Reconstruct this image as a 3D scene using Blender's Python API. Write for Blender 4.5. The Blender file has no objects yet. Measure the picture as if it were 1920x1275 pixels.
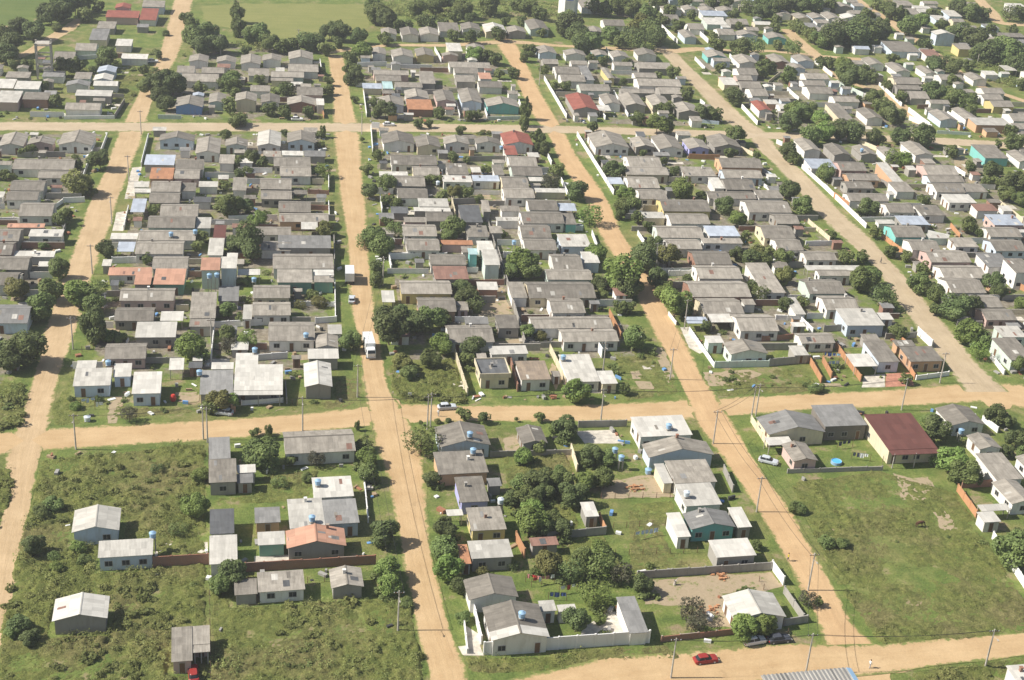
import bpy, bmesh, math, random
import numpy as np
from mathutils import Vector, Matrix, noise

random.seed(7); rng = np.random.default_rng(7)
scene = bpy.context.scene
COL = scene.collection

# ------------------------------------------------------------------ camera
cam_d = bpy.data.cameras.new('camera'); cam = bpy.data.objects.new('camera', cam_d); COL.objects.link(cam)
cam_d.sensor_width = 36.0; cam_d.lens = 2658 / 1920 * 36; cam_d.clip_start = 1; cam_d.clip_end = 6000
PITCH, YAW, ROLL = math.radians(25.8), math.radians(9.8), math.radians(4.06)
hd = Vector((math.sin(YAW), math.cos(YAW), 0)); rt = Vector((math.cos(YAW), -math.sin(YAW), 0)); zz = Vector((0, 0, 1))
fw = hd * math.cos(PITCH) - zz * math.sin(PITCH); up = hd * math.sin(PITCH) + zz * math.cos(PITCH)
xc = rt * math.cos(ROLL) + up * math.sin(ROLL); yc = up * math.cos(ROLL) - rt * math.sin(ROLL)
M = Matrix((xc, yc, -fw)).transposed().to_4x4(); M.translation = (0, 0, 150)
cam.matrix_world = M
scene.camera = cam

# ------------------------------------------------------------------ daylight
SUN_EL, SUN_AZ = math.radians(43), math.radians(3)      # sun stands over -X; shadows fall to +X, a little towards -Y
sh = Vector((math.cos(SUN_AZ), -math.sin(SUN_AZ), 0))   # shadow direction on the ground
sd = (sh * math.cos(SUN_EL) - zz * math.sin(SUN_EL)).normalized()
sun_d = bpy.data.lights.new('sun', 'SUN'); sun_d.energy = 5.0; sun_d.angle = math.radians(0.5); sun_d.color = (1, .945, .855)
sun = bpy.data.objects.new('sun', sun_d); COL.objects.link(sun)
sun.rotation_euler = sd.to_track_quat('-Z', 'Y').to_euler(); sun.location = (-200, 300, 250)
world = bpy.data.worlds.new('World'); scene.world = world; world.use_nodes = True
wn = world.node_tree; bg = wn.nodes['Background']
sky = wn.nodes.new('ShaderNodeTexSky'); sky.sky_type = 'NISHITA'; sky.sun_disc = False
sky.sun_elevation = SUN_EL; sky.sun_rotation = math.atan2(-sh.x, -sh.y)
sky.air_density = 1.2; sky.dust_density = 2.0
wn.links.new(sky.outputs[0], bg.inputs[0]); bg.inputs[1].default_value = 0.066
scene.view_settings.view_transform = 'Standard'; scene.view_settings.look = 'None'
scene.view_settings.gamma = 1; scene.view_settings.use_curve_mapping = False
scene.view_settings.exposure = 0.56
scene.cycles.max_bounces = 5; scene.cycles.transparent_max_bounces = 6

# ------------------------------------------------------------------ the plan of the place, in metres
# (roof form, x, y, width, depth, eave height, yaw deg, roof, wall, flags, kind, distant) in metres
HOUSES = [
('y',-34.8,199.2,8.8,6.1,2.9,3,'c','g','bare','house',0),
('y',-35.4,225.8,8.3,7.4,2.9,3,'l','b','','house',0),
('m',-29.3,216.4,9.4,4.8,3.0,3,'l','b','','house',0),
('m',-17.8,189.0,3.3,8.2,2.7,3,'g','p','win','shed',0),
('m',-14.9,191.1,2.8,4.5,2.8,3,'g','p','porch','shed',0),
('m',-14.5,251.0,4.2,7.7,2.8,3,'d','g','','shed',0),
('m',-13.5,241.9,5.3,7.9,2.9,3,'g','g','','house',0),
('m',-9.0,243.3,3.6,2.8,2.6,3,'c','w','','shed',0),
('m',-9.2,240.0,3.1,3.1,2.5,3,'d','g','','shed',0),
('x',5.3,253.3,14.2,9.0,3.0,3,'g','w','','house',0),
('m',-12.9,224.3,4.4,7.5,2.7,3,'k','w','','shed',0),
('m',-12.3,215.4,4.9,8.2,2.7,3,'l','w','','house',0),
('m',-4.7,226.6,4.7,4.8,2.5,3,'d','o','','shed',0),
('m',2.4,226.1,6.5,9.1,3.0,3,'l','w','','house',0),
('m',7.6,235.2,7.6,6.7,3.0,3,'c','w','','house',0),
('m',8.8,226.4,6.4,7.6,3.0,3,'d','b','win','house',0),
('y',4.1,218.2,10.7,5.7,3.0,3,'r','g','','house',0),
('m',-3.9,218.8,4.9,3.9,2.6,3,'c','G','win','shed',0),
('m',-8.1,204.7,3.9,4.2,2.3,3,'g','g','','shed',0),
('m',-2.1,205.7,8.0,5.4,2.6,3,'g','w','','house',0),
('y',9.2,206.2,5.7,5.7,2.4,3,'g','g','bare','house',0),
('y',34.9,254.3,10.6,8.3,2.9,3,'g','b','','house',0),
('m',33.4,243.8,10.1,7.9,2.8,3,'g','o','','house',0),
('m',34.4,233.4,5.6,8.4,2.8,3,'g','L','win','house',0),
('m',36.0,223.1,6.7,7.2,2.8,3,'g','y','win','house',0),
('m',30.4,226.4,3.1,2.0,2.4,3,'c','-','','carport',0),
('m',35.5,213.0,7.7,5.2,2.8,3,'l','g','','house',0),
('m',30.7,212.3,1.8,5.6,2.3,3,'o','w','','shed',0),
('m',46.0,216.1,5.2,2.5,2.2,3,'b','g','','shed',0),
('y',49.7,255.3,5.5,6.9,2.5,3,'g','g','','house',0),
('m',56.5,226.0,2.7,4.7,2.6,3,'c','g','','shed',0),
('m',39.4,237.2,2.7,2.8,2.2,3,'d','g','','shed',0),
('y',34.1,201.3,8.8,6.0,2.9,3,'g','w','','house',0),
('y',37.0,191.0,9.9,9.1,3.2,3,'g','w','strip','house',0),
('m',43.3,195.9,2.8,2.8,2.7,3,'l','w','','shed',0),
('m',46.6,195.3,3.2,1.8,2.6,3,'l','w','','shed',0),
('m',57.5,192.4,3.4,9.4,2.8,3,'d','w','bare','shed',0),
('m',78.0,256.7,11.7,7.8,3.2,3,'c','w','','house',0),
('y',79.4,247.5,14.2,5.5,2.9,3,'g','b','','house',0),
('m',79.8,238.6,8.9,8.0,2.9,3,'g','w','','house',0),
('m',74.2,238.6,2.1,6.9,2.6,3,'c','c','','shed',0),
('m',79.1,229.8,7.5,7.4,2.8,3,'l','w','','house',0),
('y',78.9,220.9,9.0,5.6,3.0,3,'d','t','win','house',0),
('m',72.5,219.5,2.8,7.6,2.9,3,'c','w','','shed',0),
('m',85.2,221.6,2.9,6.4,2.9,3,'c','g','','shed',0),
('m',80.7,211.2,7.8,5.2,3.0,3,'c','g','win','house',0),
('y',79.7,193.8,9.5,7.0,2.8,3,'l','w','lc','house',0),
('y',107.1,257.1,13.2,7.7,3.0,3,'d','c','','house',0),
('m',102.6,251.2,5.6,3.0,2.4,3,'c','-','','carport',0),
('y',105.5,246.0,5.5,7.3,2.8,3,'g','p','win','house',0),
('m',118.9,259.6,9.9,8.6,3.6,3,'d','k','','house',0),
('m',130.0,252.0,11.2,13.8,3.6,3,'m','c','porch','house',0),
('y',147.8,260.3,8.4,8.1,2.8,3,'g','w','','house',0),
('y',148.2,248.8,5.4,6.1,2.7,3,'g','w','win','house',0),
('m',146.7,238.3,6.1,9.7,2.7,3,'g','w','','house',0),
('y',145.5,228.7,5.8,8.4,2.8,3,'g','w','win','house',0),
('m',138.9,223.9,6.4,2.2,2.3,3,'l','-','','carport',0),
('m',136.0,220.2,3.7,3.4,2.4,3,'c','w','','shed',0),
('y',155.3,239.9,5.8,5.4,2.8,3,'g','w','','house',0),
('m',121.2,172.5,6.9,4.9,3.0,3,'c','w','','shed',0),
('m',-42.8,282.2,7.8,7.4,2.9,2,'l','b','win','house',0),
('m',-45.0,289.4,4.2,3.3,2.5,2,'c','w','','shed',0),
('m',-36.9,285.9,3.8,5.7,2.6,2,'c','b','','shed',0),
('m',-31.0,278.8,6.0,9.0,2.9,2,'c','b','win','house',0),
('m',-25.5,288.9,3.2,5.1,2.5,2,'c','-','','carport',0),
('m',-16.3,279.3,7.1,10.0,2.8,2,'d','g','','house',0),
('x',-37.1,295.6,9.0,8.0,2.7,2,'g','p','win','house',0),
('x',-37.0,315.4,9.1,7.7,2.7,0,'g','g','','house',0),
('m',-28.3,314.1,5.3,4.7,2.5,0,'c','-','','carport',0),
('m',-31.3,306.0,9.2,7.4,2.8,0,'c','g','','house',0),
('x',-34.9,326.0,13.0,7.6,2.8,0,'g','p','win','house',0),
('m',-21.2,319.2,6.1,13.3,2.9,0,'g','g','','house',0),
('m',-21.1,310.0,5.8,3.7,2.6,0,'g','g','','shed',0),
('m',-30.4,336.2,7.6,8.7,2.9,0,'r','G','','house',0),
('m',-36.9,335.7,4.1,6.3,2.6,0,'r','w','','shed',0),
('x',-64.8,315.0,8.1,10.5,2.8,0,'d','b','','house',0),
('x',-70.3,335.5,6.9,8.1,2.8,0,'g','w','','house',0),
('m',-7.3,281.0,10.5,10.9,2.9,0,'c','g','porch','house',0),
('m',-10.1,290.6,5.0,5.1,2.9,0,'c','w','','shed',0),
('m',-15.4,287.7,4.9,3.0,2.6,0,'c','w','','shed',0),
('y',5.6,282.1,6.1,11.3,3.2,0,'c','g','bare','house',0),
('m',7.0,292.7,7.0,4.5,3.0,0,'c','g','','shed',0),
('x',-5.0,328.2,9.1,8.0,2.7,0,'g','c','win','house',0),
('x',-4.9,318.0,9.1,7.8,2.7,0,'g','w','win','house',0),
('m',-10.6,316.0,2.2,7.3,2.7,0,'l','w','','shed',0),
('x',-0.1,305.2,10.8,10.5,2.8,0,'g','w','win','house',0),
('y',8.0,299.6,5.2,6.5,2.8,0,'g','w','','house',0),
('m',0.7,336.1,8.9,7.2,3.2,0,'g','G','','house',0),
('m',8.1,339.3,5.2,3.3,3.2,0,'c','G','','shed',0),
('m',8.0,335.1,5.2,3.5,3.2,0,'g','G','','shed',0),
('m',-10.9,340.6,5.7,3.3,2.5,0,'c','-','','carport',0),
('m',-15.5,326.9,5.0,7.7,2.6,0,'d','g','','house',0),
('x',33.7,330.7,13.0,8.5,2.8,0,'g','y','win','house',0),
('m',23.9,326.0,3.2,6.2,2.4,0,'c','-','','carport',0),
('x',35.5,320.2,9.5,8.5,2.7,0,'g','o','','house',0),
('m',42.0,319.9,3.0,4.6,2.6,0,'g','p','','shed',0),
('m',41.1,339.5,9.0,7.5,2.8,0,'b','w','','house',0),
('x',42.0,303.9,10.9,9.7,2.8,2,'g','w','','house',0),
('m',52.0,310.0,5.4,6.7,2.7,0,'g','g','','house',0),
('m',50.1,294.4,9.0,3.9,2.7,2,'c','w','','house',0),
('m',45.1,284.5,6.9,7.6,3.0,2,'k','c','parapet win','house',0),
('m',54.3,283.5,7.0,8.3,2.9,2,'e','w','win','house',0),
('m',65.2,284.5,7.4,12.2,2.9,2,'l','w','','house',0),
('m',71.0,280.5,3.8,5.7,2.7,2,'c','c','win','shed',0),
('x',67.7,309.8,20.2,6.9,2.8,0,'g','w','','house',0),
('x',70.9,302.6,13.8,7.1,2.8,2,'g','w','win','house',0),
('x',68.3,319.5,8.6,9.0,2.8,0,'g','w','win','house',0),
('x',68.4,329.5,17.5,10.4,2.8,0,'g','c','','house',0),
('m',57.3,329.1,4.2,8.8,2.6,0,'g','w','','house',1),
('x',72.4,339.4,12.2,7.1,2.7,0,'g','w','','house',0),
('x',73.3,348.3,8.1,10.5,2.8,0,'g','w','','house',0),
('m',80.4,350.1,4.4,6.8,3.0,0,'c','b','','shed',0),
('m',52.3,345.7,4.2,9.3,4.6,0,'l','w','win','house',1),
('m',48.0,349.6,2.5,3.7,5.0,0,'t','t','','shed',0),
('x',114.6,351.6,10.6,9.9,2.7,0,'g','u','','house',0),
('x',113.8,341.3,12.2,9.2,2.8,0,'g','w','','house',0),
('x',110.5,329.6,16.2,10.4,2.9,0,'g','u','','house',0),
('x',108.4,319.5,10.8,9.7,2.8,0,'g','w','','house',0),
('m',106.8,312.5,5.9,4.4,2.4,0,'c','-','','carport',0),
('m',100.5,311.8,5.5,3.4,2.4,0,'s','-','','carport',0),
('x',114.7,309.3,10.1,9.9,2.9,0,'g','w','win','house',0),
('y',107.8,293.9,9.5,6.2,3.2,2,'g','T','','house',0),
('m',101.5,299.4,4.1,3.5,2.9,2,'c','T','','shed',0),
('m',121.4,294.3,3.8,4.7,2.4,2,'l','g','','shed',0),
('x',127.7,301.0,8.8,5.9,2.6,2,'g','w','win','house',0),
('m',125.7,336.1,6.2,17.5,2.9,0,'g','w','','house',0),
('m',128.9,319.7,2.9,9.3,2.5,0,'l','w','','shed',0),
('x',146.8,353.4,9.2,6.5,2.7,0,'g','w','win','house',0),
('m',117.2,322.7,3.3,3.2,2.4,0,'g','w','','shed',0),
('x',146.7,341.1,9.3,4.4,2.7,0,'g','w','win','house',0),
('m',148.3,344.9,16.1,3.1,2.6,0,'c','-','','carport',0),
('x',140.3,331.8,10.2,9.7,2.8,0,'g','w','','house',0),
('x',141.0,321.4,9.1,9.1,2.8,0,'g','w','','house',0),
('m',143.1,311.0,10.1,9.0,3.2,0,'l','b','','house',0),
('m',141.5,292.1,5.6,10.3,2.8,2,'g','b','win','house',0),
('m',135.2,288.4,6.0,5.9,2.5,2,'c','-','','carport',0),
('m',151.3,290.8,8.6,7.2,2.8,2,'g','o','win','house',0),
('x',184.8,353.4,12.3,9.2,2.9,0,'g','p','','house',0),
('x',184.3,342.5,12.5,9.2,2.8,0,'g','w','','house',0),
('x',180.6,332.7,9.9,10.4,2.8,0,'g','w','','house',0),
('x',181.9,322.7,8.7,8.2,2.8,0,'g','w','','house',0),
('x',182.0,314.4,8.6,7.2,2.8,0,'g','w','win','house',0),
('m',180.5,303.3,6.7,5.8,2.8,0,'l','w','','house',0),
('m',176.1,292.7,6.5,10.9,3.0,2,'g','w','','house',0),
('m',198.1,349.7,7.7,8.9,2.8,0,'d','w','','house',0),
('m',200.7,340.7,5.9,8.9,5.0,0,'g','w','win','house',0),
('m',149.9,297.9,5.2,3.0,2.4,2,'g','o','','shed',0),
('y',-86.1,443.9,7.6,11.8,2.8,0,'g','w','','house',0),
('y',-77.5,443.2,8.0,6.3,2.7,0,'g','p','','house',0),
('y',-67.0,446.0,10.5,11.8,2.8,0,'g','w','win','house',0),
('y',-36.3,448.5,11.1,6.4,2.8,0,'g','b','win','house',0),
('y',-26.1,441.1,7.6,14.8,2.8,0,'g','w','','house',0),
('y',-17.4,445.2,7.1,7.1,2.8,0,'g','w','win','house',0),
('x',-73.3,422.2,17.7,9.8,2.7,0,'g','w','','house',0),
('x',-67.7,413.6,12.2,6.7,2.6,0,'g','w','','house',0),
('x',-75.1,403.2,9.4,8.7,2.7,0,'g','w','','house',0),
('x',-75.2,394.4,8.7,7.1,2.7,0,'g','w','','house',0),
('x',-69.6,383.5,9.0,10.5,2.8,0,'g','w','','house',0),
('m',-71.0,372.2,9.7,2.7,2.5,0,'r','w','','shed',0),
('x',-74.7,364.9,7.4,8.8,2.7,0,'g','w','','house',0),
('m',-64.8,366.2,8.7,4.5,2.7,0,'c','w','','house',0),
('x',-74.0,355.4,5.4,8.9,2.7,0,'g','w','','house',0),
('m',-65.8,352.8,10.1,3.5,2.3,0,'c','w','','house',0),
('x',-70.1,345.9,8.6,8.9,2.8,0,'g','w','','house',0),
('x',-69.5,335.9,6.6,6.4,2.8,0,'g','w','','house',0),
('m',-40.0,427.1,9.0,8.1,2.6,0,'s','w','','house',0),
('x',-30.7,423.8,8.4,9.5,2.7,0,'g','w','','house',0),
('m',-38.4,414.1,6.8,8.5,2.8,0,'o','o','','house',0),
('x',-30.9,414.9,7.4,8.4,2.6,0,'g','w','','house',0),
('x',-36.3,403.5,8.4,9.2,2.7,0,'g','w','','house',0),
('m',-29.9,403.3,4.2,6.1,2.5,0,'g','w','','shed',0),
('x',-36.0,394.2,8.6,8.6,2.7,0,'g','g','','house',0),
('m',-42.8,400.2,4.7,2.8,2.4,0,'c','-','','carport',0),
('m',-42.8,387.8,3.9,9.1,2.5,0,'s','-','','carport',0),
('x',-31.2,384.4,10.4,9.8,2.8,0,'g','w','','house',0),
('x',-32.6,374.9,12.7,9.2,2.8,0,'g','w','','house',0),
('m',-24.1,374.6,4.0,7.1,2.6,0,'l','w','','shed',0),
('x',-33.1,365.2,15.0,7.5,2.8,0,'g','w','','house',0),
('x',-34.4,356.4,12.3,9.0,2.8,0,'g','w','','house',0),
('m',-43.2,357.2,4.4,5.8,2.4,0,'s','-','','carport',0),
('m',-44.5,365.2,7.1,3.8,2.4,0,'c','w','','shed',0),
('x',-30.9,346.2,8.9,8.4,2.9,0,'g','w','','house',0),
('m',-40.6,341.1,10.7,4.4,2.5,0,'r','w','','house',0),
('m',-19.4,367.6,3.3,8.6,2.7,0,'m','w','','shed',0),
('m',-19.9,356.8,4.0,10.4,2.7,0,'l','w','','house',1),
('m',-19.8,428.4,4.7,7.2,2.6,0,'g','w','','shed',0),
('m',-47.0,347.0,2.3,3.8,2.3,0,'l','w','','shed',0),
('y',-7.1,449.4,7.6,14.5,2.8,0,'l','w','win','house',0),
('y',3.2,450.9,9.2,10.1,2.8,0,'g','b','win','house',0),
('m',-6.0,435.4,5.6,4.9,2.5,0,'g','w','','shed',0),
('m',0.4,436.4,6.8,3.8,2.5,0,'c','w','','shed',0),
('m',7.4,436.3,6.8,4.9,2.4,0,'d','g','','shed',0),
('x',0.2,427.7,11.4,9.1,2.7,0,'g','g','win','house',0),
('x',1.2,418.2,9.5,9.0,2.7,0,'g','w','','house',0),
('x',-4.6,406.8,9.3,9.7,2.7,0,'g','w','win','house',0),
('x',-4.4,397.6,9.0,7.3,2.7,0,'g','w','','house',0),
('m',2.4,401.3,4.4,3.1,2.3,0,'g','-','','carport',0),
('x',0.9,387.7,9.2,9.0,2.7,0,'g','w','win','house',0),
('x',3.4,379.4,13.8,6.8,2.7,0,'g','o','','house',0),
('m',4.9,373.3,4.6,4.7,2.4,0,'c','-','','carport',0),
('x',-5.2,369.1,10.1,6.2,2.7,0,'g','w','','house',0),
('m',3.4,359.7,14.2,7.8,3.2,0,'d','w','','house',0),
('x',-4.2,358.9,8.1,6.6,2.6,0,'g','w','','house',0),
('x',2.9,347.1,15.7,10.1,3.0,0,'g','w','','house',0),
('m',-15.2,405.9,4.1,9.6,2.6,0,'g','w','','house',1),
('m',-20.4,339.1,4.8,7.1,5.2,0,'r','T','','shed',0),
('m',-15.9,340.4,4.1,6.6,5.2,0,'l','b','','shed',0),
('y',34.9,452.0,10.6,10.6,2.8,0,'g','w','','house',0),
('y',44.5,448.9,8.1,10.3,2.7,0,'g','w','','house',0),
('y',54.2,450.5,8.4,7.4,2.8,0,'g','w','win','house',0),
('y',64.8,450.6,8.5,5.6,2.8,0,'g','w','win','house',0),
('y',75.0,453.2,9.9,12.3,3.0,0,'R','w','','house',0),
('m',71.2,441.6,4.1,8.0,2.7,0,'R','w','','shed',0),
('x',38.4,430.5,14.6,9.8,2.7,0,'g','w','','house',0),
('x',41.5,420.7,8.3,8.9,2.7,0,'g','w','','house',0),
('m',31.3,418.4,8.9,3.1,2.5,0,'c','w','','shed',0),
('x',35.6,411.1,9.4,9.3,2.7,0,'g','w','win','house',0),
('x',35.7,400.5,9.0,8.8,2.7,0,'g','w','','house',0),
('m',41.3,392.1,8.9,5.9,2.7,0,'l','w','','house',0),
('m',40.6,387.9,10.8,2.8,2.3,0,'c','w','','shed',0),
('x',42.0,381.2,7.7,8.0,2.7,0,'g','w','','house',0),
('x',34.8,378.9,6.4,4.1,2.5,0,'g','w','','house',1),
('x',35.4,370.7,9.4,8.9,2.7,0,'g','w','','house',0),
('x',35.4,360.0,9.1,8.6,2.8,0,'g','w','win','house',0),
('x',41.2,349.6,9.7,7.4,2.8,0,'g','w','','house',0),
('m',51.5,421.8,6.7,9.0,2.7,0,'g','w','','house',0),
('m',50.6,413.5,9.1,5.1,2.7,0,'c','w','','house',0),
('m',59.7,414.4,8.4,4.7,2.6,0,'s','w','','house',0),
('m',51.2,382.5,6.2,11.8,2.8,0,'k','g','','house',0),
('m',56.7,390.1,2.2,8.3,2.5,0,'g','g','','shed',0),
('m',51.6,369.7,6.2,7.5,2.7,0,'g','w','','house',0),
('m',57.3,371.8,3.6,4.7,2.4,0,'g','g','','shed',0),
('m',52.6,358.5,4.4,5.9,2.8,0,'c','w','','shed',0),
('m',45.2,362.3,8.8,2.9,2.4,0,'o','w','','shed',0),
('x',73.6,431.6,9.1,9.6,2.7,0,'g','w','','house',0),
('x',73.5,422.0,9.8,9.2,2.7,0,'g','w','','house',0),
('x',68.1,411.1,8.2,10.2,2.7,0,'g','w','','house',0),
('m',75.8,415.1,4.8,3.2,2.4,0,'c','-','','carport',0),
('x',67.9,401.4,9.3,8.9,2.7,0,'g','w','win','house',0),
('m',78.6,405.4,9.5,3.2,2.2,0,'c','w','','shed',0),
('x',73.7,391.6,8.8,9.1,2.7,0,'g','w','','house',0),
('m',81.1,390.0,5.2,5.5,2.5,0,'s','-','','carport',0),
('x',71.8,380.9,12.3,9.7,2.8,0,'g','w','','house',0),
('m',79.9,379.8,3.4,7.7,2.7,0,'g','t','','shed',0),
('x',68.2,370.3,8.6,10.2,2.8,0,'g','w','','house',0),
('x',67.9,360.2,9.0,8.5,2.8,0,'g','w','win','house',0),
('m',78.2,362.8,8.5,8.0,2.8,0,'l','b','','house',0),
('m',64.6,422.6,3.2,8.3,2.5,0,'g','w','','shed',0),
('m',61.8,380.2,6.7,2.7,2.3,0,'l','w','','shed',0),
('y',106.6,453.8,12.0,14.5,2.8,0,'g','w','win','house',0),
('y',118.2,452.4,6.9,9.8,2.7,0,'g','w','','house',0),
('y',127.1,452.8,8.8,14.1,2.8,0,'g','w','','house',0),
('y',136.8,451.3,7.5,10.2,2.8,0,'g','L','win','house',0),
('y',147.6,454.5,9.9,12.1,2.8,0,'g','g','','house',0),
('x',114.0,433.2,11.0,10.5,2.7,0,'g','w','','house',0),
('x',112.6,423.5,14.2,8.1,2.7,0,'g','c','','house',0),
('x',108.9,412.4,9.8,10.5,2.7,0,'g','w','','house',0),
('m',100.9,414.1,4.7,5.2,2.4,0,'s','-','','carport',0),
('x',109.7,402.3,8.6,8.8,2.7,0,'g','w','win','house',0),
('x',117.4,392.4,14.9,10.4,2.8,0,'g','y','','house',0),
('m',106.3,384.7,6.7,4.4,2.4,0,'l','w','','shed',0),
('x',115.8,381.2,12.1,8.6,2.7,0,'g','w','','house',0),
('x',110.3,370.6,13.4,9.5,2.8,0,'g','w','','house',0),
('m',123.4,370.7,9.5,6.9,2.9,0,'s','w','','house',0),
('m',121.6,364.0,11.9,3.5,2.6,0,'g','w','','house',0),
('x',109.3,361.4,9.9,7.6,2.7,0,'g','w','','house',0),
('m',130.2,423.6,10.7,7.7,2.5,0,'g','w','','house',0),
('x',146.7,432.9,14.2,10.0,2.7,0,'g','o','','house',0),
('x',144.3,422.3,13.0,8.2,2.7,0,'g','b','','house',0),
('x',140.1,412.3,9.8,10.5,2.7,0,'g','w','','house',0),
('m',133.5,412.8,3.6,8.7,2.6,0,'c','w','','shed',0),
('x',135.1,402.7,15.4,6.7,2.6,0,'g','w','','house',0),
('m',147.6,402.8,8.2,6.2,2.6,0,'g','w','','house',0),
('x',143.3,392.0,13.7,10.5,2.8,0,'g','w','','house',0),
('x',146.1,382.1,7.3,8.4,2.7,0,'g','w','','house',0),
('x',139.8,371.3,9.5,10.4,2.8,0,'g','w','','house',0),
('x',140.0,361.3,7.5,9.0,2.8,0,'g','w','','house',0),
('y',177.2,452.9,6.3,12.6,2.8,0,'g','w','','house',0),
('y',186.4,447.9,6.4,11.5,2.8,0,'g','w','win','house',0),
('y',196.4,448.2,6.2,9.7,2.7,0,'g','w','','house',1),
('y',205.2,447.8,5.7,9.9,2.7,0,'g','w','','house',1),
('y',216.8,450.5,7.1,13.8,2.8,0,'g','w','','house',0),
('m',242.5,447.8,8.9,12.5,3.0,0,'g','t','','house',0),
('y',253.0,444.7,6.5,11.1,2.8,0,'g','w','','house',1),
('m',175.1,432.9,9.2,8.5,2.6,0,'s','w','','house',0),
('x',184.8,431.3,9.3,9.3,2.7,0,'g','w','win','house',0),
('x',184.9,421.1,10.7,6.8,2.7,0,'g','o','','house',0),
('x',180.7,413.1,9.2,6.8,2.7,0,'g','w','win','house',0),
('m',196.1,424.5,3.8,16.1,2.8,0,'l','o','','house',1),
('m',195.1,411.4,6.3,8.0,2.5,0,'g','w','','house',1),
('x',179.2,401.8,13.0,7.4,2.7,0,'g','w','','house',0),
('x',186.1,392.4,8.6,8.5,2.7,0,'g','w','','house',0),
('m',186.3,381.3,9.0,6.4,2.8,0,'s','w','','house',0),
('x',180.4,372.6,9.7,9.8,2.8,0,'g','t','','house',0),
('x',181.3,362.1,8.7,8.3,2.8,0,'g','w','','house',0),
('x',215.2,429.4,11.3,10.3,2.8,0,'g','w','','house',0),
('x',213.6,420.6,12.3,7.2,2.7,0,'g','b','','house',0),
('x',210.4,411.4,10.0,9.2,2.7,0,'g','w','','house',0),
('m',220.0,411.7,7.8,6.8,2.6,0,'g','w','','house',0),
('m',210.1,400.7,9.4,6.6,2.7,0,'c','w','','house',0),
('m',215.2,392.9,7.3,5.3,2.7,0,'b','w','','house',1),
('m',216.4,381.8,9.7,7.8,2.8,0,'s','w','','house',0),
('x',211.2,372.9,10.4,8.2,2.7,0,'g','w','','house',0),
('x',207.4,362.4,9.9,9.2,2.8,0,'g','b','','house',0),
('m',195.3,364.2,7.4,6.1,2.6,0,'g','w','','house',0),
('m',189.6,370.0,6.1,3.1,2.3,0,'c','w','','shed',0),
('m',195.7,390.4,7.8,7.8,2.6,0,'g','w','','house',0),
('m',-90.7,501.5,8.3,8.1,3.6,0,'c','w','','house',0),
('m',-98.7,502.7,6.9,9.4,3.6,0,'c','w','','house',1),
('m',-94.8,488.2,7.5,11.2,3.2,0,'l','p','win','house',0),
('m',-86.2,490.6,8.5,7.2,3.0,0,'g','u','','house',0),
('m',-67.9,496.8,12.3,5.9,2.6,0,'c','g','','house',0),
('x',-69.4,481.0,11.5,8.3,2.8,0,'g','w','win','house',0),
('m',-58.8,546.8,9.8,5.8,2.6,0,'c','w','','house',0),
('x',-77.9,559.2,7.9,10.5,2.7,0,'g','w','','house',0),
('m',-64.7,566.7,6.2,8.6,2.6,0,'c','w','','house',1),
('x',-84.0,545.6,7.7,10.5,2.7,0,'g','w','','house',0),
('m',-75.1,576.0,6.8,14.2,3.0,0,'d','w','','house',0),
('y',-70.4,620.4,6.4,7.6,4.5,0,'R','p','','house',1),
('m',-69.7,611.6,13.4,9.9,3.0,0,'R','p','','house',0),
('m',-74.4,594.2,7.2,9.4,2.6,0,'g','g','','house',1),
('m',-58.7,631.3,9.4,9.7,3.2,0,'g','b','','house',0),
('m',-59.2,613.5,7.0,16.2,2.6,0,'R','w','','house',0),
('m',-60.2,595.8,4.8,4.4,2.4,0,'d','g','','shed',1),
('y',-34.8,488.4,9.4,10.7,2.8,0,'g','B','win','house',0),
('y',-25.6,493.8,5.8,10.9,2.8,0,'g','w','','house',1),
('x',-32.8,520.4,13.3,10.5,2.6,0,'g','w','','house',0),
('x',-28.8,531.2,8.3,7.9,2.6,0,'g','w','','house',0),
('x',-38.6,531.3,6.5,9.5,2.6,0,'g','b','','house',1),
('y',-34.9,546.5,7.3,9.0,2.7,0,'g','w','','house',1),
('y',-24.5,546.0,7.4,7.4,2.7,0,'g','w','','house',1),
('y',-15.6,492.0,7.4,9.1,4.0,0,'g','w','','house',0),
('y',-7.3,494.6,6.8,9.7,2.8,0,'g','w','','house',0),
('y',3.6,492.3,10.1,8.3,2.8,0,'g','u','','house',0),
('x',6.7,505.5,9.4,10.5,2.7,0,'g','w','','house',0),
('x',-1.3,527.5,12.2,7.6,2.7,0,'g','w','','house',0),
('x',4.6,536.7,11.4,10.5,2.7,0,'g','w','','house',0),
('x',-3.3,521.6,8.3,4.0,2.4,0,'g','w','','house',1),
('x',-11.9,529.5,7.7,10.5,2.7,0,'g','w','','house',0),
('y',-15.3,546.4,7.7,12.2,2.7,0,'g','w','','house',0),
('y',-7.3,549.4,7.3,8.2,2.7,0,'g','w','','house',1),
('y',3.8,554.3,9.6,10.7,2.7,0,'g','w','','house',0),
('m',10.1,490.0,2.8,6.6,3.2,0,'c','w','','shed',0),
('y',40.9,596.4,6.6,9.7,2.7,0,'g','w','','house',1),
('y',49.6,596.8,7.5,12.5,2.7,0,'g','w','','house',0),
('y',58.0,598.6,8.1,11.8,2.7,0,'g','w','','house',0),
('m',67.3,606.9,8.8,12.7,2.7,0,'g','w','','house',0),
('y',77.1,609.1,8.3,10.5,2.7,0,'g','w','','house',0),
('y',87.5,607.9,9.5,13.5,2.8,0,'c','w','','house',0),
('y',96.8,606.3,8.1,9.2,2.7,0,'g','w','','house',1),
('y',107.3,615.4,8.7,16.7,2.8,0,'g','w','','house',0),
('y',34.9,564.0,5.7,9.9,2.7,0,'g','w','','house',1),
('y',44.1,561.4,8.6,10.9,2.7,0,'g','w','','house',0),
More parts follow.
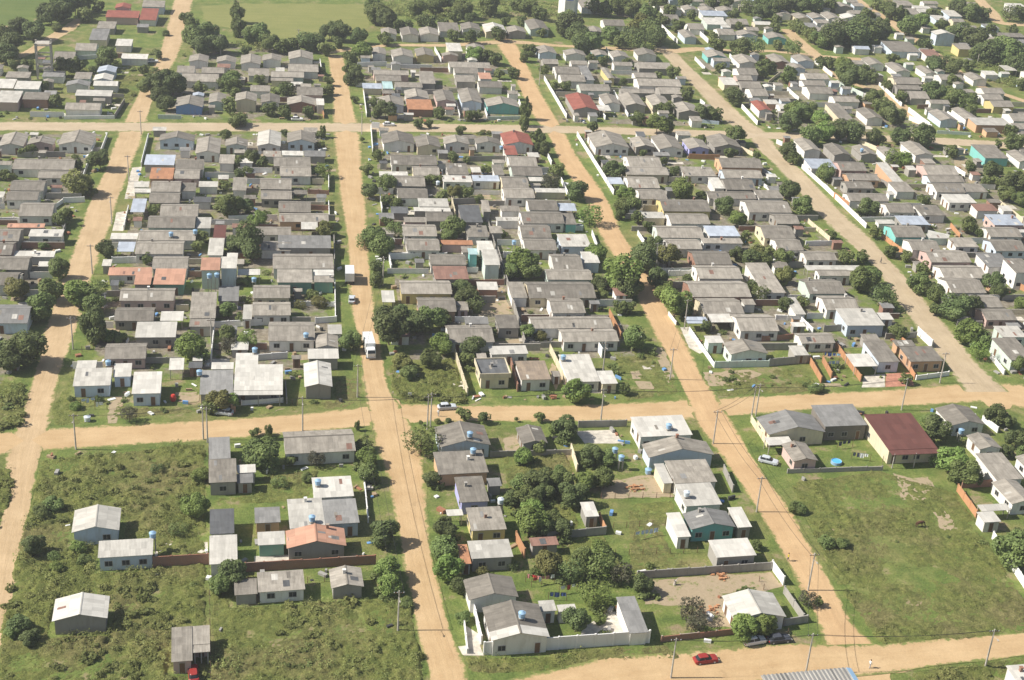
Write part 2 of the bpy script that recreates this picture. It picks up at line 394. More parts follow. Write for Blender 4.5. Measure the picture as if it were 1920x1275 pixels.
('y',53.3,564.5,7.4,11.3,2.7,0,'g','y','','house',0),
('y',63.4,562.0,6.6,4.2,2.7,0,'g','w','','house',1),
('m',65.8,569.4,6.0,10.5,3.6,0,'c','w','','house',1),
('y',75.2,574.7,7.6,6.2,2.7,0,'g','w','','house',1),
('x',37.8,533.7,13.6,6.3,2.6,0,'g','w','','house',0),
('x',36.2,526.0,9.7,7.8,2.6,0,'g','w','','house',0),
('m',51.1,526.4,5.4,13.9,2.7,0,'g','w','','house',1),
('m',29.7,514.9,7.2,5.7,2.5,0,'s','w','','house',1),
('m',35.4,515.6,3.8,7.7,2.5,0,'t','w','','shed',0),
('x',43.3,517.8,10.3,6.6,2.6,0,'g','w','','house',0),
('x',69.6,547.9,16.3,8.0,2.6,0,'g','w','','house',0),
('x',67.2,538.7,9.3,8.1,2.6,0,'g','w','','house',0),
('x',74.3,520.5,9.0,8.3,2.6,0,'g','w','','house',0),
('m',73.8,531.0,4.8,7.2,2.7,0,'r','w','','house',1),
('m',65.7,527.3,7.6,7.4,2.6,0,'g','w','','house',1),
('y',35.1,494.6,9.6,9.7,2.8,0,'g','b','','house',0),
('y',45.2,503.5,8.6,10.1,2.8,0,'g','w','','house',0),
('m',45.2,490.6,9.1,10.2,2.7,0,'o','u','','house',0),
('y',55.3,502.0,7.2,13.3,2.8,0,'g','p','','house',0),
('y',64.7,503.1,7.7,16.5,2.8,0,'g','b','win','house',0),
('y',75.6,495.5,12.1,9.1,2.8,0,'g','t','win','house',0),
('y',105.8,498.5,9.5,18.7,2.8,0,'R','w','win','house',0),
('m',113.0,492.8,4.6,5.7,2.4,0,'c','-','','carport',0),
('y',117.2,502.6,6.4,12.1,2.8,0,'g','w','','house',0),
('y',125.7,502.8,8.0,14.6,2.8,0,'g','w','','house',0),
('y',136.0,503.2,7.5,12.2,2.8,0,'g','w','','house',0),
('y',144.4,494.2,8.7,11.3,2.8,0,'g','w','','house',0),
('x',107.9,543.2,9.8,10.5,2.7,0,'g','w','','house',0),
('m',114.8,537.4,3.8,16.9,2.8,0,'d','w','','house',1),
('x',108.0,531.6,9.6,9.8,2.7,0,'g','w','','house',0),
('y',124.0,539.9,2.9,15.7,2.8,0,'g','y','','house',1),
('x',114.2,519.4,11.8,9.2,2.7,0,'g','w','','house',0),
('x',145.6,553.5,13.7,9.6,2.7,0,'g','w','','house',0),
('x',138.8,539.3,9.1,7.1,2.6,0,'g','w','','house',0),
('x',141.5,528.1,17.2,10.5,2.7,0,'g','w','','house',0),
('x',143.5,517.9,8.8,9.2,2.7,0,'g','w','','house',0),
('x',130.6,516.3,13.3,5.7,2.5,0,'g','w','','house',0),
('y',104.7,573.5,7.7,10.5,2.7,0,'g','b','','house',0),
('y',116.1,570.2,8.8,7.7,2.7,0,'g','w','','house',1),
('y',126.8,570.5,6.6,8.4,2.7,0,'g','t','','house',1),
('y',135.0,569.6,7.2,9.2,2.7,0,'g','w','','house',1),
('y',147.1,574.1,8.5,9.4,2.7,0,'g','w','','house',0),
('y',177.4,574.2,8.9,9.7,2.7,0,'g','t','','house',0),
('y',188.5,566.1,9.1,12.5,2.7,0,'g','w','','house',0),
('x',183.3,548.6,8.3,10.0,2.6,0,'g','w','','house',0),
('x',179.4,538.9,6.5,7.3,2.6,0,'g','w','','house',1),
('m',171.2,531.4,6.0,8.8,2.7,0,'c','w','','house',1),
('x',178.6,528.2,8.7,9.4,2.7,0,'g','w','','house',0),
('x',178.8,517.9,6.8,10.5,2.7,0,'g','w','','house',1),
('y',174.6,498.7,5.1,11.6,2.8,0,'R','w','','house',1),
('m',140.0,659.5,10.9,12.2,2.8,0,'g','w','','house',0),
('y',178.9,658.0,9.6,7.4,2.7,0,'g','w','','house',1),
('y',188.4,659.7,7.1,8.3,2.7,0,'g','w','','house',1),
('y',196.8,658.2,7.7,8.5,2.7,0,'g','w','','house',1),
('y',206.4,659.4,9.1,8.3,2.7,0,'g','w','','house',1),
('x',143.8,625.8,9.7,10.5,2.7,0,'g','w','','house',0),
('y',133.0,611.4,5.9,10.3,2.7,0,'g','w','','house',1),
('y',174.0,607.6,5.9,13.0,2.7,0,'g','b','','house',1),
('x',172.1,639.6,10.6,10.5,2.6,0,'g','w','','house',0),
('x',181.4,623.2,7.3,10.5,2.6,0,'g','w','','house',1),
('m',193.7,633.7,10.0,10.4,2.8,0,'c','w','','house',0),
('x',205.1,635.6,8.8,10.5,2.7,0,'g','w','','house',1),
('x',193.1,614.9,7.9,10.5,2.6,0,'g','w','','house',1),
('y',202.2,611.5,9.8,7.2,2.7,0,'g','b','','house',1),
('m',197.4,649.6,12.3,8.3,2.7,0,'s','w','','house',0),
('y',244.1,491.3,7.3,12.1,2.8,0,'g','b','win','house',0),
('y',254.5,494.5,5.8,13.7,2.8,0,'g','w','','house',1),
('m',259.3,483.6,14.3,7.8,3.0,0,'l','o','win','house',0),
('y',215.1,492.0,6.7,12.3,2.8,0,'g','w','','house',0),
('m',203.2,492.3,5.6,17.7,2.8,0,'g','w','','house',0),
('x',212.3,511.9,10.2,7.9,2.6,0,'g','w','','house',0),
('x',205.5,523.3,10.0,10.0,2.6,0,'g','w','','house',0),
('x',206.9,533.8,9.4,7.6,2.6,0,'g','w','','house',0),
('x',211.5,544.4,10.1,8.8,2.6,0,'g','w','','house',0),
('y',215.2,570.7,7.8,10.1,2.7,0,'g','b','','house',1),
('y',203.8,569.6,7.5,12.4,2.7,0,'g','u','','house',0),
('y',215.1,609.5,8.9,9.3,2.7,0,'g','t','','house',1),
('y',246.2,569.5,7.0,10.7,2.7,0,'g','w','','house',1),
('y',253.8,560.4,6.7,13.5,2.7,0,'g','w','','house',1),
('y',265.2,557.4,5.2,11.6,2.7,0,'g','w','','house',1),
('x',271.1,547.1,10.5,8.7,2.7,0,'g','w','','house',0),
('y',283.7,549.1,6.4,10.4,2.7,0,'g','w','','house',1),
('x',248.7,540.1,11.4,10.1,2.7,0,'g','c','','house',0),
('x',245.7,531.2,10.1,6.7,2.6,0,'g','w','','house',0),
('x',244.8,519.7,8.0,10.5,2.7,0,'g','w','','house',0),
('x',250.8,511.5,8.2,5.6,2.6,0,'g','w','','house',1),
('x',280.7,528.5,9.1,8.6,2.7,0,'g','w','','house',0),
('x',275.9,518.7,8.4,8.0,2.7,0,'g','w','','house',1),
('x',275.6,509.7,8.8,9.0,2.8,0,'g','y','','house',0),
('x',274.3,491.9,7.5,10.4,2.7,0,'g','w','','house',1),
('m',268.8,594.5,13.6,14.6,3.0,0,'g','b','','house',0),
('y',297.3,614.5,9.6,6.4,5.2,0,'l','b','win','house',1),
('m',298.9,596.4,6.9,8.3,3.4,0,'g','y','','house',1),
('m',279.1,586.0,6.9,9.0,2.7,0,'b','w','','house',1),
('m',298.3,637.5,4.0,6.1,2.6,0,'g','w','','shed',1),
('m',336.7,625.0,12.0,6.5,2.6,0,'g','k','','house',0),
('m',334.5,643.3,6.7,7.2,2.4,0,'d','b','','house',1),
('y',233.5,656.7,7.9,7.6,2.7,0,'g','w','','house',1),
('y',241.3,650.5,7.2,10.2,2.7,0,'g','w','','house',1),
('y',249.0,651.2,7.2,9.7,2.7,0,'g','b','','house',1),
('y',257.4,653.6,7.2,12.5,2.7,0,'g','w','','house',1),
('y',266.7,653.0,8.6,7.7,2.7,0,'c','w','','house',1),
('y',270.7,675.6,10.2,8.8,2.7,0,'g','w','','house',1),
('m',307.4,686.1,8.4,9.1,2.8,0,'g','g','','house',1),
('m',313.9,679.1,8.4,4.8,2.8,0,'l','w','','house',1),
('m',324.8,666.6,6.9,10.9,2.8,0,'l','b','','house',1),
('m',303.1,666.5,8.3,10.8,2.8,0,'g','w','','house',1),
('m',313.9,656.9,6.1,8.1,2.6,0,'l','b','','house',1),
('m',305.5,564.0,5.5,6.8,2.6,0,'l','-','','carport',0),
('m',369.5,687.4,9.4,9.8,3.0,0,'c','w','','house',1),
]
# (x, y, crown radius, crown height, vertical stretch, kind, tone, distant)
TREES = [
(135.4,208.0,3.51,3.7,0.88,'tree','n',0),(22.8,303.5,4.86,5.0,0.88,'tree','d',0),(85.7,334.4,5.33,5.4,0.88,'tree','l',0),
(-58.7,293.7,4.14,4.3,0.88,'tree','d',0),(55.0,207.4,2.92,3.1,0.88,'tree','n',0),(44.4,221.4,3.05,3.2,0.88,'tree','l',0),
(137.5,241.6,3.15,3.3,0.88,'tree','l',0),(-5.8,248.6,3.24,3.4,0.88,'tree','n',0),(96.7,318.9,4.08,4.2,0.88,'tree','l',0),
(52.1,199.0,2.52,2.7,0.88,'tree','l',0),(26.2,252.3,3.18,3.4,0.88,'tree','n',0),(-10.7,208.4,2.60,2.8,0.88,'tree','d',0),
(27.3,207.9,2.56,2.8,0.88,'tree','l',0),(27.4,213.7,2.61,2.8,0.88,'tree','n',0),(139.6,254.2,3.08,3.3,0.88,'tree','d',0),
(171.7,316.3,3.80,4.0,0.88,'tree','d',0),(76.2,188.4,2.25,2.5,0.88,'tree','l',0),(54.5,231.7,2.75,3.0,0.88,'tree','d',0),
(45.7,208.5,2.47,2.7,0.88,'tree','y',0),(16.9,219.9,2.59,2.8,0.88,'tree','d',0),(-22.6,296.1,3.47,3.6,0.88,'tree','l',0),
(47.7,192.2,2.24,2.5,0.88,'tree','d',0),(138.5,236.8,2.74,3.0,0.88,'tree','n',0),(169.7,302.8,3.48,3.7,0.88,'tree','l',0),
(68.9,194.4,2.19,2.4,0.88,'tree','g',0),(152.2,333.9,3.73,3.9,0.88,'tree','n',0),(310.2,582.1,6.48,6.5,0.88,'tree','n',0),
(-58.6,317.9,3.52,3.7,0.88,'tree','n',0),(58.6,205.4,2.27,2.5,0.88,'tree','g',0),(48.7,237.1,2.61,2.8,0.88,'tree','d',0),
(49.3,206.4,2.26,2.5,0.88,'tree','d',0),(154.9,324.7,3.54,3.7,0.88,'tree','d',0),(233.8,410.4,4.45,4.6,0.88,'tree','d',0),
(16.7,208.6,2.24,2.5,0.88,'tree','l',0),(60.3,345.6,3.69,3.9,0.88,'tree','l',0),(-18.0,230.6,2.46,2.7,0.88,'tree','l',0),
(95.4,348.2,3.65,3.8,0.88,'tree','d',0),(62.6,273.9,2.84,3.0,0.88,'tree','l',0),(80.6,189.2,1.96,2.2,0.88,'tree','l',0),
(27.8,221.1,2.28,2.5,0.88,'tree','d',0),(45.2,230.7,2.38,2.6,0.88,'tree','n',0),(86.9,330.0,3.40,3.6,0.88,'tree','d',0),
(33.3,311.0,3.17,3.4,0.88,'tree','n',0),(29.9,309.4,3.15,3.3,0.88,'tree','d',0),(26.5,311.8,3.17,3.4,0.88,'tree','d',0),
(57.6,258.4,2.61,2.8,0.88,'tree','d',0),(249.8,602.7,6.05,6.1,0.88,'tree','d',0),(245.7,607.0,6.08,6.1,0.88,'tree','d',0),
(52.3,210.4,2.11,2.3,0.88,'tree','n',0),(-11.5,355.8,3.54,3.7,0.88,'tree','d',0),(82.1,300.4,2.97,3.2,0.88,'tree','n',0),
(-51.9,325.9,3.17,3.4,0.88,'tree','l',0),(120.9,607.1,5.89,5.9,0.88,'tree','d',0),(102.6,350.9,3.40,3.6,0.88,'tree','y',0),
(53.0,237.2,2.27,2.5,0.88,'tree','n',0),(316.4,581.5,5.55,5.6,0.88,'tree','n',0),(303.2,580.2,5.53,5.6,0.88,'tree','d',0),
(139.8,213.4,2.03,2.3,0.88,'tree','d',0),(68.7,190.9,1.80,2.1,0.88,'tree','g',0),(-42.0,506.7,4.78,4.9,0.88,'tree','d',0),
(-46.3,508.0,4.78,4.9,0.88,'tree','d',0),(-45.0,305.9,2.87,4.6,1.45,'tree','p',0),(157.2,261.6,2.45,2.7,0.88,'tree','d',0),
(95.9,351.3,3.28,3.5,0.88,'tree','d',0),(310.0,608.7,5.66,5.7,0.88,'tree','d',0),(16.6,204.3,1.89,2.1,0.88,'tree','l',0),
(61.5,202.3,1.87,2.1,0.88,'tree','d',0),(169.1,334.0,3.07,3.3,0.88,'tree','n',0),(-48.3,327.1,3.01,3.2,0.88,'tree','n',0),
(259.4,612.8,5.62,5.7,0.88,'tree','n',0),(-17.2,385.7,3.54,3.7,0.88,'tree','n',0),(156.6,250.3,2.30,2.5,0.88,'tree','d',0),
(42.3,296.1,2.71,2.9,0.88,'tree','d',0),(238.0,601.0,5.50,5.6,0.88,'tree','d',0),(61.8,237.7,2.17,2.4,0.88,'tree','n',0),
(-58.7,328.0,3.00,3.2,0.88,'tree','n',0),(34.5,298.1,2.72,2.9,0.88,'tree','l',0),(-66.9,329.7,3.00,3.2,0.88,'tree','y',0),
(-15.4,271.5,2.46,2.7,0.88,'tree','y',0),(60.7,247.0,2.24,2.5,0.88,'tree','d',0),(223.9,462.7,4.16,4.3,0.88,'tree','d',0),
(120.5,404.7,3.63,3.8,0.88,'tree','l',0),(-61.6,403.3,3.62,3.8,0.88,'tree','y',0),(156.1,603.7,5.41,5.5,0.88,'tree','n',0),
(177.2,320.0,2.87,3.1,0.88,'tree','d',0),(86.7,382.4,3.42,3.6,0.88,'tree','l',0),(152.8,610.3,5.46,5.5,0.88,'tree','y',0),
(57.6,236.6,2.09,2.3,0.88,'tree','l',0),(224.3,533.6,4.71,4.8,0.88,'tree','d',0),(-12.7,205.9,1.81,2.1,0.88,'tree','n',0),
(157.0,338.6,2.97,3.2,0.88,'tree','n',0),(-45.5,219.4,1.92,2.2,0.88,'tree','d',0),(-61.8,291.0,2.54,2.8,0.88,'tree','d',0),
(50.5,220.6,1.91,2.2,0.88,'tree','d',0),(47.1,220.8,1.91,2.2,0.88,'tree','d',0),(31.1,290.6,2.49,2.7,0.88,'tree','n',0),
(45.4,227.5,1.95,2.2,0.88,'tree','l',0),(-104.9,552.3,4.73,4.8,0.88,'tree','d',0),(-32.9,576.3,4.93,5.0,0.88,'tree','n',0),
(-37.9,571.6,4.89,5.0,0.88,'tree','n',0),(24.3,358.4,3.06,3.3,0.88,'tree','n',0),(145.2,592.0,5.05,5.1,0.88,'tree','d',0),
(222.0,485.0,4.13,4.3,0.88,'tree','d',0),(22.5,365.1,3.11,3.3,0.88,'tree','n',0),(-11.5,358.7,3.05,4.8,1.45,'tree','p',0),
(167.8,293.9,2.50,2.7,0.88,'tree','l',0),(44.2,325.3,2.74,3.0,0.88,'tree','d',0),(62.2,342.5,2.88,3.1,0.88,'tree','n',0),
(306.4,615.1,5.17,5.3,0.88,'tree','d',0),(-93.9,611.0,5.12,5.2,0.88,'tree','d',0),(-97.7,603.6,5.06,5.2,0.88,'tree','d',0),
(226.1,546.1,4.58,4.7,0.88,'tree','n',0),(14.9,241.6,2.01,2.3,0.88,'tree','n',0),(83.1,353.9,2.91,3.1,0.88,'tree','l',0),
(96.2,337.6,2.77,3.0,0.88,'tree','d',0),(63.2,346.3,2.84,3.0,0.88,'tree','n',0),(149.9,586.8,4.77,4.9,0.88,'tree','d',0),
(-46.9,321.1,2.61,2.8,0.88,'tree','n',0),(199.3,466.9,3.79,4.0,0.88,'tree','d',0),(13.6,300.2,2.43,2.7,0.88,'tree','n',0),
(194.7,468.2,3.79,4.0,0.88,'tree','d',0),(48.8,233.3,1.89,2.1,0.88,'tree','d',0),(122.3,595.0,4.80,4.9,0.88,'tree','d',0),
(176.3,391.1,3.15,3.3,0.88,'tree','d',0),(258.1,459.8,3.69,3.9,0.88,'tree','n',0),(-10.3,301.8,2.42,2.6,0.88,'tree','l',0),
(-100.3,576.0,4.61,4.7,0.88,'tree','d',0),(-58.6,342.6,2.74,3.0,0.88,'tree','n',0),(45.4,372.9,2.98,3.2,0.88,'tree','n',0),
(155.9,392.9,3.14,3.3,0.88,'tree','n',0),(155.7,405.8,3.22,3.4,0.88,'tree','d',0),(127.9,470.5,3.73,3.9,0.88,'tree','l',0),
(-15.2,359.2,2.84,3.0,0.88,'tree','d',0),(267.4,616.6,4.87,5.0,0.88,'tree','d',0),(128.9,353.8,2.79,3.0,0.88,'tree','y',0),
(40.8,610.9,4.81,4.9,0.88,'tree','d',0),(37.3,620.0,4.87,5.0,0.88,'tree','n',0),(258.7,514.1,4.03,4.2,0.88,'tree','n',0),
(188.7,466.7,3.65,3.8,0.88,'tree','l',0),(182.0,461.8,3.62,3.8,0.88,'tree','n',0),(14.7,248.3,1.94,2.2,0.88,'tree','l',0),
(253.2,521.0,4.07,4.2,0.88,'tree','d',0),(222.7,496.0,3.87,4.0,0.88,'tree','n',0),(-11.9,580.3,4.53,4.6,0.88,'tree','n',0),
(-57.7,425.2,3.31,3.5,0.88,'tree','d',0),(153.4,460.3,3.57,3.7,0.88,'tree','n',0),(87.0,403.6,3.13,3.3,0.88,'tree','d',0),
(187.0,490.4,3.79,4.0,0.88,'tree','n',0),(191.7,336.1,2.59,2.8,0.88,'tree','d',0),(171.2,327.8,2.52,2.7,0.88,'tree','n',0),
(155.8,244.9,1.88,2.1,0.88,'tree','n',0),(101.4,391.6,3.00,3.2,0.88,'tree','n',0),(286.9,629.3,4.82,4.9,0.88,'tree','n',0),
(310.7,565.4,4.32,4.5,0.88,'tree','d',0),(178.1,477.2,3.63,3.8,0.88,'tree','d',0),(-90.3,620.4,4.72,4.8,0.88,'tree','d',0),
(276.6,564.4,4.28,4.4,0.88,'tree','d',0),(90.9,197.2,1.49,1.8,0.88,'tree','g',0),(121.9,328.3,2.47,2.7,0.88,'tree','n',0),
(47.1,247.7,1.86,2.1,0.88,'tree','l',0),(28.8,204.1,1.53,1.8,0.88,'tree','d',0),(167.9,444.2,3.33,3.5,0.88,'tree','d',0),
(140.1,259.3,1.94,2.2,0.88,'tree','n',0),(96.4,328.3,2.45,2.7,0.88,'tree','l',0),(127.0,351.9,2.62,2.8,0.88,'tree','d',0),
(234.2,602.1,4.47,4.6,0.88,'tree','n',0),(49.3,224.7,1.67,1.9,0.88,'tree','n',0),(197.3,582.5,4.31,4.4,0.88,'tree','n',0),
(102.1,422.8,3.13,3.3,0.88,'tree','d',0),(32.6,481.9,3.56,3.7,0.88,'tree','d',0),(191.2,581.8,4.30,4.4,0.88,'tree','n',0),
(-29.2,564.8,4.17,4.3,0.88,'tree','d',0),(254.6,670.7,4.94,5.0,0.88,'tree','n',0),(245.8,666.8,4.91,5.0,0.88,'tree','d',0),
(238.0,665.8,4.89,5.0,0.88,'tree','d',0),(42.3,231.9,1.70,2.0,0.88,'tree','d',0),(-68.5,541.4,3.96,4.1,0.88,'tree','n',0),
(63.7,246.6,1.80,2.1,0.88,'tree','n',0),(157.4,596.1,4.35,4.5,0.88,'tree','d',0),(126.1,583.9,4.24,4.4,0.88,'tree','n',0),
(162.1,637.5,4.62,4.7,0.88,'tree','n',0),(172.3,300.3,2.17,2.4,0.88,'tree','n',0),(229.1,406.6,2.94,3.1,0.88,'tree','n',0),
(174.0,423.4,3.06,3.3,0.88,'tree','n',0),(152.5,654.5,4.72,4.8,0.88,'tree','n',0),(-106.3,581.2,4.19,4.3,0.88,'tree','d',0),
(101.3,400.6,2.88,3.1,0.88,'tree','l',0),(123.0,625.2,4.50,4.6,0.88,'tree','n',0),(19.8,363.2,2.61,2.8,0.88,'tree','n',0),
(234.3,428.6,3.08,3.3,0.88,'tree','d',0),(132.9,340.1,2.43,2.7,0.88,'tree','y',0),(90.3,643.7,4.58,4.7,0.88,'tree','n',0),
(136.5,352.3,2.51,2.7,0.88,'tree','n',0),(77.3,636.9,4.52,4.6,0.88,'tree','n',0),(72.2,646.5,4.58,4.7,0.88,'tree','d',0),
(-81.5,526.1,3.72,3.9,0.88,'tree','d',0),(204.3,441.0,3.12,3.3,0.88,'tree','l',0),(131.1,393.1,2.77,3.0,0.88,'tree','d',0),
(36.3,634.1,4.46,4.6,0.88,'tree','n',0),(-45.4,495.6,3.48,3.7,0.88,'tree','d',0),(216.8,464.9,3.27,3.5,0.88,'tree','d',0),
(-8.5,569.8,4.00,4.1,0.88,'tree','n',0),(-49.4,505.1,3.54,3.7,0.88,'tree','n',0),(-105.2,542.1,3.80,4.0,0.88,'tree','d',0),
(-48.6,355.8,2.49,2.7,0.88,'tree','d',0),(28.4,408.1,2.85,3.1,0.88,'tree','n',0),(-34.2,561.0,3.91,4.1,0.88,'tree','d',0),
(203.4,378.4,2.62,2.8,0.88,'tree','n',0),(99.8,319.6,2.21,2.5,0.88,'tree','n',0),(192.6,482.3,3.33,3.5,0.88,'tree','l',0),
(-14.6,299.5,2.06,2.3,0.88,'tree','g',0),(222.9,468.5,3.21,3.4,0.88,'tree','n',0),(355.7,666.2,4.57,4.7,0.88,'tree','d',0),
(-15.3,305.6,2.09,2.3,0.88,'tree','n',0),(330.3,671.3,4.57,4.7,0.88,'tree','d',0),(261.7,510.7,3.47,3.7,0.88,'tree','n',0),
(167.2,508.9,3.46,3.6,0.88,'tree','d',0),(98.9,391.3,2.66,2.9,0.88,'tree','n',0),(-13.0,272.2,1.85,2.1,0.88,'tree','l',0),
(4.7,248.3,1.68,1.9,0.88,'tree','g',0),(289.8,663.3,4.48,4.6,0.88,'tree','n',0),(310.6,577.8,3.90,4.1,0.88,'tree','n',0),
(215.8,585.7,3.95,4.1,0.88,'tree','n',0),(45.7,321.6,2.17,2.4,0.88,'tree','d',0),(279.0,560.0,3.77,3.9,0.88,'tree','n',0),
(-33.8,267.6,1.80,2.1,0.88,'tree','g',0),(224.5,511.6,3.44,3.6,0.88,'tree','n',0),(131.4,382.3,2.57,2.8,0.88,'tree','l',0),
(175.7,286.9,1.93,2.2,0.88,'tree','n',0),(270.9,563.4,3.78,3.9,0.88,'tree','d',0),(191.9,493.9,3.31,3.5,0.88,'tree','n',0),
(43.0,331.4,2.22,2.5,0.88,'tree','d',0),(58.1,343.7,2.30,2.5,0.88,'tree','n',0),(185.5,493.4,3.30,3.5,0.88,'tree','l',0),
(28.5,371.7,2.48,2.7,0.88,'tree','n',0),(-9.4,377.9,2.52,2.7,0.88,'tree','l',0),(-20.6,294.4,1.96,2.2,0.88,'tree','d',0),
(334.8,664.0,4.42,4.5,0.88,'tree','n',0),(20.2,588.6,3.91,4.1,0.88,'tree','d',0),(228.1,557.5,3.71,3.9,0.88,'tree','l',0),
(6.3,572.2,3.80,4.0,0.88,'tree','d',0),(149.5,487.8,3.24,3.4,0.88,'tree','d',0),(297.7,640.9,4.25,4.4,0.88,'tree','l',0),
(198.9,541.0,3.58,3.8,0.88,'tree','n',0),(265.2,634.3,4.18,4.3,0.88,'tree','d',0),(-15.3,318.7,2.10,2.3,0.88,'tree','n',0),
(151.7,305.0,2.00,2.2,0.88,'tree','n',0),(190.5,330.1,2.16,2.4,0.88,'tree','d',0),(-13.8,388.3,2.53,2.8,0.88,'tree','d',0),
(229.3,658.7,4.28,4.4,0.88,'tree','d',0),(220.2,649.5,4.22,4.4,0.88,'tree','d',0),(226.8,666.5,4.33,4.5,0.88,'tree','d',0),
(27.3,239.5,1.55,1.8,0.88,'tree','d',0),(218.2,662.7,4.30,4.4,0.88,'tree','n',0),(171.0,331.1,2.14,2.4,0.88,'tree','d',0),
(56.1,258.8,1.67,1.9,0.88,'tree','l',0),(28.3,560.6,3.62,3.8,0.88,'tree','l',0),(137.1,598.0,3.85,4.0,0.88,'tree','n',0),
(120.9,580.7,3.73,3.9,0.88,'tree','d',0),(27.8,585.6,3.76,3.9,0.88,'tree','d',0),(121.7,585.2,3.76,3.9,0.88,'tree','n',0),
(174.4,665.0,4.27,4.4,0.88,'tree','n',0),(22.9,402.8,2.58,2.8,0.88,'tree','d',0),(157.9,649.4,4.16,4.3,0.88,'tree','n',0),
(109.2,645.7,4.09,4.2,0.88,'tree','n',0),(23.6,524.4,3.32,3.5,0.88,'tree','d',0),(130.2,351.3,2.21,2.4,0.88,'tree','n',0),
(65.8,642.5,4.03,4.2,0.88,'tree','n',0),(-12.1,430.4,2.70,2.9,0.88,'tree','d',0),(123.8,356.0,2.23,2.5,0.88,'tree','d',0),
(56.5,306.7,1.92,2.2,0.88,'tree','n',0),(56.2,636.2,3.98,4.1,0.88,'tree','n',0),(80.3,413.3,2.59,2.8,0.88,'tree','g',0),
(-21.3,515.4,3.23,3.4,0.88,'tree','n',0),(-42.5,487.5,3.05,3.2,0.88,'tree','d',0),(9.5,573.3,3.58,3.8,0.88,'tree','d',0),
(15.8,589.0,3.68,3.8,0.88,'tree','d',0),(79.8,334.2,2.08,2.3,0.88,'tree','d',0),(193.3,321.8,2.00,2.2,0.88,'tree','l',0),
(207.6,439.4,2.73,2.9,0.88,'tree','l',0),(-16.2,581.1,3.60,3.8,0.88,'tree','n',0),(101.7,362.6,2.25,2.5,0.88,'tree','d',0),
(232.0,402.9,2.49,2.7,0.88,'tree','n',0),(9.7,420.9,2.60,2.8,0.88,'tree','l',0),(36.2,315.7,1.96,2.2,0.88,'tree','d',0),
(205.9,463.9,2.85,3.1,0.88,'tree','d',0),(8.9,371.8,2.28,2.5,0.88,'tree','y',0),(153.2,247.1,1.51,1.8,0.88,'tree','d',0),
(-86.9,627.2,3.79,4.0,0.88,'tree','n',0),(127.0,322.0,1.95,2.2,0.88,'tree','d',0),(-111.4,572.7,3.46,3.6,0.88,'tree','d',0),
(159.3,259.4,1.57,1.8,0.88,'tree','d',0),(43.3,367.6,2.21,2.5,0.88,'tree','n',0),(48.8,401.8,2.40,2.6,0.88,'tree','y',0),
(73.5,562.1,3.35,3.5,0.88,'tree','l',0),(82.8,446.0,2.65,2.9,0.88,'tree','d',0),(-62.8,378.3,2.25,2.5,0.88,'tree','n',1),
(36.6,266.1,1.58,1.8,0.88,'tree','y',1),(14.8,254.3,1.51,1.8,0.88,'tree','l',1),(83.2,457.3,2.71,2.9,0.88,'tree','d',1),
(232.7,610.0,3.60,3.8,0.88,'tree','l',1),(223.9,504.1,2.97,3.2,0.88,'tree','y',1),(300.3,585.2,3.43,3.6,0.88,'tree','n',1),
(182.4,588.5,3.45,3.6,0.88,'tree','l',1),(169.0,336.3,1.97,2.2,0.88,'tree','n',1),(21.9,338.0,1.98,2.2,0.88,'tree','n',1),
(363.3,669.9,3.91,4.1,0.88,'tree','d',1),(21.8,345.9,2.01,2.3,0.88,'tree','n',1),(131.9,470.6,2.74,3.0,0.88,'tree','n',1),
(52.1,402.1,2.33,2.6,0.88,'tree','y',1),(153.0,487.7,2.83,3.0,0.88,'tree','d',1),(155.9,354.6,2.05,2.3,0.88,'tree','l',1),
(50.9,251.5,1.45,1.7,0.88,'tree','g',1),(276.8,635.2,3.66,3.8,0.88,'tree','d',1),(194.0,556.0,3.20,3.4,0.88,'tree','d',1),
(136.8,354.4,2.03,2.3,0.88,'tree','n',1),(275.1,653.2,3.75,3.9,0.88,'tree','d',1),(145.2,649.4,3.72,3.9,0.88,'tree','n',1),
(82.8,320.5,1.83,2.1,0.88,'tree','n',1),(40.2,292.4,1.67,1.9,0.88,'tree','l',1),(263.4,673.7,3.84,4.0,0.88,'tree','d',1),
(-19.7,391.1,2.22,2.5,0.88,'tree','l',1),(23.1,536.4,3.04,3.2,0.88,'tree','n',1),(-17.2,270.9,1.53,1.8,0.88,'tree','y',1),
(208.8,669.1,3.77,3.9,0.88,'tree','n',1),(-20.2,509.7,2.87,3.1,0.88,'tree','d',1),(14.1,564.8,3.18,3.4,0.88,'tree','l',1),
(202.6,671.1,3.77,3.9,0.88,'tree','n',1),(36.8,313.8,1.76,2.0,0.88,'tree','n',1),(188.7,669.2,3.75,3.9,0.88,'tree','n',1),
(57.4,341.7,1.91,2.2,0.88,'tree','n',1),(76.6,561.2,3.12,3.3,0.88,'tree','n',1),(-59.5,405.3,2.26,2.5,0.88,'tree','n',1),
(141.1,653.1,3.64,3.8,0.88,'tree','n',1),(87.4,597.7,3.31,3.5,0.88,'tree','d',1),(111.7,637.8,3.53,3.7,0.88,'tree','n',1),
(104.0,652.3,3.60,3.8,0.88,'tree','n',1),(235.6,552.3,3.03,3.2,0.88,'tree','n',1),(282.8,600.1,3.29,3.5,0.88,'tree','d',1),
(-21.6,523.7,2.86,3.1,0.88,'tree','d',1),(-84.3,610.1,3.32,3.5,0.88,'tree','l',1),(1.0,569.9,3.10,3.3,0.88,'tree','n',1),
(18.4,602.3,3.28,3.5,0.88,'tree','d',1),(-4.3,567.3,3.09,3.3,0.88,'tree','n',1),(-45.5,305.9,1.66,1.9,0.88,'tree','n',1),
(171.7,373.7,2.03,2.3,0.88,'tree','g',1),(123.1,481.5,2.61,2.8,0.88,'tree','d',1),(83.9,424.3,2.29,2.5,0.88,'tree','y',1),
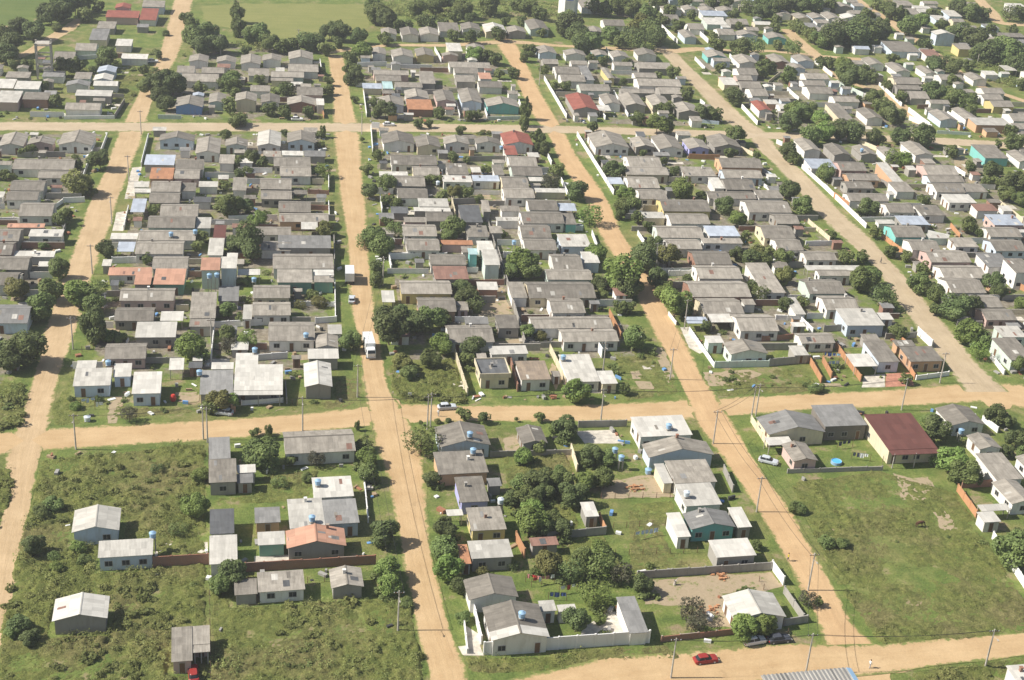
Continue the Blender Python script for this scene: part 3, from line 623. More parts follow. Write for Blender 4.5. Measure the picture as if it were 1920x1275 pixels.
(228.8,433.1,2.33,2.6,0.88,'tree','d',1),(151.8,544.0,2.92,3.1,0.88,'tree','n',1),(141.2,236.2,1.27,1.6,0.88,'tree','d',1),
(-68.7,534.0,2.87,3.1,0.88,'tree','d',1),(-78.2,533.1,2.85,3.1,0.88,'tree','n',1),(-1.4,508.3,2.72,2.9,0.88,'tree','d',1),
(229.9,450.0,2.40,2.6,0.88,'tree','n',1),(-0.2,248.3,1.33,1.6,0.88,'tree','d',1),(155.4,396.6,2.12,2.4,0.88,'tree','d',1),
(167.5,319.7,1.70,2.0,0.88,'tree','d',1),(168.2,630.5,3.34,3.5,0.88,'tree','n',1),(103.4,376.6,1.99,2.2,0.88,'tree','d',1),
(-21.3,591.4,3.13,4.9,1.45,'tree','p',1),(136.9,493.9,2.60,2.8,0.88,'tree','n',1),(81.2,558.2,2.93,3.1,0.88,'tree','d',1),
(150.1,513.6,2.70,2.9,0.88,'tree','n',1),(175.6,346.9,1.82,2.1,0.88,'tree','n',1),(229.0,420.0,2.20,2.4,0.88,'tree','n',1),
(132.8,324.3,1.70,2.0,0.88,'tree','l',1),(174.2,391.5,2.04,2.3,0.88,'tree','d',1),(75.2,591.4,3.08,3.3,0.88,'tree','d',1),
(237.8,516.8,2.69,2.9,0.88,'tree','n',1),(122.2,334.7,1.73,2.0,0.88,'tree','d',1),(59.7,614.9,3.18,3.4,0.88,'tree','d',1),
(264.3,476.4,2.46,2.7,0.88,'tree','n',1),(85.5,320.8,1.65,1.9,0.88,'tree','n',1),(-2.0,481.3,2.47,2.7,0.88,'tree','n',1),
(-7.5,484.0,2.48,2.7,0.88,'tree','d',1),(28.1,396.4,2.02,2.3,0.88,'tree','d',1),(40.7,264.8,1.35,1.6,0.88,'tree','d',1),
(101.1,384.2,1.96,2.2,0.88,'tree','d',1),(258.9,499.2,2.54,2.8,0.88,'tree','n',1),(168.7,440.3,2.24,2.5,0.88,'tree','d',1),
(296.9,663.2,3.37,3.6,0.88,'tree','d',1),(300.2,540.8,2.75,3.0,0.88,'tree','n',1),(119.4,409.9,2.08,2.3,0.88,'tree','n',1),
(143.8,281.1,1.42,1.7,0.88,'tree','g',1),(234.0,619.3,3.13,3.3,0.88,'tree','n',1),(191.5,478.5,2.42,2.6,0.88,'tree','l',1),
(147.7,444.9,2.25,2.5,0.88,'tree','d',1),(14.8,300.4,1.52,1.8,0.88,'tree','d',1),(255.1,531.4,2.67,2.9,0.88,'tree','n',1),
(270.8,542.5,2.75,3.0,0.88,'tree','n',1),(289.1,568.4,2.86,3.1,0.88,'tree','n',1),(-38.5,387.0,1.93,2.2,0.88,'tree','n',1),
(236.5,545.3,2.72,2.9,0.88,'tree','d',1),(330.5,633.3,3.16,3.4,0.88,'tree','n',1),(173.0,622.0,3.10,3.3,0.88,'tree','d',1),
(49.6,350.9,1.75,2.0,0.88,'tree','n',1),(27.0,378.3,1.88,2.1,0.88,'tree','d',1),(343.3,669.6,3.32,3.5,0.88,'tree','d',1),
(44.9,399.3,1.98,2.2,0.88,'tree','y',1),(308.2,640.9,3.17,3.4,0.88,'tree','d',1),(225.5,564.6,2.79,3.0,0.88,'tree','n',1),
(338.3,677.4,3.35,3.5,0.88,'tree','d',1),(223.2,566.5,2.80,3.0,0.88,'tree','d',1),(5.3,328.5,1.62,1.9,0.88,'tree','y',1),
(314.3,663.1,3.27,3.5,0.88,'tree','n',1),(168.1,517.3,2.55,2.8,0.88,'tree','n',1),(155.7,321.8,1.59,1.9,0.88,'tree','d',1),
(196.9,555.8,2.74,2.9,0.88,'tree','n',1),(189.7,549.2,2.70,2.9,0.88,'tree','n',1),(293.0,660.4,3.25,3.4,0.88,'tree','n',1),
(292.0,682.7,3.34,3.5,0.88,'tree','l',1),(-24.8,360.6,1.76,2.0,0.88,'tree','y',1),(-17.6,471.6,2.30,2.5,0.88,'tree','n',1),
(233.4,627.0,3.06,3.3,0.88,'tree','n',1),(232.4,631.9,3.08,3.3,0.88,'tree','l',1),(-24.5,367.3,1.79,2.0,0.88,'tree','y',1),
(102.3,309.8,1.51,1.8,0.88,'tree','d',1),(177.5,298.5,1.44,1.7,0.88,'tree','d',1),(170.3,358.8,1.73,2.0,0.88,'tree','d',1),
(-32.4,507.5,2.45,2.7,0.88,'tree','y',1),(-8.8,428.4,2.06,2.3,0.88,'tree','d',1),(139.2,590.5,2.84,3.0,0.88,'tree','n',1),
(231.6,419.3,2.01,2.3,0.88,'tree','y',1),(-22.6,615.7,2.95,4.7,1.45,'tree','p',1),(177.7,653.9,3.14,3.3,0.88,'tree','n',1),
(30.4,484.0,2.31,2.5,0.88,'tree','n',1),(98.2,573.2,2.74,2.9,0.88,'tree','d',1),(-61.7,382.4,1.83,2.1,0.88,'tree','d',1),
(133.8,358.4,1.70,2.0,0.88,'tree','y',1),(-18.3,468.8,2.23,2.5,0.88,'tree','n',1),(151.0,307.0,1.45,1.7,0.88,'tree','l',1),
(92.7,196.8,0.93,1.2,0.88,'tree','n',1),(-96.2,532.6,2.51,2.7,0.88,'tree','d',1),(-20.7,483.7,2.28,2.5,0.88,'tree','l',1),
(79.1,625.7,2.94,3.1,0.88,'tree','d',1),(-22.3,489.8,2.30,2.5,0.88,'tree','d',1),(72.7,627.4,2.95,3.1,0.88,'tree','n',1),
(23.3,555.6,2.61,2.8,0.88,'tree','n',1),(74.7,277.1,1.30,1.6,0.88,'tree','d',1),(38.3,586.2,2.75,3.0,0.88,'tree','y',1),
(56.7,620.5,2.91,3.1,0.88,'tree','n',1),(46.4,607.4,2.84,3.1,0.88,'tree','n',1),(18.7,577.6,2.70,2.9,0.88,'tree','d',1),
(-24.2,514.4,2.40,2.6,0.88,'tree','d',1),(258.4,576.9,2.67,2.9,0.88,'tree','n',1),(86.0,538.4,2.49,2.7,0.88,'tree','d',1),
(123.3,425.5,1.97,2.2,0.88,'tree','d',1),(-79.6,488.9,2.26,2.5,0.88,'tree','n',1),(-86.6,506.0,2.32,2.6,0.88,'tree','n',1),
(171.3,360.0,1.65,1.9,0.88,'tree','d',1),(161.2,355.9,1.63,1.9,0.88,'tree','d',1),(-41.3,601.5,2.75,3.0,0.88,'tree','n',1),
(-43.5,610.5,2.79,3.0,0.88,'tree','n',1),(-18.1,473.5,2.16,2.4,0.88,'tree','n',1),(105.2,338.9,1.54,1.8,0.88,'tree','n',1),
(99.2,335.9,1.53,1.8,0.88,'tree','n',1),(79.9,329.3,1.49,1.8,0.88,'tree','y',1),(-81.9,626.9,2.83,3.0,0.88,'tree','n',1),
(159.9,261.7,1.18,1.5,0.88,'tree','n',1),(79.5,336.8,1.52,1.8,0.88,'tree','d',1),(51.6,436.8,1.96,2.2,0.88,'tree','n',1),
(40.2,319.6,1.43,1.7,0.88,'tree','n',1),(27.4,437.0,1.95,2.2,0.88,'tree','n',1),(185.4,605.6,2.69,2.9,0.88,'tree','n',1),
(160.6,354.2,1.57,1.8,0.88,'tree','d',1),(62.7,482.1,2.13,2.4,0.88,'tree','n',1),(-13.3,420.0,1.85,2.1,0.88,'tree','n',1),
(-16.0,417.5,1.84,2.1,0.88,'tree','d',1),(126.4,403.7,1.78,2.0,0.88,'tree','d',1),(52.1,484.5,2.14,2.4,0.88,'tree','n',1),
(68.3,595.8,2.62,2.8,0.88,'tree','d',1),(-15.5,431.1,1.90,2.2,0.88,'tree','n',1),(-12.1,315.1,1.38,1.7,0.88,'tree','n',1),
(-37.4,351.6,1.54,1.8,0.88,'tree','d',1),(49.9,608.6,2.66,2.9,0.88,'tree','d',1),(199.5,402.5,1.75,2.0,0.88,'tree','n',1),
(175.0,357.1,1.55,1.8,0.88,'tree','y',1),(5.8,483.0,2.10,2.3,0.88,'tree','d',1),(-71.8,341.0,1.48,1.8,0.88,'tree','n',1),
(217.7,511.2,2.22,2.5,0.88,'tree','n',1),(-64.1,424.0,1.84,2.1,0.88,'tree','d',1),(100.8,436.7,1.88,2.1,0.88,'tree','n',1),
(-79.5,437.1,1.88,2.1,0.88,'tree','n',1),(87.0,215.0,0.92,1.2,0.88,'tree','n',1),(31.3,394.0,1.69,2.0,0.88,'tree','d',1),
(44.2,415.2,1.77,2.0,0.88,'tree','n',1),(205.7,453.1,1.93,2.2,0.88,'tree','l',1),(208.4,463.6,1.97,2.2,0.88,'tree','n',1),
(96.8,387.0,1.64,1.9,0.88,'tree','d',1),(23.1,424.3,1.79,2.1,0.88,'tree','l',1),(269.1,519.0,2.19,2.4,0.88,'tree','n',1),
(57.6,465.7,1.96,2.2,0.88,'tree','n',1),(238.9,533.5,2.22,2.5,0.88,'tree','n',1),(81.0,414.3,1.72,2.0,0.88,'tree','n',1),
(343.3,636.8,2.64,2.9,0.88,'tree','n',1),(143.6,304.0,1.26,1.5,0.88,'tree','n',1),(105.2,472.1,1.94,2.2,0.88,'tree','d',1),
(135.3,496.7,2.03,2.3,0.88,'tree','d',1),(174.5,555.4,2.26,2.5,0.88,'tree','n',1),(212.5,595.6,2.42,2.7,0.88,'tree','n',1),
(221.4,627.6,2.54,2.8,0.88,'tree','n',1),(226.5,643.5,2.60,2.8,0.88,'tree','n',1),(104.0,522.6,2.10,2.3,0.88,'tree','n',1),
(-19.7,408.4,1.64,1.9,0.88,'tree','y',1),(207.9,651.6,2.61,2.8,0.88,'tree','n',1),(126.3,561.0,2.25,2.5,0.88,'tree','n',1),
(186.2,646.2,2.58,2.8,0.88,'tree','n',1),(99.2,544.6,2.18,2.4,0.88,'tree','l',1),(-17.1,427.7,1.71,2.0,0.88,'tree','n',1),
(80.0,537.2,2.14,2.4,0.88,'tree','l',1),(53.1,265.4,1.06,1.4,0.88,'tree','l',1),(174.5,355.6,1.41,1.7,0.88,'tree','y',1),
(94.6,564.1,2.24,2.5,0.88,'tree','n',1),(29.2,496.3,1.97,2.2,0.88,'tree','n',1),(48.2,306.5,1.21,1.5,0.88,'tree','n',1),
(-21.4,456.7,1.81,2.1,0.88,'tree','n',1),(102.6,625.6,2.46,2.7,0.88,'tree','n',1),(13.8,510.2,2.01,2.3,0.88,'tree','l',1),
(21.7,524.8,2.06,2.3,0.88,'tree','d',1),(41.8,415.9,1.65,1.9,0.88,'tree','n',1),(13.9,522.4,2.05,2.3,0.88,'tree','l',1),
(-84.2,415.3,1.63,1.9,0.88,'tree','n',1),(66.3,616.4,2.41,2.6,0.88,'tree','n',1),(39.3,583.7,2.28,2.5,0.88,'tree','n',1),
(-20.0,504.2,1.96,2.2,0.88,'tree','n',1),(-11.9,522.0,2.03,2.3,0.88,'tree','n',1),(-17.3,563.1,2.17,2.4,0.88,'tree','d',1),
(-54.0,530.9,2.04,2.3,0.88,'tree','n',1),(-51.0,553.7,2.12,2.4,0.88,'tree','n',1),(-101.6,533.8,2.02,2.3,0.88,'tree','n',1),
(141.6,460.5,1.72,2.0,0.88,'tree','n',1),(205.6,374.8,1.39,1.7,0.88,'tree','d',1),(43.2,472.6,1.75,2.0,0.88,'tree','d',1),
(83.2,485.4,1.79,4.2,2.20,'tree','c',1),(158.1,372.9,1.36,1.6,0.88,'tree','n',1),(65.8,483.5,1.75,2.0,0.88,'tree','n',1),
(99.9,523.0,1.89,2.1,0.88,'tree','l',1),(94.8,625.6,2.21,2.4,0.88,'tree','d',1),(-81.6,413.5,1.46,1.7,0.88,'tree','n',1),
(122.2,565.7,1.99,2.2,0.88,'tree','d',1),(-82.2,436.6,1.53,1.8,0.88,'tree','n',1),(117.3,445.3,1.55,1.8,0.88,'tree','d',1),
(-8.1,260.4,0.90,1.2,0.88,'tree','l',1),(61.7,426.2,1.47,1.7,0.88,'tree','n',1),(130.8,371.5,1.28,1.6,0.88,'tree','n',1),
(-72.1,529.9,1.82,2.1,0.88,'tree','n',1),(-7.4,260.9,0.89,1.2,0.88,'tree','n',1),(47.0,473.3,1.60,1.9,0.88,'tree','d',1),
(59.5,371.2,1.24,1.5,0.88,'tree','n',1),(-57.3,402.1,1.34,1.6,0.88,'tree','d',1),(55.6,400.2,1.32,1.6,0.88,'tree','n',1),
(30.2,394.9,1.30,1.6,0.88,'tree','d',1),(10.7,537.6,1.76,2.0,0.88,'tree','d',1),(81.1,477.3,1.56,3.7,2.20,'tree','c',1),
(-7.0,385.3,1.25,1.5,0.88,'tree','n',1),(145.5,542.5,1.75,2.0,0.88,'tree','n',1),(204.3,630.0,2.02,2.3,0.88,'tree','n',1),
(136.5,561.5,1.80,2.1,0.88,'tree','n',1),(-4.7,260.9,0.83,1.1,0.88,'tree','d',1),(9.7,459.6,1.47,1.7,0.88,'tree','n',1),
(22.7,500.4,1.58,1.8,0.88,'tree','n',1),(108.1,606.6,1.91,2.2,0.88,'tree','y',1),(-4.8,259.2,0.79,2.0,2.20,'tree','c',1),
(129.1,531.9,1.63,1.9,0.88,'tree','d',1),(191.5,438.4,1.31,1.6,0.88,'tree','d',1),(156.9,445.1,1.31,1.6,0.88,'tree','d',1),
(122.8,438.0,1.28,1.6,0.88,'tree','n',1),(75.6,426.9,1.23,1.5,0.88,'tree','n',1),(60.4,426.2,1.22,1.5,0.88,'tree','d',1),
(56.4,436.4,1.24,1.5,0.88,'tree','n',1),(80.3,470.5,1.31,3.2,2.20,'tree','c',1),(251.9,460.2,1.19,2.1,1.45,'tree','p',1),
(-2.3,461.2,1.17,1.5,0.88,'tree','d',1),(118.4,459.5,1.14,1.4,0.88,'tree','n',1),(10.6,460.5,0.96,2.4,2.20,'tree','c',1),
(23.3,456.2,0.91,1.2,0.88,'tree','n',1),(13.5,262.4,0.51,1.4,2.20,'tree','c',1),(48.0,265.3,0.49,0.8,0.88,'tree','n',1),
(27.2,264.3,0.48,0.8,0.88,'tree','n',1),(13.6,263.9,0.42,0.8,0.88,'tree','n',1),(-41.9,217.7,1.23,0.8,0.80,'bush','n',0),
(-38.1,220.2,1.40,0.9,0.80,'bush','l',0),(-36.7,216.4,1.23,0.8,0.80,'bush','n',0),(-41.0,214.4,1.21,0.8,0.80,'bush','l',0),
(-44.5,197.6,2.00,1.2,0.80,'bush','d',0),(-42.3,194.3,1.55,1.0,0.80,'bush','d',0),(-44.7,234.0,1.95,1.2,0.80,'bush','n',0),
(-46.3,232.0,1.61,1.0,0.80,'bush','n',0),(-21.0,224.8,1.75,1.1,0.80,'bush','n',0),(-26.6,247.1,1.37,0.8,0.80,'bush','d',0),
(-45.4,196.1,1.27,0.8,0.80,'bush','n',0),(-17.8,243.3,1.87,1.2,0.80,'bush','l',0),(-4.1,247.1,1.91,1.2,0.80,'bush','n',0),
(-2.6,241.1,1.53,0.9,0.80,'bush','n',0),(2.9,242.4,1.30,0.8,0.80,'bush','n',0),(16.3,220.0,1.28,0.8,0.80,'bush','l',0),
(19.5,200.9,1.20,0.7,0.80,'bush','n',0),(30.8,265.2,0.74,0.5,0.80,'bush','y',0),(33.2,265.6,0.67,0.4,0.80,'bush','d',0),
(29.0,196.2,1.34,0.8,0.80,'bush','n',0),(33.7,209.5,1.09,0.7,0.80,'bush','y',0),(39.7,211.1,1.10,0.7,0.80,'bush','d',0),
(45.1,238.9,1.91,1.2,0.80,'bush','n',0),(52.3,194.1,1.05,0.6,0.80,'bush','l',0),(55.8,213.9,2.25,1.4,0.80,'bush','l',0),
(53.3,242.2,1.76,1.1,0.80,'bush','n',0),(98.5,227.3,1.55,1.0,0.80,'bush','n',0),(135.9,244.4,1.66,1.0,0.80,'bush','l',0),
(104.0,214.8,1.32,0.8,0.80,'bush','n',0),(101.0,215.4,1.49,0.9,0.80,'bush','n',0),(99.7,227.4,1.38,0.9,0.80,'bush','n',0),
(-42.3,306.5,1.99,1.2,0.80,'bush','l',0),(-39.6,305.8,1.66,1.0,0.80,'bush','n',0),(-45.3,273.5,1.21,0.7,0.80,'bush','l',0),
(-64.4,300.0,1.94,1.2,0.80,'bush','d',0),(1.9,324.6,1.49,0.9,0.80,'bush','y',0),(6.8,325.4,1.85,1.1,0.80,'bush','y',0),
(-12.0,338.6,1.46,0.9,0.80,'bush','n',0),(25.1,291.1,2.47,1.5,0.80,'bush','y',0),(26.9,287.5,1.79,1.1,0.80,'bush','n',0),
(59.8,306.0,1.57,1.0,0.80,'bush','y',0),(26.1,285.9,1.95,1.2,0.80,'bush','n',0),(120.0,277.5,1.49,0.9,0.80,'bush','n',0),
(121.3,278.0,1.33,0.8,0.80,'bush','n',0),(-42.5,381.2,1.82,1.1,0.80,'bush','y',0),(-44.2,382.9,1.47,0.9,0.80,'bush','y',0),
(-64.9,361.9,1.38,0.9,0.80,'bush','n',0),(9.5,449.5,1.43,0.9,0.80,'bush','n',0),(65.6,467.9,0.98,0.6,0.80,'bush','y',0),
(67.3,467.2,0.98,0.6,0.80,'bush','y',0),(-93.8,592.6,2.21,1.4,0.80,'bush','n',0),(-50.8,590.5,1.56,1.0,0.80,'bush','n',0),
]
ROADS = {
'sandy_cross_street': [(-123.2,246.7,8.0),(-96.6,251.8,8.0),(-70.1,256.6,8.5),(-61.4,258.6,8.5),(-50.1,260.7,8.3),(-32.5,262.1,8.0),(-7.6,264.8,7.5),(8.1,267.1,7.5),(23.1,269.6,8.0),(38.2,269.4,6.8),(65.6,269.0,7.0),(89.0,270.1,8.0),(115.0,272.8,7.0),(141.5,274.5,7.5),(162.5,276.7,9.0),(173.2,273.8,12.0),(192.8,274.8,10.0)],
'lane': [(-49.3,183.6,4.5),(-49.1,191.4,4.5),(-49.3,202.6,4.5),(-50.2,218.1,4.6),(-50.7,229.6,5.0),(-51.9,242.1,5.0),(-53.0,255.2,6.5),(-53.2,266.0,6.0),(-53.5,278.3,5.2),(-53.7,295.2,5.5),(-53.9,312.3,7.0),(-54.4,327.1,6.5),(-54.0,344.4,7.0),(-53.8,369.9,7.0),(-53.5,381.7,7.5),(-53.8,396.4,7.5),(-52.7,424.6,7.0),(-52.2,454.2,7.5),(-51.7,483.8,6.5),(-51.0,504.3,6.0),(-48.5,543.4,6.5),(-47.4,563.0,7.0),(-47.3,606.1,8.0),(-47.8,655.3,8.0),(-48.0,688.5,8.0)],
'truck_street': [(24.8,173.8,6.5),(24.6,184.2,5.6),(23.6,194.1,5.4),(22.8,209.6,5.2),(22.4,223.3,5.2),(22.5,242.3,6.8),(21.7,257.2,8.5),(19.3,276.0,5.8),(18.5,286.1,4.9),(18.2,305.4,4.8),(17.6,320.4,5.2),(17.7,336.7,5.4),(17.9,358.0,5.2),(18.1,377.6,5.4),(18.2,399.1,6.8),(18.2,427.6,7.4),(18.5,458.7,8.0),(18.5,474.4,8.0),(18.4,493.1,7.0),(18.3,523.6,6.0),(18.0,549.7,6.0),(17.5,566.4,6.0)],
'shade_tree_street': [(89.1,613.1,5.0),(90.7,590.3,8.0),(91.3,556.6,6.6),(90.3,518.8,7.2),(90.7,488.4,7.6),(91.4,465.1,6.0),(91.2,444.0,6.6),(92.3,418.1,7.0),(92.9,399.9,7.0),(91.9,377.9,6.6),(92.3,362.5,6.6),(93.4,344.1,6.6),(92.7,322.4,6.6),(92.5,301.1,6.0),(92.2,285.6,6.0),(92.3,275.6,6.6),(92.4,262.0,7.5),(93.4,246.1,6.2),(94.6,227.7,6.2),(94.8,212.3,5.8),(94.8,201.0,5.8),(94.4,191.2,5.8),(95.1,183.4,9.0),(95.2,178.5,8.0)],
'grey_street': [(158.2,594.9,6.0),(160.4,587.1,7.0),(160.7,563.2,7.0),(161.9,524.4,7.5),(162.5,489.9,9.0),(165.5,475.4,8.0),(164.4,454.4,7.0),(165.2,443.1,7.0),(165.7,420.8,7.5),(165.1,396.0,8.0),(166.3,373.9,8.0),(166.6,355.6,6.5),(166.5,346.4,6.5),(164.8,326.7,7.5),(163.9,308.6,8.0),(162.7,292.0,8.0),(162.5,276.7,10.0)],
'far_cross_road': [(-172.6,456.5,9.0),(-126.6,462.6,9.0),(-99.3,466.0,9.0),(-52.1,468.3,9.0),(17.0,472.0,9.5),(84.2,474.2,8.5),(130.3,473.3,8.0),(165.4,471.7,8.0),(193.7,472.1,8.0),(221.4,470.0,8.0),(250.9,466.6,8.0),(272.1,462.9,8.0),(300.0,460.0,8.0)],
'back_lane': [(11.6,569.1,4.0),(38.2,583.8,4.0),(65.3,587.6,4.5),(92.6,595.9,6.0),(114.0,592.0,4.0),(130.2,591.0,5.0),(160.1,588.0,7.0),(175.8,593.2,6.0),(196.8,590.9,4.0),(209.7,593.1,4.0),(229.4,586.2,5.0),(247.7,582.7,5.0)],
'grassy_side_street': [(229.3,634.7,6.0),(227.9,614.7,6.0),(227.1,585.1,6.0),(223.8,556.7,4.0),(229.7,541.3,4.0),(237.2,528.1,5.0),(236.3,506.4,5.0),(234.8,484.7,6.0)],
'hill_track': [(291.8,722.8,5.0),(289.1,688.2,5.0),(289.8,661.2,5.0),(287.6,638.6,5.0),(288.1,623.5,5.0),(286.6,586.6,4.0),(283.7,549.8,4.0),(291.4,528.6,4.0),(301.9,508.1,4.0)],
'valley_track': [(367.9,734.3,6.0),(361.5,711.6,6.0),(355.3,683.2,6.0),(350.6,661.1,7.0),(381.8,661.7,7.0)],
'farm_path': [(-103.2,551.0,4.0),(-99.0,561.7,4.5),(-94.1,582.8,5.5),(-90.0,599.0,5.5),(-88.1,614.0,4.0)],
'lower_road': [(22.3,173.9,8.0),(38.0,176.5,8.0),(51.9,180.1,8.5),(62.1,180.8,8.0),(75.1,181.5,8.5),(86.1,181.9,8.5),(97.8,181.6,7.0),(111.9,182.9,6.0),(126.3,184.1,6.0),(141.0,185.2,6.0)],
}
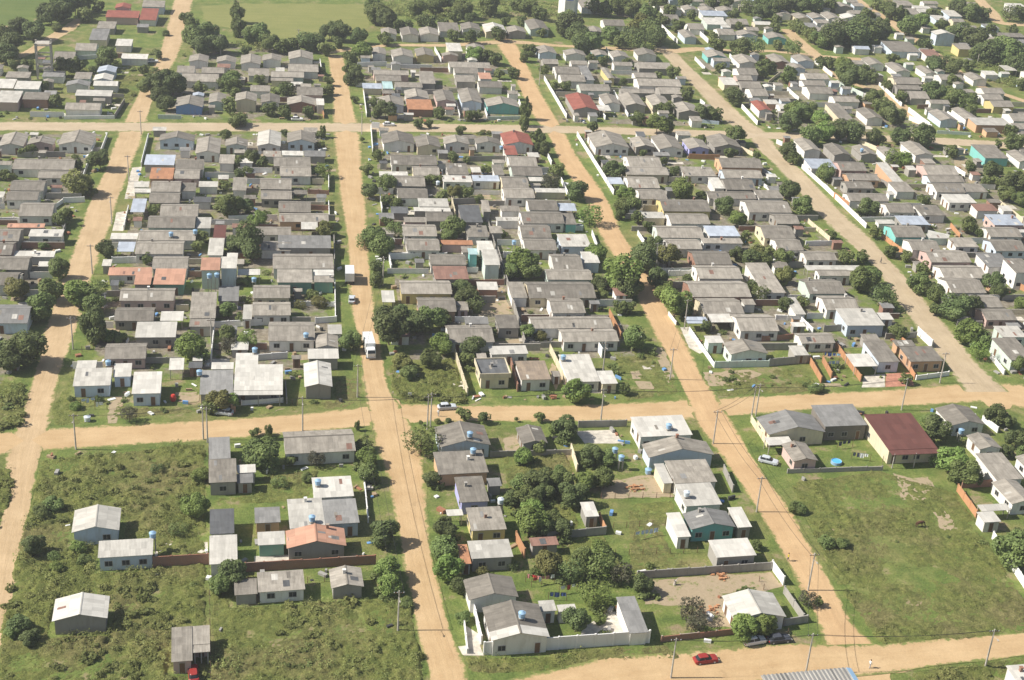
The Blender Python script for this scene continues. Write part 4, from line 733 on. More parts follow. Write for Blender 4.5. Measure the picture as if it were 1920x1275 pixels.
WALLS = [
(-24.5,214.7,-15.0,215.2,2.2,'brick'),
(-8.4,212.5,14.7,213.8,1.9,'brick'),
(14.0,244.7,14.1,227.3,1.2,'white'),
(31.3,186.9,59.8,188.4,2.6,'white'),
(28.9,194.9,28.6,187.4,1.0,'white'),
(30.8,203.6,31.2,189.7,1.8,'white'),
(61.3,262.5,71.9,262.8,1.6,'grey'),
(57.8,252.5,57.6,244.2,1.8,'cream'),
(47.5,220.1,58.9,221.4,1.7,'grey'),
(58.7,226.3,58.9,221.7,1.7,'orange'),
(40.6,250.8,57.5,251.1,1.3,'grey'),
(41.4,219.8,42.2,214.2,2.2,'orange'),
(62.0,206.8,87.6,208.3,1.7,'grey'),
(88.0,208.6,88.6,203.5,1.9,'white'),
(87.9,200.9,88.7,192.7,1.6,'grey'),
(84.9,191.6,89.3,192.4,1.5,'grey'),
(62.1,188.5,75.2,189.8,1.2,'brick'),
(88.4,243.1,88.1,235.2,1.7,'grey'),
(135.9,233.7,135.5,223.9,1.7,'orange'),
(137.5,235.0,145.6,235.4,1.7,'brick'),
(135.5,216.3,134.2,199.5,1.7,'white'),
(154.9,262.8,156.0,257.5,1.5,'white'),
(100.6,263.8,100.9,252.9,1.6,'cream'),
(102.0,242.1,122.9,242.6,1.0,'grey'),
(-41.4,294.7,-24.9,294.5,1.5,'grey'),
(-18.3,295.1,-18.4,312.1,1.8,'white'),
(-45.8,331.2,-42.0,331.6,1.6,'grey'),
(-18.3,313.1,-5.7,314.7,1.7,'white'),
(-11.5,295.2,-1.2,296.6,1.6,'white'),
(-1.5,282.1,-1.2,274.7,1.6,'grey'),
(-10.8,274.2,-2.1,275.3,1.2,'white'),
(5.7,315.5,10.7,316.3,1.5,'white'),
(0.6,325.7,10.4,325.3,1.3,'white'),
(11.0,339.3,10.5,316.3,1.2,'white'),
(37.9,297.8,38.7,277.7,1.9,'cream'),
(50.6,294.5,50.3,279.2,2.0,'brick'),
(61.1,299.4,61.9,282.5,1.9,'cream'),
(56.4,359.9,55.3,301.5,2.2,'grey'),
(55.2,301.5,78.7,302.0,1.5,'grey'),
(26.2,355.9,41.8,356.4,1.8,'white'),
(57.7,357.3,70.4,357.1,1.8,'white'),
(79.8,319.6,79.9,306.1,1.8,'orange'),
(45.4,338.3,55.2,338.9,1.6,'brick'),
(40.0,315.9,47.0,315.9,1.5,'white'),
(72.7,301.3,73.1,295.8,2.5,'white'),
(95.4,319.6,95.9,313.9,1.0,'white'),
(98.4,310.1,99.4,290.4,1.2,'white'),
(99.5,290.2,113.0,290.7,1.7,'mint'),
(113.2,290.9,123.9,292.7,2.0,'grey'),
(123.9,292.7,123.2,282.1,1.7,'orange'),
(115.7,304.5,123.9,305.7,1.4,'brick'),
(128.9,317.7,130.0,308.1,1.8,'white'),
(101.6,345.0,107.7,345.5,1.6,'white'),
(123.1,316.8,129.2,316.4,1.4,'white'),
(127.3,292.7,126.5,284.3,1.7,'orange'),
(133.4,300.6,133.2,282.6,1.7,'orange'),
(158.0,307.9,158.6,300.3,2.2,'white'),
(147.7,288.5,147.1,283.5,1.5,'orange'),
(147.4,283.1,156.5,285.2,1.2,'white'),
(171.7,294.4,170.9,285.4,1.4,'white'),
(151.6,303.7,152.5,298.8,1.7,'orange'),
(200.8,349.9,202.5,339.5,1.7,'white'),
(199.7,337.5,200.9,334.5,1.7,'orange'),
(133.6,309.8,140.9,310.6,1.8,'grey'),
(148.4,305.4,156.9,306.2,1.6,'grey'),
(191.4,329.1,197.9,329.4,1.6,'grey'),
(-59.3,440.5,-59.2,456.7,1.5,'white'),
(-62.5,441.7,-59.8,443.1,1.3,'grey'),
(-45.9,428.4,-46.2,457.5,1.5,'white'),
(-83.8,435.5,-69.6,436.8,1.8,'grey'),
(-66.7,390.8,-64.9,396.2,1.2,'white'),
(-61.5,364.0,-61.5,376.6,1.5,'grey'),
(-46.4,352.3,-38.2,352.8,1.8,'white'),
(-28.1,397.4,-20.5,398.5,1.6,'grey'),
(-64.5,396.3,-59.0,397.3,1.6,'white'),
(-62.0,444.3,-61.8,416.8,1.4,'white'),
(-45.8,375.9,-46.1,391.4,1.3,'white'),
(-79.3,380.2,-65.3,381.0,1.6,'white'),
(11.4,420.9,11.1,407.7,1.7,'white'),
(5.0,406.3,11.0,405.4,1.5,'brick'),
(-17.6,383.2,-12.2,383.8,1.6,'white'),
(10.8,396.3,10.7,385.4,1.5,'white'),
(11.6,369.1,11.2,348.4,1.6,'grey'),
(26.3,402.4,26.2,390.1,1.7,'white'),
(27.0,470.4,26.3,444.8,1.8,'white'),
(4.9,392.8,10.5,392.4,1.5,'brick'),
(27.3,471.9,30.0,471.4,2.2,'white'),
(26.4,356.3,36.7,356.9,1.7,'white'),
(56.7,438.2,70.1,439.5,1.8,'grey'),
(84.2,446.3,84.2,435.4,1.6,'white'),
(48.2,398.5,56.9,399.9,1.8,'grey'),
(58.6,397.7,70.5,398.0,1.6,'grey'),
(47.5,399.6,47.4,387.4,2.2,'cream'),
(74.7,377.4,83.8,378.1,1.6,'mint'),
(84.7,420.0,84.4,403.1,1.5,'white'),
(26.0,357.7,26.2,347.6,1.8,'white'),
(56.3,379.1,55.5,338.9,2.0,'grey'),
(58.8,357.7,70.9,357.8,1.6,'white'),
(46.9,423.5,46.6,416.1,2.2,'white'),
(85.9,374.5,85.4,364.4,1.5,'white'),
(98.5,467.2,99.4,408.3,1.7,'white'),
(132.9,444.5,143.5,443.8,1.8,'orange'),
(154.0,455.4,156.7,448.4,1.4,'cream'),
(105.7,394.5,111.2,394.6,2.0,'cream'),
(147.9,419.2,151.4,418.7,1.5,'white'),
(99.6,374.8,99.8,367.6,1.4,'white'),
(151.0,417.4,152.1,412.5,1.2,'white'),
(154.4,433.2,157.1,425.3,1.4,'blue'),
(170.2,436.5,171.3,416.9,1.5,'white'),
(171.3,416.9,172.2,381.6,1.6,'white'),
(171.4,408.2,172.9,398.7,2.0,'orange'),
(169.6,462.9,170.9,460.0,1.6,'white'),
(155.2,385.6,156.9,371.1,1.4,'cream'),
(148.2,367.3,157.1,368.0,1.5,'white'),
(172.5,387.2,183.7,388.0,1.5,'white'),
(174.3,374.1,175.7,361.6,1.5,'orange'),
(225.7,403.8,225.9,387.3,1.6,'cream'),
(232.2,494.4,236.5,483.1,1.8,'white'),
(236.6,478.3,249.1,476.6,1.2,'mint'),
(225.1,436.8,226.0,430.1,1.6,'white'),
(200.1,383.3,199.3,374.5,1.4,'orange'),
(236.2,459.7,237.3,455.2,1.5,'cream'),
(200.9,465.3,204.6,456.6,1.5,'cream'),
(190.3,377.6,195.6,373.9,1.2,'white'),
(193.0,422.8,194.4,416.5,1.5,'grey'),
(-44.8,477.9,-37.0,477.7,1.5,'mint'),
(-59.0,477.0,-57.6,495.7,1.6,'grey'),
(-75.3,475.2,-59.0,477.0,1.2,'white'),
(-62.5,501.0,-58.3,500.5,1.6,'grey'),
(-64.3,550.5,-54.9,550.8,1.8,'white'),
(-81.5,549.7,-73.5,552.5,1.6,'white'),
(11.3,554.9,11.7,537.7,1.6,'white'),
(26.5,515.5,26.2,484.1,1.6,'white'),
(34.6,483.1,40.3,484.3,1.3,'white'),
(25.8,550.4,37.4,552.5,1.8,'white'),
(10.8,491.0,11.3,481.6,1.5,'orange'),
(98.3,537.8,98.4,487.3,1.7,'white'),
(59.8,502.7,59.3,484.8,1.4,'white'),
(69.6,498.4,69.2,485.4,1.4,'white'),
(69.3,483.8,81.1,485.4,1.3,'mint'),
(37.2,549.6,55.2,550.3,1.6,'white'),
(58.8,578.2,59.8,559.6,1.8,'white'),
(83.6,506.1,83.1,492.8,1.5,'white'),
(167.5,628.5,168.2,601.0,2.0,'white'),
(182.7,624.1,182.9,603.8,2.0,'white'),
(169.1,574.5,169.0,557.8,1.6,'white'),
(133.0,586.0,132.2,570.9,1.6,'white'),
(122.8,521.3,121.9,490.5,1.4,'white'),
(132.5,506.3,131.5,491.1,1.3,'cream'),
(169.3,505.5,169.1,483.9,1.7,'white'),
(112.2,494.7,112.6,486.7,1.6,'white'),
(154.6,511.3,155.1,506.2,1.6,'white'),
(147.3,485.7,154.4,483.7,1.3,'blue'),
(126.8,525.3,139.9,524.5,1.6,'white'),
(186.0,580.5,185.2,563.4,1.8,'white'),
(222.6,575.5,222.3,552.5,1.8,'white'),
(219.7,540.4,224.5,522.9,2.2,'mint'),
(236.2,505.0,236.4,484.8,2.0,'white'),
(238.7,542.0,236.4,512.0,1.5,'white'),
(251.1,502.5,252.4,490.7,1.5,'white'),
(183.8,491.3,182.9,483.1,1.8,'white'),
(273.0,573.8,271.2,560.9,1.4,'white'),
(190.7,539.9,200.4,554.6,1.4,'cream'),
(195.6,530.8,195.7,516.2,1.6,'white'),
]
POLES = [
(-43.2,256.4,0.0),
(-18.2,259.7,0.0),
(-17.3,258.4,0.0),
(2.1,262.7,0.0),
(28.4,262.6,0.0),
(29.2,263.8,0.0),
(66.7,264.9,0.0),
(89.4,254.7,0.0),
(90.9,227.8,0.0),
(92.7,201.6,0.0),
(61.4,179.0,0.0),
(84.6,178.9,0.0),
(116.2,178.2,0.0),
(87.1,284.4,0.0),
(101.1,265.4,0.0),
(102.5,266.6,0.0),
(97.5,311.6,0.0),
(98.7,348.9,0.0),
(101.2,350.4,0.0),
(137.8,268.5,0.0),
(152.7,281.5,0.0),
(17.5,194.2,0.0),
(-49.7,301.9,0.0),
(-48.8,460.5,0.0),
(-49.5,380.2,0.0),
(-50.6,345.2,0.0),
(23.6,464.7,0.0),
(23.4,338.4,0.0),
(-48.3,415.2,0.0),
(-27.4,562.7,0.0),
(3.1,574.9,0.0),
(237.6,525.2,0.0),
(298.7,578.9,0.0),
(165.1,645.3,0.0),
(95.1,530.0,0.0),
(-18.5,300.9,0.0),
(71.8,287.9,0.0),
(14.2,277.3,0.0),
]
VEHICLES = [
(14.9,342.1,0.0,'truck','white',1.55),
(15.0,328.4,0.0,'car','silver',1.5),
(17.9,299.7,0.0,'lorry','white',-1.5),
(33.5,271.5,0.0,'car','silver',0.1),
(-14.5,270.3,0.0,'car','silver',2.9),
(99.1,246.4,0.0,'car','silver',-0.5),
(68.3,182.8,0.0,'car','red',0.12),
(78.1,187.2,0.0,'car','white',0.2),
(82.6,187.4,0.0,'car','dark',0.1),
(-15.8,184.3,0.0,'car','red',1.7),
(2.0,478.9,0.0,'car','white',0.0),
(33.4,474.8,0.0,'car','white',0.05),
(-52.4,549.1,0.0,'car','white',0.1),
(-79.9,478.3,0.0,'car','white',0.0),
(99.3,238.5,0.0,'none','x',0.0),
]
PEOPLE = [
(91.9,210.9,0.0,'yellow'),
(96.0,179.4,0.0,'white'),
(166.3,354.4,0.0,'dark'),
(31.3,268.2,0.0,'white'),
]
TANKS = [
(-24.9,219.4,3.3),
(3.5,223.2,3.6),
(4.8,235.5,3.4),
(36.1,251.7,3.6),
(36.2,246.4,3.1),
(39.6,229.2,2.6),
(37.9,190.5,4.0),
(79.2,255.1,3.5),
(66.8,244.8,2.4),
(72.3,243.0,0.0),
(76.4,228.8,3.0),
(66.3,248.6,2.0),
(-20.1,281.8,2.8),
(-8.4,292.9,3.4),
(3.2,300.8,3.2),
(-20.3,330.7,5.5),
(-18.5,331.1,5.5),
(62.0,287.7,2.8),
(-9.5,335.0,2.6),
(-32.0,362.8,3.2),
(-25.7,363.9,3.0),
(44.2,408.3,2.8),
(68.3,442.2,3.2),
(61.0,361.1,2.6),
(194.3,445.4,3.2),
(-42.4,268.1,0.0),
(-40.2,288.2,3.0),
(145.5,254.3,2.0),
]
LAUNDRY = [
(44.3,205.9,0.0,4.5,'red'),
(48.4,203.1,0.0,3.5,'red'),
(46.1,201.0,0.0,3.2,'blue'),
(66.4,219.8,0.0,5.0,'white'),
(118.1,252.0,0.0,4.0,'white'),
(119.7,246.7,0.0,4.0,'white'),
(-43.1,274.8,0.0,3.0,'white'),
(-40.2,273.1,0.0,2.5,'white'),
(-13.6,321.9,0.0,3.0,'white'),
(130.0,294.2,0.0,4.0,'blue'),
(128.9,289.9,0.0,3.0,'blue'),
(42.7,206.4,0.0,3.0,'red'),
]
SPOTS = [
(122.3,221.1,0.0,'horse'),
(113.9,245.7,0.0,'pool'),
(-88.5,525.1,0.0,'frame_tower'),
(127.5,649.8,0.0,'white_tower'),
(-25.5,276.7,0.0,'red_tank'),
(83.9,177.2,0.0,'ribbed_roof'),
(68.4,204.6,0.0,'stump'),
(77.8,206.6,0.0,'rubble'),
(73.2,196.9,0.0,'rubble'),
(25.7,276.3,0.0,'sign_post'),
(68.2,237.3,0.0,'rubble'),
(15.2,239.0,0.0,'boulder'),
]
PATCHES = [
('concrete',[(60.3,261.0),(68.8,261.3),(69.8,255.4),(61.4,255.6)]),
('concrete',[(49.5,193.4),(54.5,197.3),(57.4,197.1),(56.9,190.4),(47.9,189.8)]),
('red_paving',[(141.1,286.4),(147.3,287.1),(145.8,280.2),(138.3,279.7)]),
('concrete',[(135.2,285.6),(140.8,286.3),(138.2,279.7),(132.4,279.6)]),
('concrete',[(-7.0,217.2),(-0.3,217.4),(0.0,213.9),(-6.9,213.9)]),
('soil',[(-39.1,279.0),(-35.7,279.2),(-36.3,267.0),(-38.2,267.0)]),
('concrete',[(-24.8,222.0),(-15.4,222.1),(-15.1,216.4),(-24.4,215.8)]),
('concrete',[(96.7,312.6),(99.0,312.6),(99.1,298.6),(97.8,297.8),(96.0,301.0)]),
('soil',[(47.5,336.0),(55.0,337.4),(55.0,320.6),(47.1,319.8)]),
('soil',[(41.4,302.4),(54.8,306.3),(54.9,302.3),(48.0,301.6)]),
('soil',[(61.8,240.2),(73.1,242.6),(76.1,237.6),(75.5,234.0),(60.6,233.9)]),
('soil',[(63.3,206.2),(87.4,207.8),(88.6,203.5),(84.8,201.6),(76.4,201.5),(75.9,191.7),(70.0,192.5),(70.2,198.1),(61.7,199.1)]),
('soil',[(124.8,241.4),(127.5,239.2),(132.1,239.8),(131.3,230.8),(126.8,231.0),(125.3,228.3),(123.0,231.1),(124.2,235.8)]),
('soil',[(127.5,226.3),(130.8,226.8),(129.6,219.8),(126.6,218.0)]),
('soil',[(102.3,236.7),(105.3,236.9),(104.4,233.2),(101.8,233.3)]),
('concrete',[(-49.2,389.2),(-46.4,390.3),(-45.9,374.9),(-48.8,374.9)]),
('concrete',[(-48.6,427.6),(-45.7,428.4),(-45.4,400.1),(-48.1,400.1)]),
('concrete',[(25.7,189.0),(31.0,189.7),(31.3,186.7),(28.0,186.9)]),
('soil',[(44.5,258.0),(47.9,260.2),(46.9,253.1),(43.8,252.7)]),
('soil',[(-1.5,272.7),(-7.6,268.9),(-6.4,269.6),(-2.1,272.7)]),
('concrete',[(29.1,194.9),(31.3,192.2),(30.9,187.3),(28.7,187.2)]),
('soil',[(61.0,293.6),(61.4,284.0),(59.0,279.7),(59.4,290.6)]),
('soil',[(86.5,301.1),(89.6,301.9),(88.5,285.7),(86.4,282.8)]),
('soil',[(96.2,287.8),(107.4,289.1),(110.3,286.8),(101.4,281.0),(95.5,281.2)]),
('concrete',[(61.6,283.2),(70.6,283.4),(69.6,278.1),(61.5,278.3)]),
('soil',[(231.2,450.6),(235.1,449.3),(231.4,432.3),(229.1,429.5),(226.6,439.0)]),
('soil',[(233.3,541.6),(238.9,544.0),(236.6,532.2),(233.1,531.9)]),
('soil',[(152.6,659.0),(157.7,658.4),(158.3,649.1),(151.3,649.5)]),
('soil',[(100.4,652.1),(107.5,653.0),(106.9,645.1),(99.9,643.6)]),
]
FIELDS = [
('green_field',[(-171.3,703.5),(-107.8,714.6),(-102.5,642.3),(-103.9,629.1),(-111.7,602.7),(-120.8,595.3),(-143.6,577.2)]),
('mown_field',[(-39.2,644.0),(-20.3,652.9),(35.3,658.6),(36.1,646.0),(33.1,614.0),(21.0,596.0),(3.2,586.9),(-10.0,594.2),(-23.4,604.4),(-36.1,614.9)]),
]
WILD = [
('tall',[(-49.3,252.6),(-17.7,257.9),(-13.7,183.9),(-45.2,180.8),(-47.8,198.2),(-49.0,226.5)]),
('tall',[(-14.1,207.5),(3.7,202.7),(20.4,203.4),(20.9,176.6),(-12.8,178.7)]),
('tall',[(22.0,293.5),(37.5,296.1),(38.6,274.3),(24.6,274.1),(22.0,279.6)]),
('tall',[(-81.5,246.1),(-54.5,249.5),(-52.5,237.4),(-55.8,213.6),(-74.2,204.0)]),
('tall',[(-82.8,285.5),(-68.0,288.9),(-57.4,284.5),(-55.1,266.1),(-63.2,263.0),(-77.2,261.0)]),
('short',[(76.5,298.4),(87.2,301.7),(89.1,277.7),(74.2,274.2)]),
('short',[(98.1,287.4),(120.6,289.8),(123.0,278.1),(96.1,275.5)]),
('mid',[(101.2,238.4),(122.5,242.5),(135.6,233.0),(132.0,189.5),(127.4,186.4),(100.3,185.6),(98.6,202.5)]),
('mid',[(27.9,186.5),(62.9,187.9),(65.0,183.4),(50.0,184.0),(38.9,181.7),(28.4,182.4)]),
('tall',[(102.5,177.8),(127.8,181.1),(122.8,171.3),(99.0,172.8)]),
('short',[(-50.5,272.8),(-48.1,292.5),(-34.8,274.8),(-16.8,272.0),(-49.0,265.9)]),
('short',[(-1.0,274.0),(16.0,291.5),(15.1,272.4),(-1.0,271.1)]),
('scrub',[(39.3,740.2),(145.7,758.8),(123.6,647.2),(60.1,630.9),(36.5,635.9)]),
('scrub',[(145.7,758.8),(319.4,789.0),(271.0,689.2),(140.3,668.8)]),
('scrub',[(312.3,639.4),(367.9,651.3),(311.3,540.1),(290.5,546.3)]),
('mid',[(-89.3,535.9),(-49.3,543.3),(-56.0,491.0),(-84.4,515.1)]),
('scrub',[(-41.4,576.0),(11.9,586.1),(11.6,570.8),(-26.3,566.8)]),
('mid',[(-16.0,243.7),(5.4,247.0),(3.2,235.2),(-15.0,235.0)]),
('short',[(65.4,231.8),(79.4,233.2),(74.2,209.6),(61.0,209.4)]),
('mid',[(43.0,252.1),(56.5,251.7),(58.5,221.7),(60.7,207.7),(43.5,211.9),(42.1,229.8)]),
]
FENCES = [
(-14.8,214.2,-13.0,183.4),
(60.9,223.4,71.3,223.9),
(59.4,214.3,75.2,214.4),
(60.6,233.9,74.7,233.7),
(-16.9,254.1,-16.4,245.8),
(122.9,242.6,126.0,249.5),
(2.5,208.5,14.5,209.8),
(84.4,204.8,84.8,189.2),
(-45.2,302.2,-50.0,299.2),
(-1.1,274.7,1.1,273.9),
]

# ------------------------------------------------------------------ helpers: materials
class NT:
    def __init__(s, name):
        s.m = bpy.data.materials.new(name); s.m.use_nodes = True; s.t = s.m.node_tree; s.b = s.t.nodes['Principled BSDF']
        s.b.inputs['Specular IOR Level'].default_value = .25
    def n(s, ty, **kw):
        nd = s.t.nodes.new('ShaderNode' + ty)
        for k, v in kw.items():
            if hasattr(nd, k): setattr(nd, k, v)
            else: nd.inputs[k.replace('_', ' ')].default_value = v
        return nd
    def l(s, a, b): s.t.links.new(a, b)
    def noise(s, vec, scale, detail=4, rough=.6, dim='3D'):
        q = s.n('TexNoise'); q.noise_dimensions = dim; q.inputs['Scale'].default_value = scale; q.inputs['Detail'].default_value = detail; q.inputs['Roughness'].default_value = rough
        if vec is not None: s.l(vec, q.inputs['Vector'])
        return q.outputs['Fac']
    def ramp(s, fac, stops, interp='LINEAR'):
        r = s.n('ValToRGB'); cr = r.color_ramp; cr.interpolation = interp
        while len(cr.elements) < len(stops): cr.elements.new(.5)
        for e, (p, c) in zip(cr.elements, stops):
            e.position = p; e.color = c if len(c) == 4 else (*c, 1)
        s.l(fac, r.inputs[0]); return r.outputs[0]
    def mix(s, f, a, b, blend='MIX'):
        x = s.n('Mix'); x.data_type = 'RGBA'; x.blend_type = blend; x.clamp_factor = True
        for i, v in ((0, f), (6, a), (7, b)):
            if hasattr(v, 'links'): s.l(v, x.inputs[i])
            elif i == 0: x.inputs[0].default_value = v
            else: x.inputs[i].default_value = (*v, 1) if len(v) == 3 else v
        return x.outputs[2]
    def math(s, op, a, b=0.0, c=0.0):
        x = s.n('Math', operation=op)
        for i, v in enumerate((a, b, c)):
            if hasattr(v, 'links'): s.l(v, x.inputs[i])
            else: x.inputs[i].default_value = v
        return x.outputs[0]
    def maprange(s, v, a, b, c, d):
        x = s.n('MapRange'); s.l(v, x.inputs[0])
        for i, q in enumerate((a, b, c, d)): x.inputs[i + 1].default_value = q
        return x.outputs[0]
    def grey(s, v):
        c = s.n('CombineColor')
        for i in range(3): s.l(v, c.inputs[i])
        return c.outputs[0]
    def bump(s, h, strength, dist=.05):
        b = s.n('Bump'); b.inputs['Strength'].default_value = strength; b.inputs['Distance'].default_value = dist
        s.l(h, b.inputs['Height']); s.l(b.outputs[0], s.b.inputs['Normal'])
    def done(s, col, rough=.9):
        if hasattr(col, 'links'): s.l(col, s.b.inputs['Base Color'])
        else: s.b.inputs['Base Color'].default_value = (*col, 1)
        s.b.inputs['Roughness'].default_value = rough
        return s.m

def pos(nt): return nt.n('NewGeometry').outputs['Position']
def objrand(nt): return nt.n('ObjectInfo').outputs['Random']

def roof_mat(name, base, stain, amount=.55, spread=.22, rough=.85):
    nt = NT(name); uv = nt.n('UVMap').outputs[0]; rnd = objrand(nt)
    sep = nt.n('SeparateXYZ'); nt.l(uv, sep.inputs[0]); u, v = sep.outputs[0], sep.outputs[1]
    cell = nt.n('CombineXYZ'); nt.l(nt.math('FLOOR', nt.math('DIVIDE', u, 1.05)), cell.inputs[0]); nt.l(nt.math('FLOOR', nt.math('DIVIDE', v, 1.9)), cell.inputs[1]); nt.l(rnd, cell.inputs[2])
    wn_ = nt.n('TexWhiteNoise'); nt.l(cell.outputs[0], wn_.inputs['Vector'])
    sv = nt.maprange(wn_.outputs['Value'], 0, 1, .86, 1.1)
    off = nt.n('CombineXYZ'); nt.l(nt.math('MULTIPLY', rnd, 80), off.inputs[2])
    str_ = nt.n('VectorMath', operation='MULTIPLY'); nt.l(uv, str_.inputs[0]); str_.inputs[1].default_value = (1.6, .22, 1)
    ad = nt.n('VectorMath', operation='ADD'); nt.l(str_.outputs[0], ad.inputs[0]); nt.l(off.outputs[0], ad.inputs[1])
    streak = nt.noise(ad.outputs[0], 1.3, 5, .65)
    ad2 = nt.n('VectorMath', operation='ADD'); nt.l(uv, ad2.inputs[0]); nt.l(off.outputs[0], ad2.inputs[1])
    patch = nt.noise(ad2.outputs[0], .45, 6, .7)
    f = nt.maprange(nt.math('ADD', nt.math('MULTIPLY', streak, .55), nt.math('MULTIPLY', patch, .6)), .45, .72, 0, amount)
    c = nt.mix(f, base, stain)
    ob = nt.maprange(rnd, 0, 1, 1 - spread, 1 + spread)
    # overlaps between the sheet rows
    vf = nt.math('FRACT', nt.math('DIVIDE', v, 1.9)); lap = nt.maprange(nt.math('LESS_THAN', vf, .035), 0, 1, 1, .9)
    c = nt.mix(1, c, nt.grey(nt.math('MULTIPLY', nt.math('MULTIPLY', sv, ob), lap)), 'MULTIPLY')
    h = nt.math('SINE', nt.math('MULTIPLY', u, 2 * math.pi / .25))
    nt.bump(h, .35, .02)
    return nt.done(c, rough)

def wall_mat(name, col, dirt=(.3, .26, .2), amt=.5):
    nt = NT(name); p = pos(nt)
    st = nt.n('VectorMath', operation='MULTIPLY'); nt.l(p, st.inputs[0]); st.inputs[1].default_value = (1, 1, .25)
    f = nt.maprange(nt.noise(st.outputs[0], .9, 6, .7), .48, .78, 0, amt)
    c = nt.mix(f, col, dirt)
    c = nt.mix(1, c, nt.grey(nt.maprange(objrand(nt), 0, 1, .86, 1.05)), 'MULTIPLY')
    return nt.done(c, .88)

def plain(name, col, rough=.7, var=.12, scale=3, metal=0):
    nt = NT(name); f = nt.maprange(nt.noise(pos(nt), scale, 4), .3, .7, 1 - var, 1 + var)
    nt.b.inputs['Metallic'].default_value = metal
    return nt.done(nt.mix(1, col, nt.grey(f), 'MULTIPLY'), rough)

def brick_mat():
    nt = NT('red_brick'); tc = nt.n('TexCoord').outputs['Object']
    b = nt.n('TexBrick'); b.inputs['Scale'].default_value = 3.2; b.inputs['Color1'].default_value = (.33, .13, .075, 1); b.inputs['Color2'].default_value = (.26, .1, .06, 1); b.inputs['Mortar'].default_value = (.34, .29, .24, 1); b.inputs['Mortar Size'].default_value = .03
    cr = nt.n('VectorMath', operation='ADD'); sx = nt.n('SeparateXYZ'); nt.l(tc, sx.inputs[0]); cb = nt.n('CombineXYZ')
    nt.l(nt.math('ADD', sx.outputs[0], sx.outputs[1]), cb.inputs[0]); nt.l(sx.outputs[2], cb.inputs[1]); nt.l(cb.outputs[0], b.inputs['Vector'])
    f = nt.maprange(nt.noise(pos(nt), .8, 5), .4, .75, 0, .5)
    return nt.done(nt.mix(f, b.outputs[0], (.2, .16, .13)), .95)

def grass_colour(nt, p, lush=1.0):
    big = nt.noise(p, .035, 5, .65); mid = nt.noise(p, .22, 5, .7); fine = nt.noise(p, 2.4, 5, .75)
    c = nt.ramp(mid, [(.3, (.075, .115, .026)), (.45, (.115, .16, .036)), (.58, (.165, .2, .05)), (.74, (.24, .23, .09))])
    dry = nt.ramp(mid, [(.35, (.13, .14, .04)), (.6, (.235, .2, .085)), (.75, (.3, .24, .13))])
    c = nt.mix(nt.maprange(big, .48, .68, 0, .85 / lush), c, dry)
    c = nt.mix(1, c, nt.grey(nt.maprange(fine, .25, .75, .55, 1.45)), 'MULTIPLY')
    return c, fine

def ground_mat(name, soil=.5, lush=1.0):
    nt = NT(name); p = pos(nt)
    c, fine = grass_colour(nt, p, lush)
    s = nt.noise(p, .11, 6, .7)
    so = nt.mix(nt.noise(p, 1.1, 5, .7), (.2, .145, .085), (.36, .28, .18))
    c = nt.mix(nt.maprange(s, .56, .66, 0, soil), c, so)
    nt.bump(fine, .9, .25)
    return nt.done(c, .95)

def road_mat(name, a, b, grass=.9):
    nt = NT(name); p = pos(nt); uv = nt.n('UVMap').outputs[0]
    sep = nt.n('SeparateXYZ'); nt.l(uv, sep.inputs[0]); u, v = sep.outputs[0], sep.outputs[1]
    au = nt.math('ABSOLUTE', u)
    tr = nt.n('CombineXYZ'); nt.l(nt.math('MULTIPLY', u, 2.2), tr.inputs[0]); nt.l(nt.math('MULTIPLY', v, .05), tr.inputs[1])
    ruts = nt.noise(tr.outputs[0], 1.0, 5, .65); blot = nt.noise(p, .13, 6, .7); fine = nt.noise(p, 3.5, 4, .7)
    f = nt.math('ADD', nt.math('MULTIPLY', ruts, .4), nt.math('MULTIPLY', blot, .62))
    c = nt.mix(nt.maprange(f, .4, .66, 0, 1), a, b)
    c = nt.mix(1, c, nt.grey(nt.maprange(fine, .25, .75, .88, 1.1)), 'MULTIPLY')
    c = nt.mix(nt.maprange(nt.noise(p, .28, 5, .75), .6, .72, 0, .45), c, (.27, .185, .1))
    g, gf = grass_colour(nt, p)
    e = nt.math('ADD', au, nt.math('MULTIPLY', nt.math('SUBTRACT', nt.noise(p, .6, 6, .75), .5), 1.0))
    c = nt.mix(nt.maprange(e, .8, .93, 0, grass), c, g)
    nt.bump(nt.math('ADD', fine, nt.math('MULTIPLY', ruts, 2)), .5, .12)
    return nt.done(c, .95)

def leaf_mat(name, dark, light, dry=None):
    nt = NT(name); at = nt.n('Attribute'); at.attribute_name = 'tint'
    rnd = objrand(nt)
    c = nt.mix(at.outputs['Fac'], dark, light)
    hs = nt.n('HueSaturation'); nt.l(c, hs.inputs['Color']); nt.l(nt.maprange(rnd, 0, 1, .485, .515), hs.inputs['Hue']); nt.l(nt.maprange(rnd, 0, 1, .8, 1.2), hs.inputs['Value']); hs.inputs['Saturation'].default_value = .95
    c = hs.outputs[0]
    nt.l(c, nt.b.inputs['Base Color']); nt.b.inputs['Roughness'].default_value = .65
    tl = nt.n('BsdfTranslucent'); nt.l(c, tl.inputs[0]); mx = nt.n('MixShader'); mx.inputs[0].default_value = .34
    out = nt.t.nodes['Material Output']
    nt.l(nt.b.outputs[0], mx.inputs[1]); nt.l(tl.outputs[0], mx.inputs[2]); nt.l(mx.outputs[0], out.inputs[0])
    return nt.m

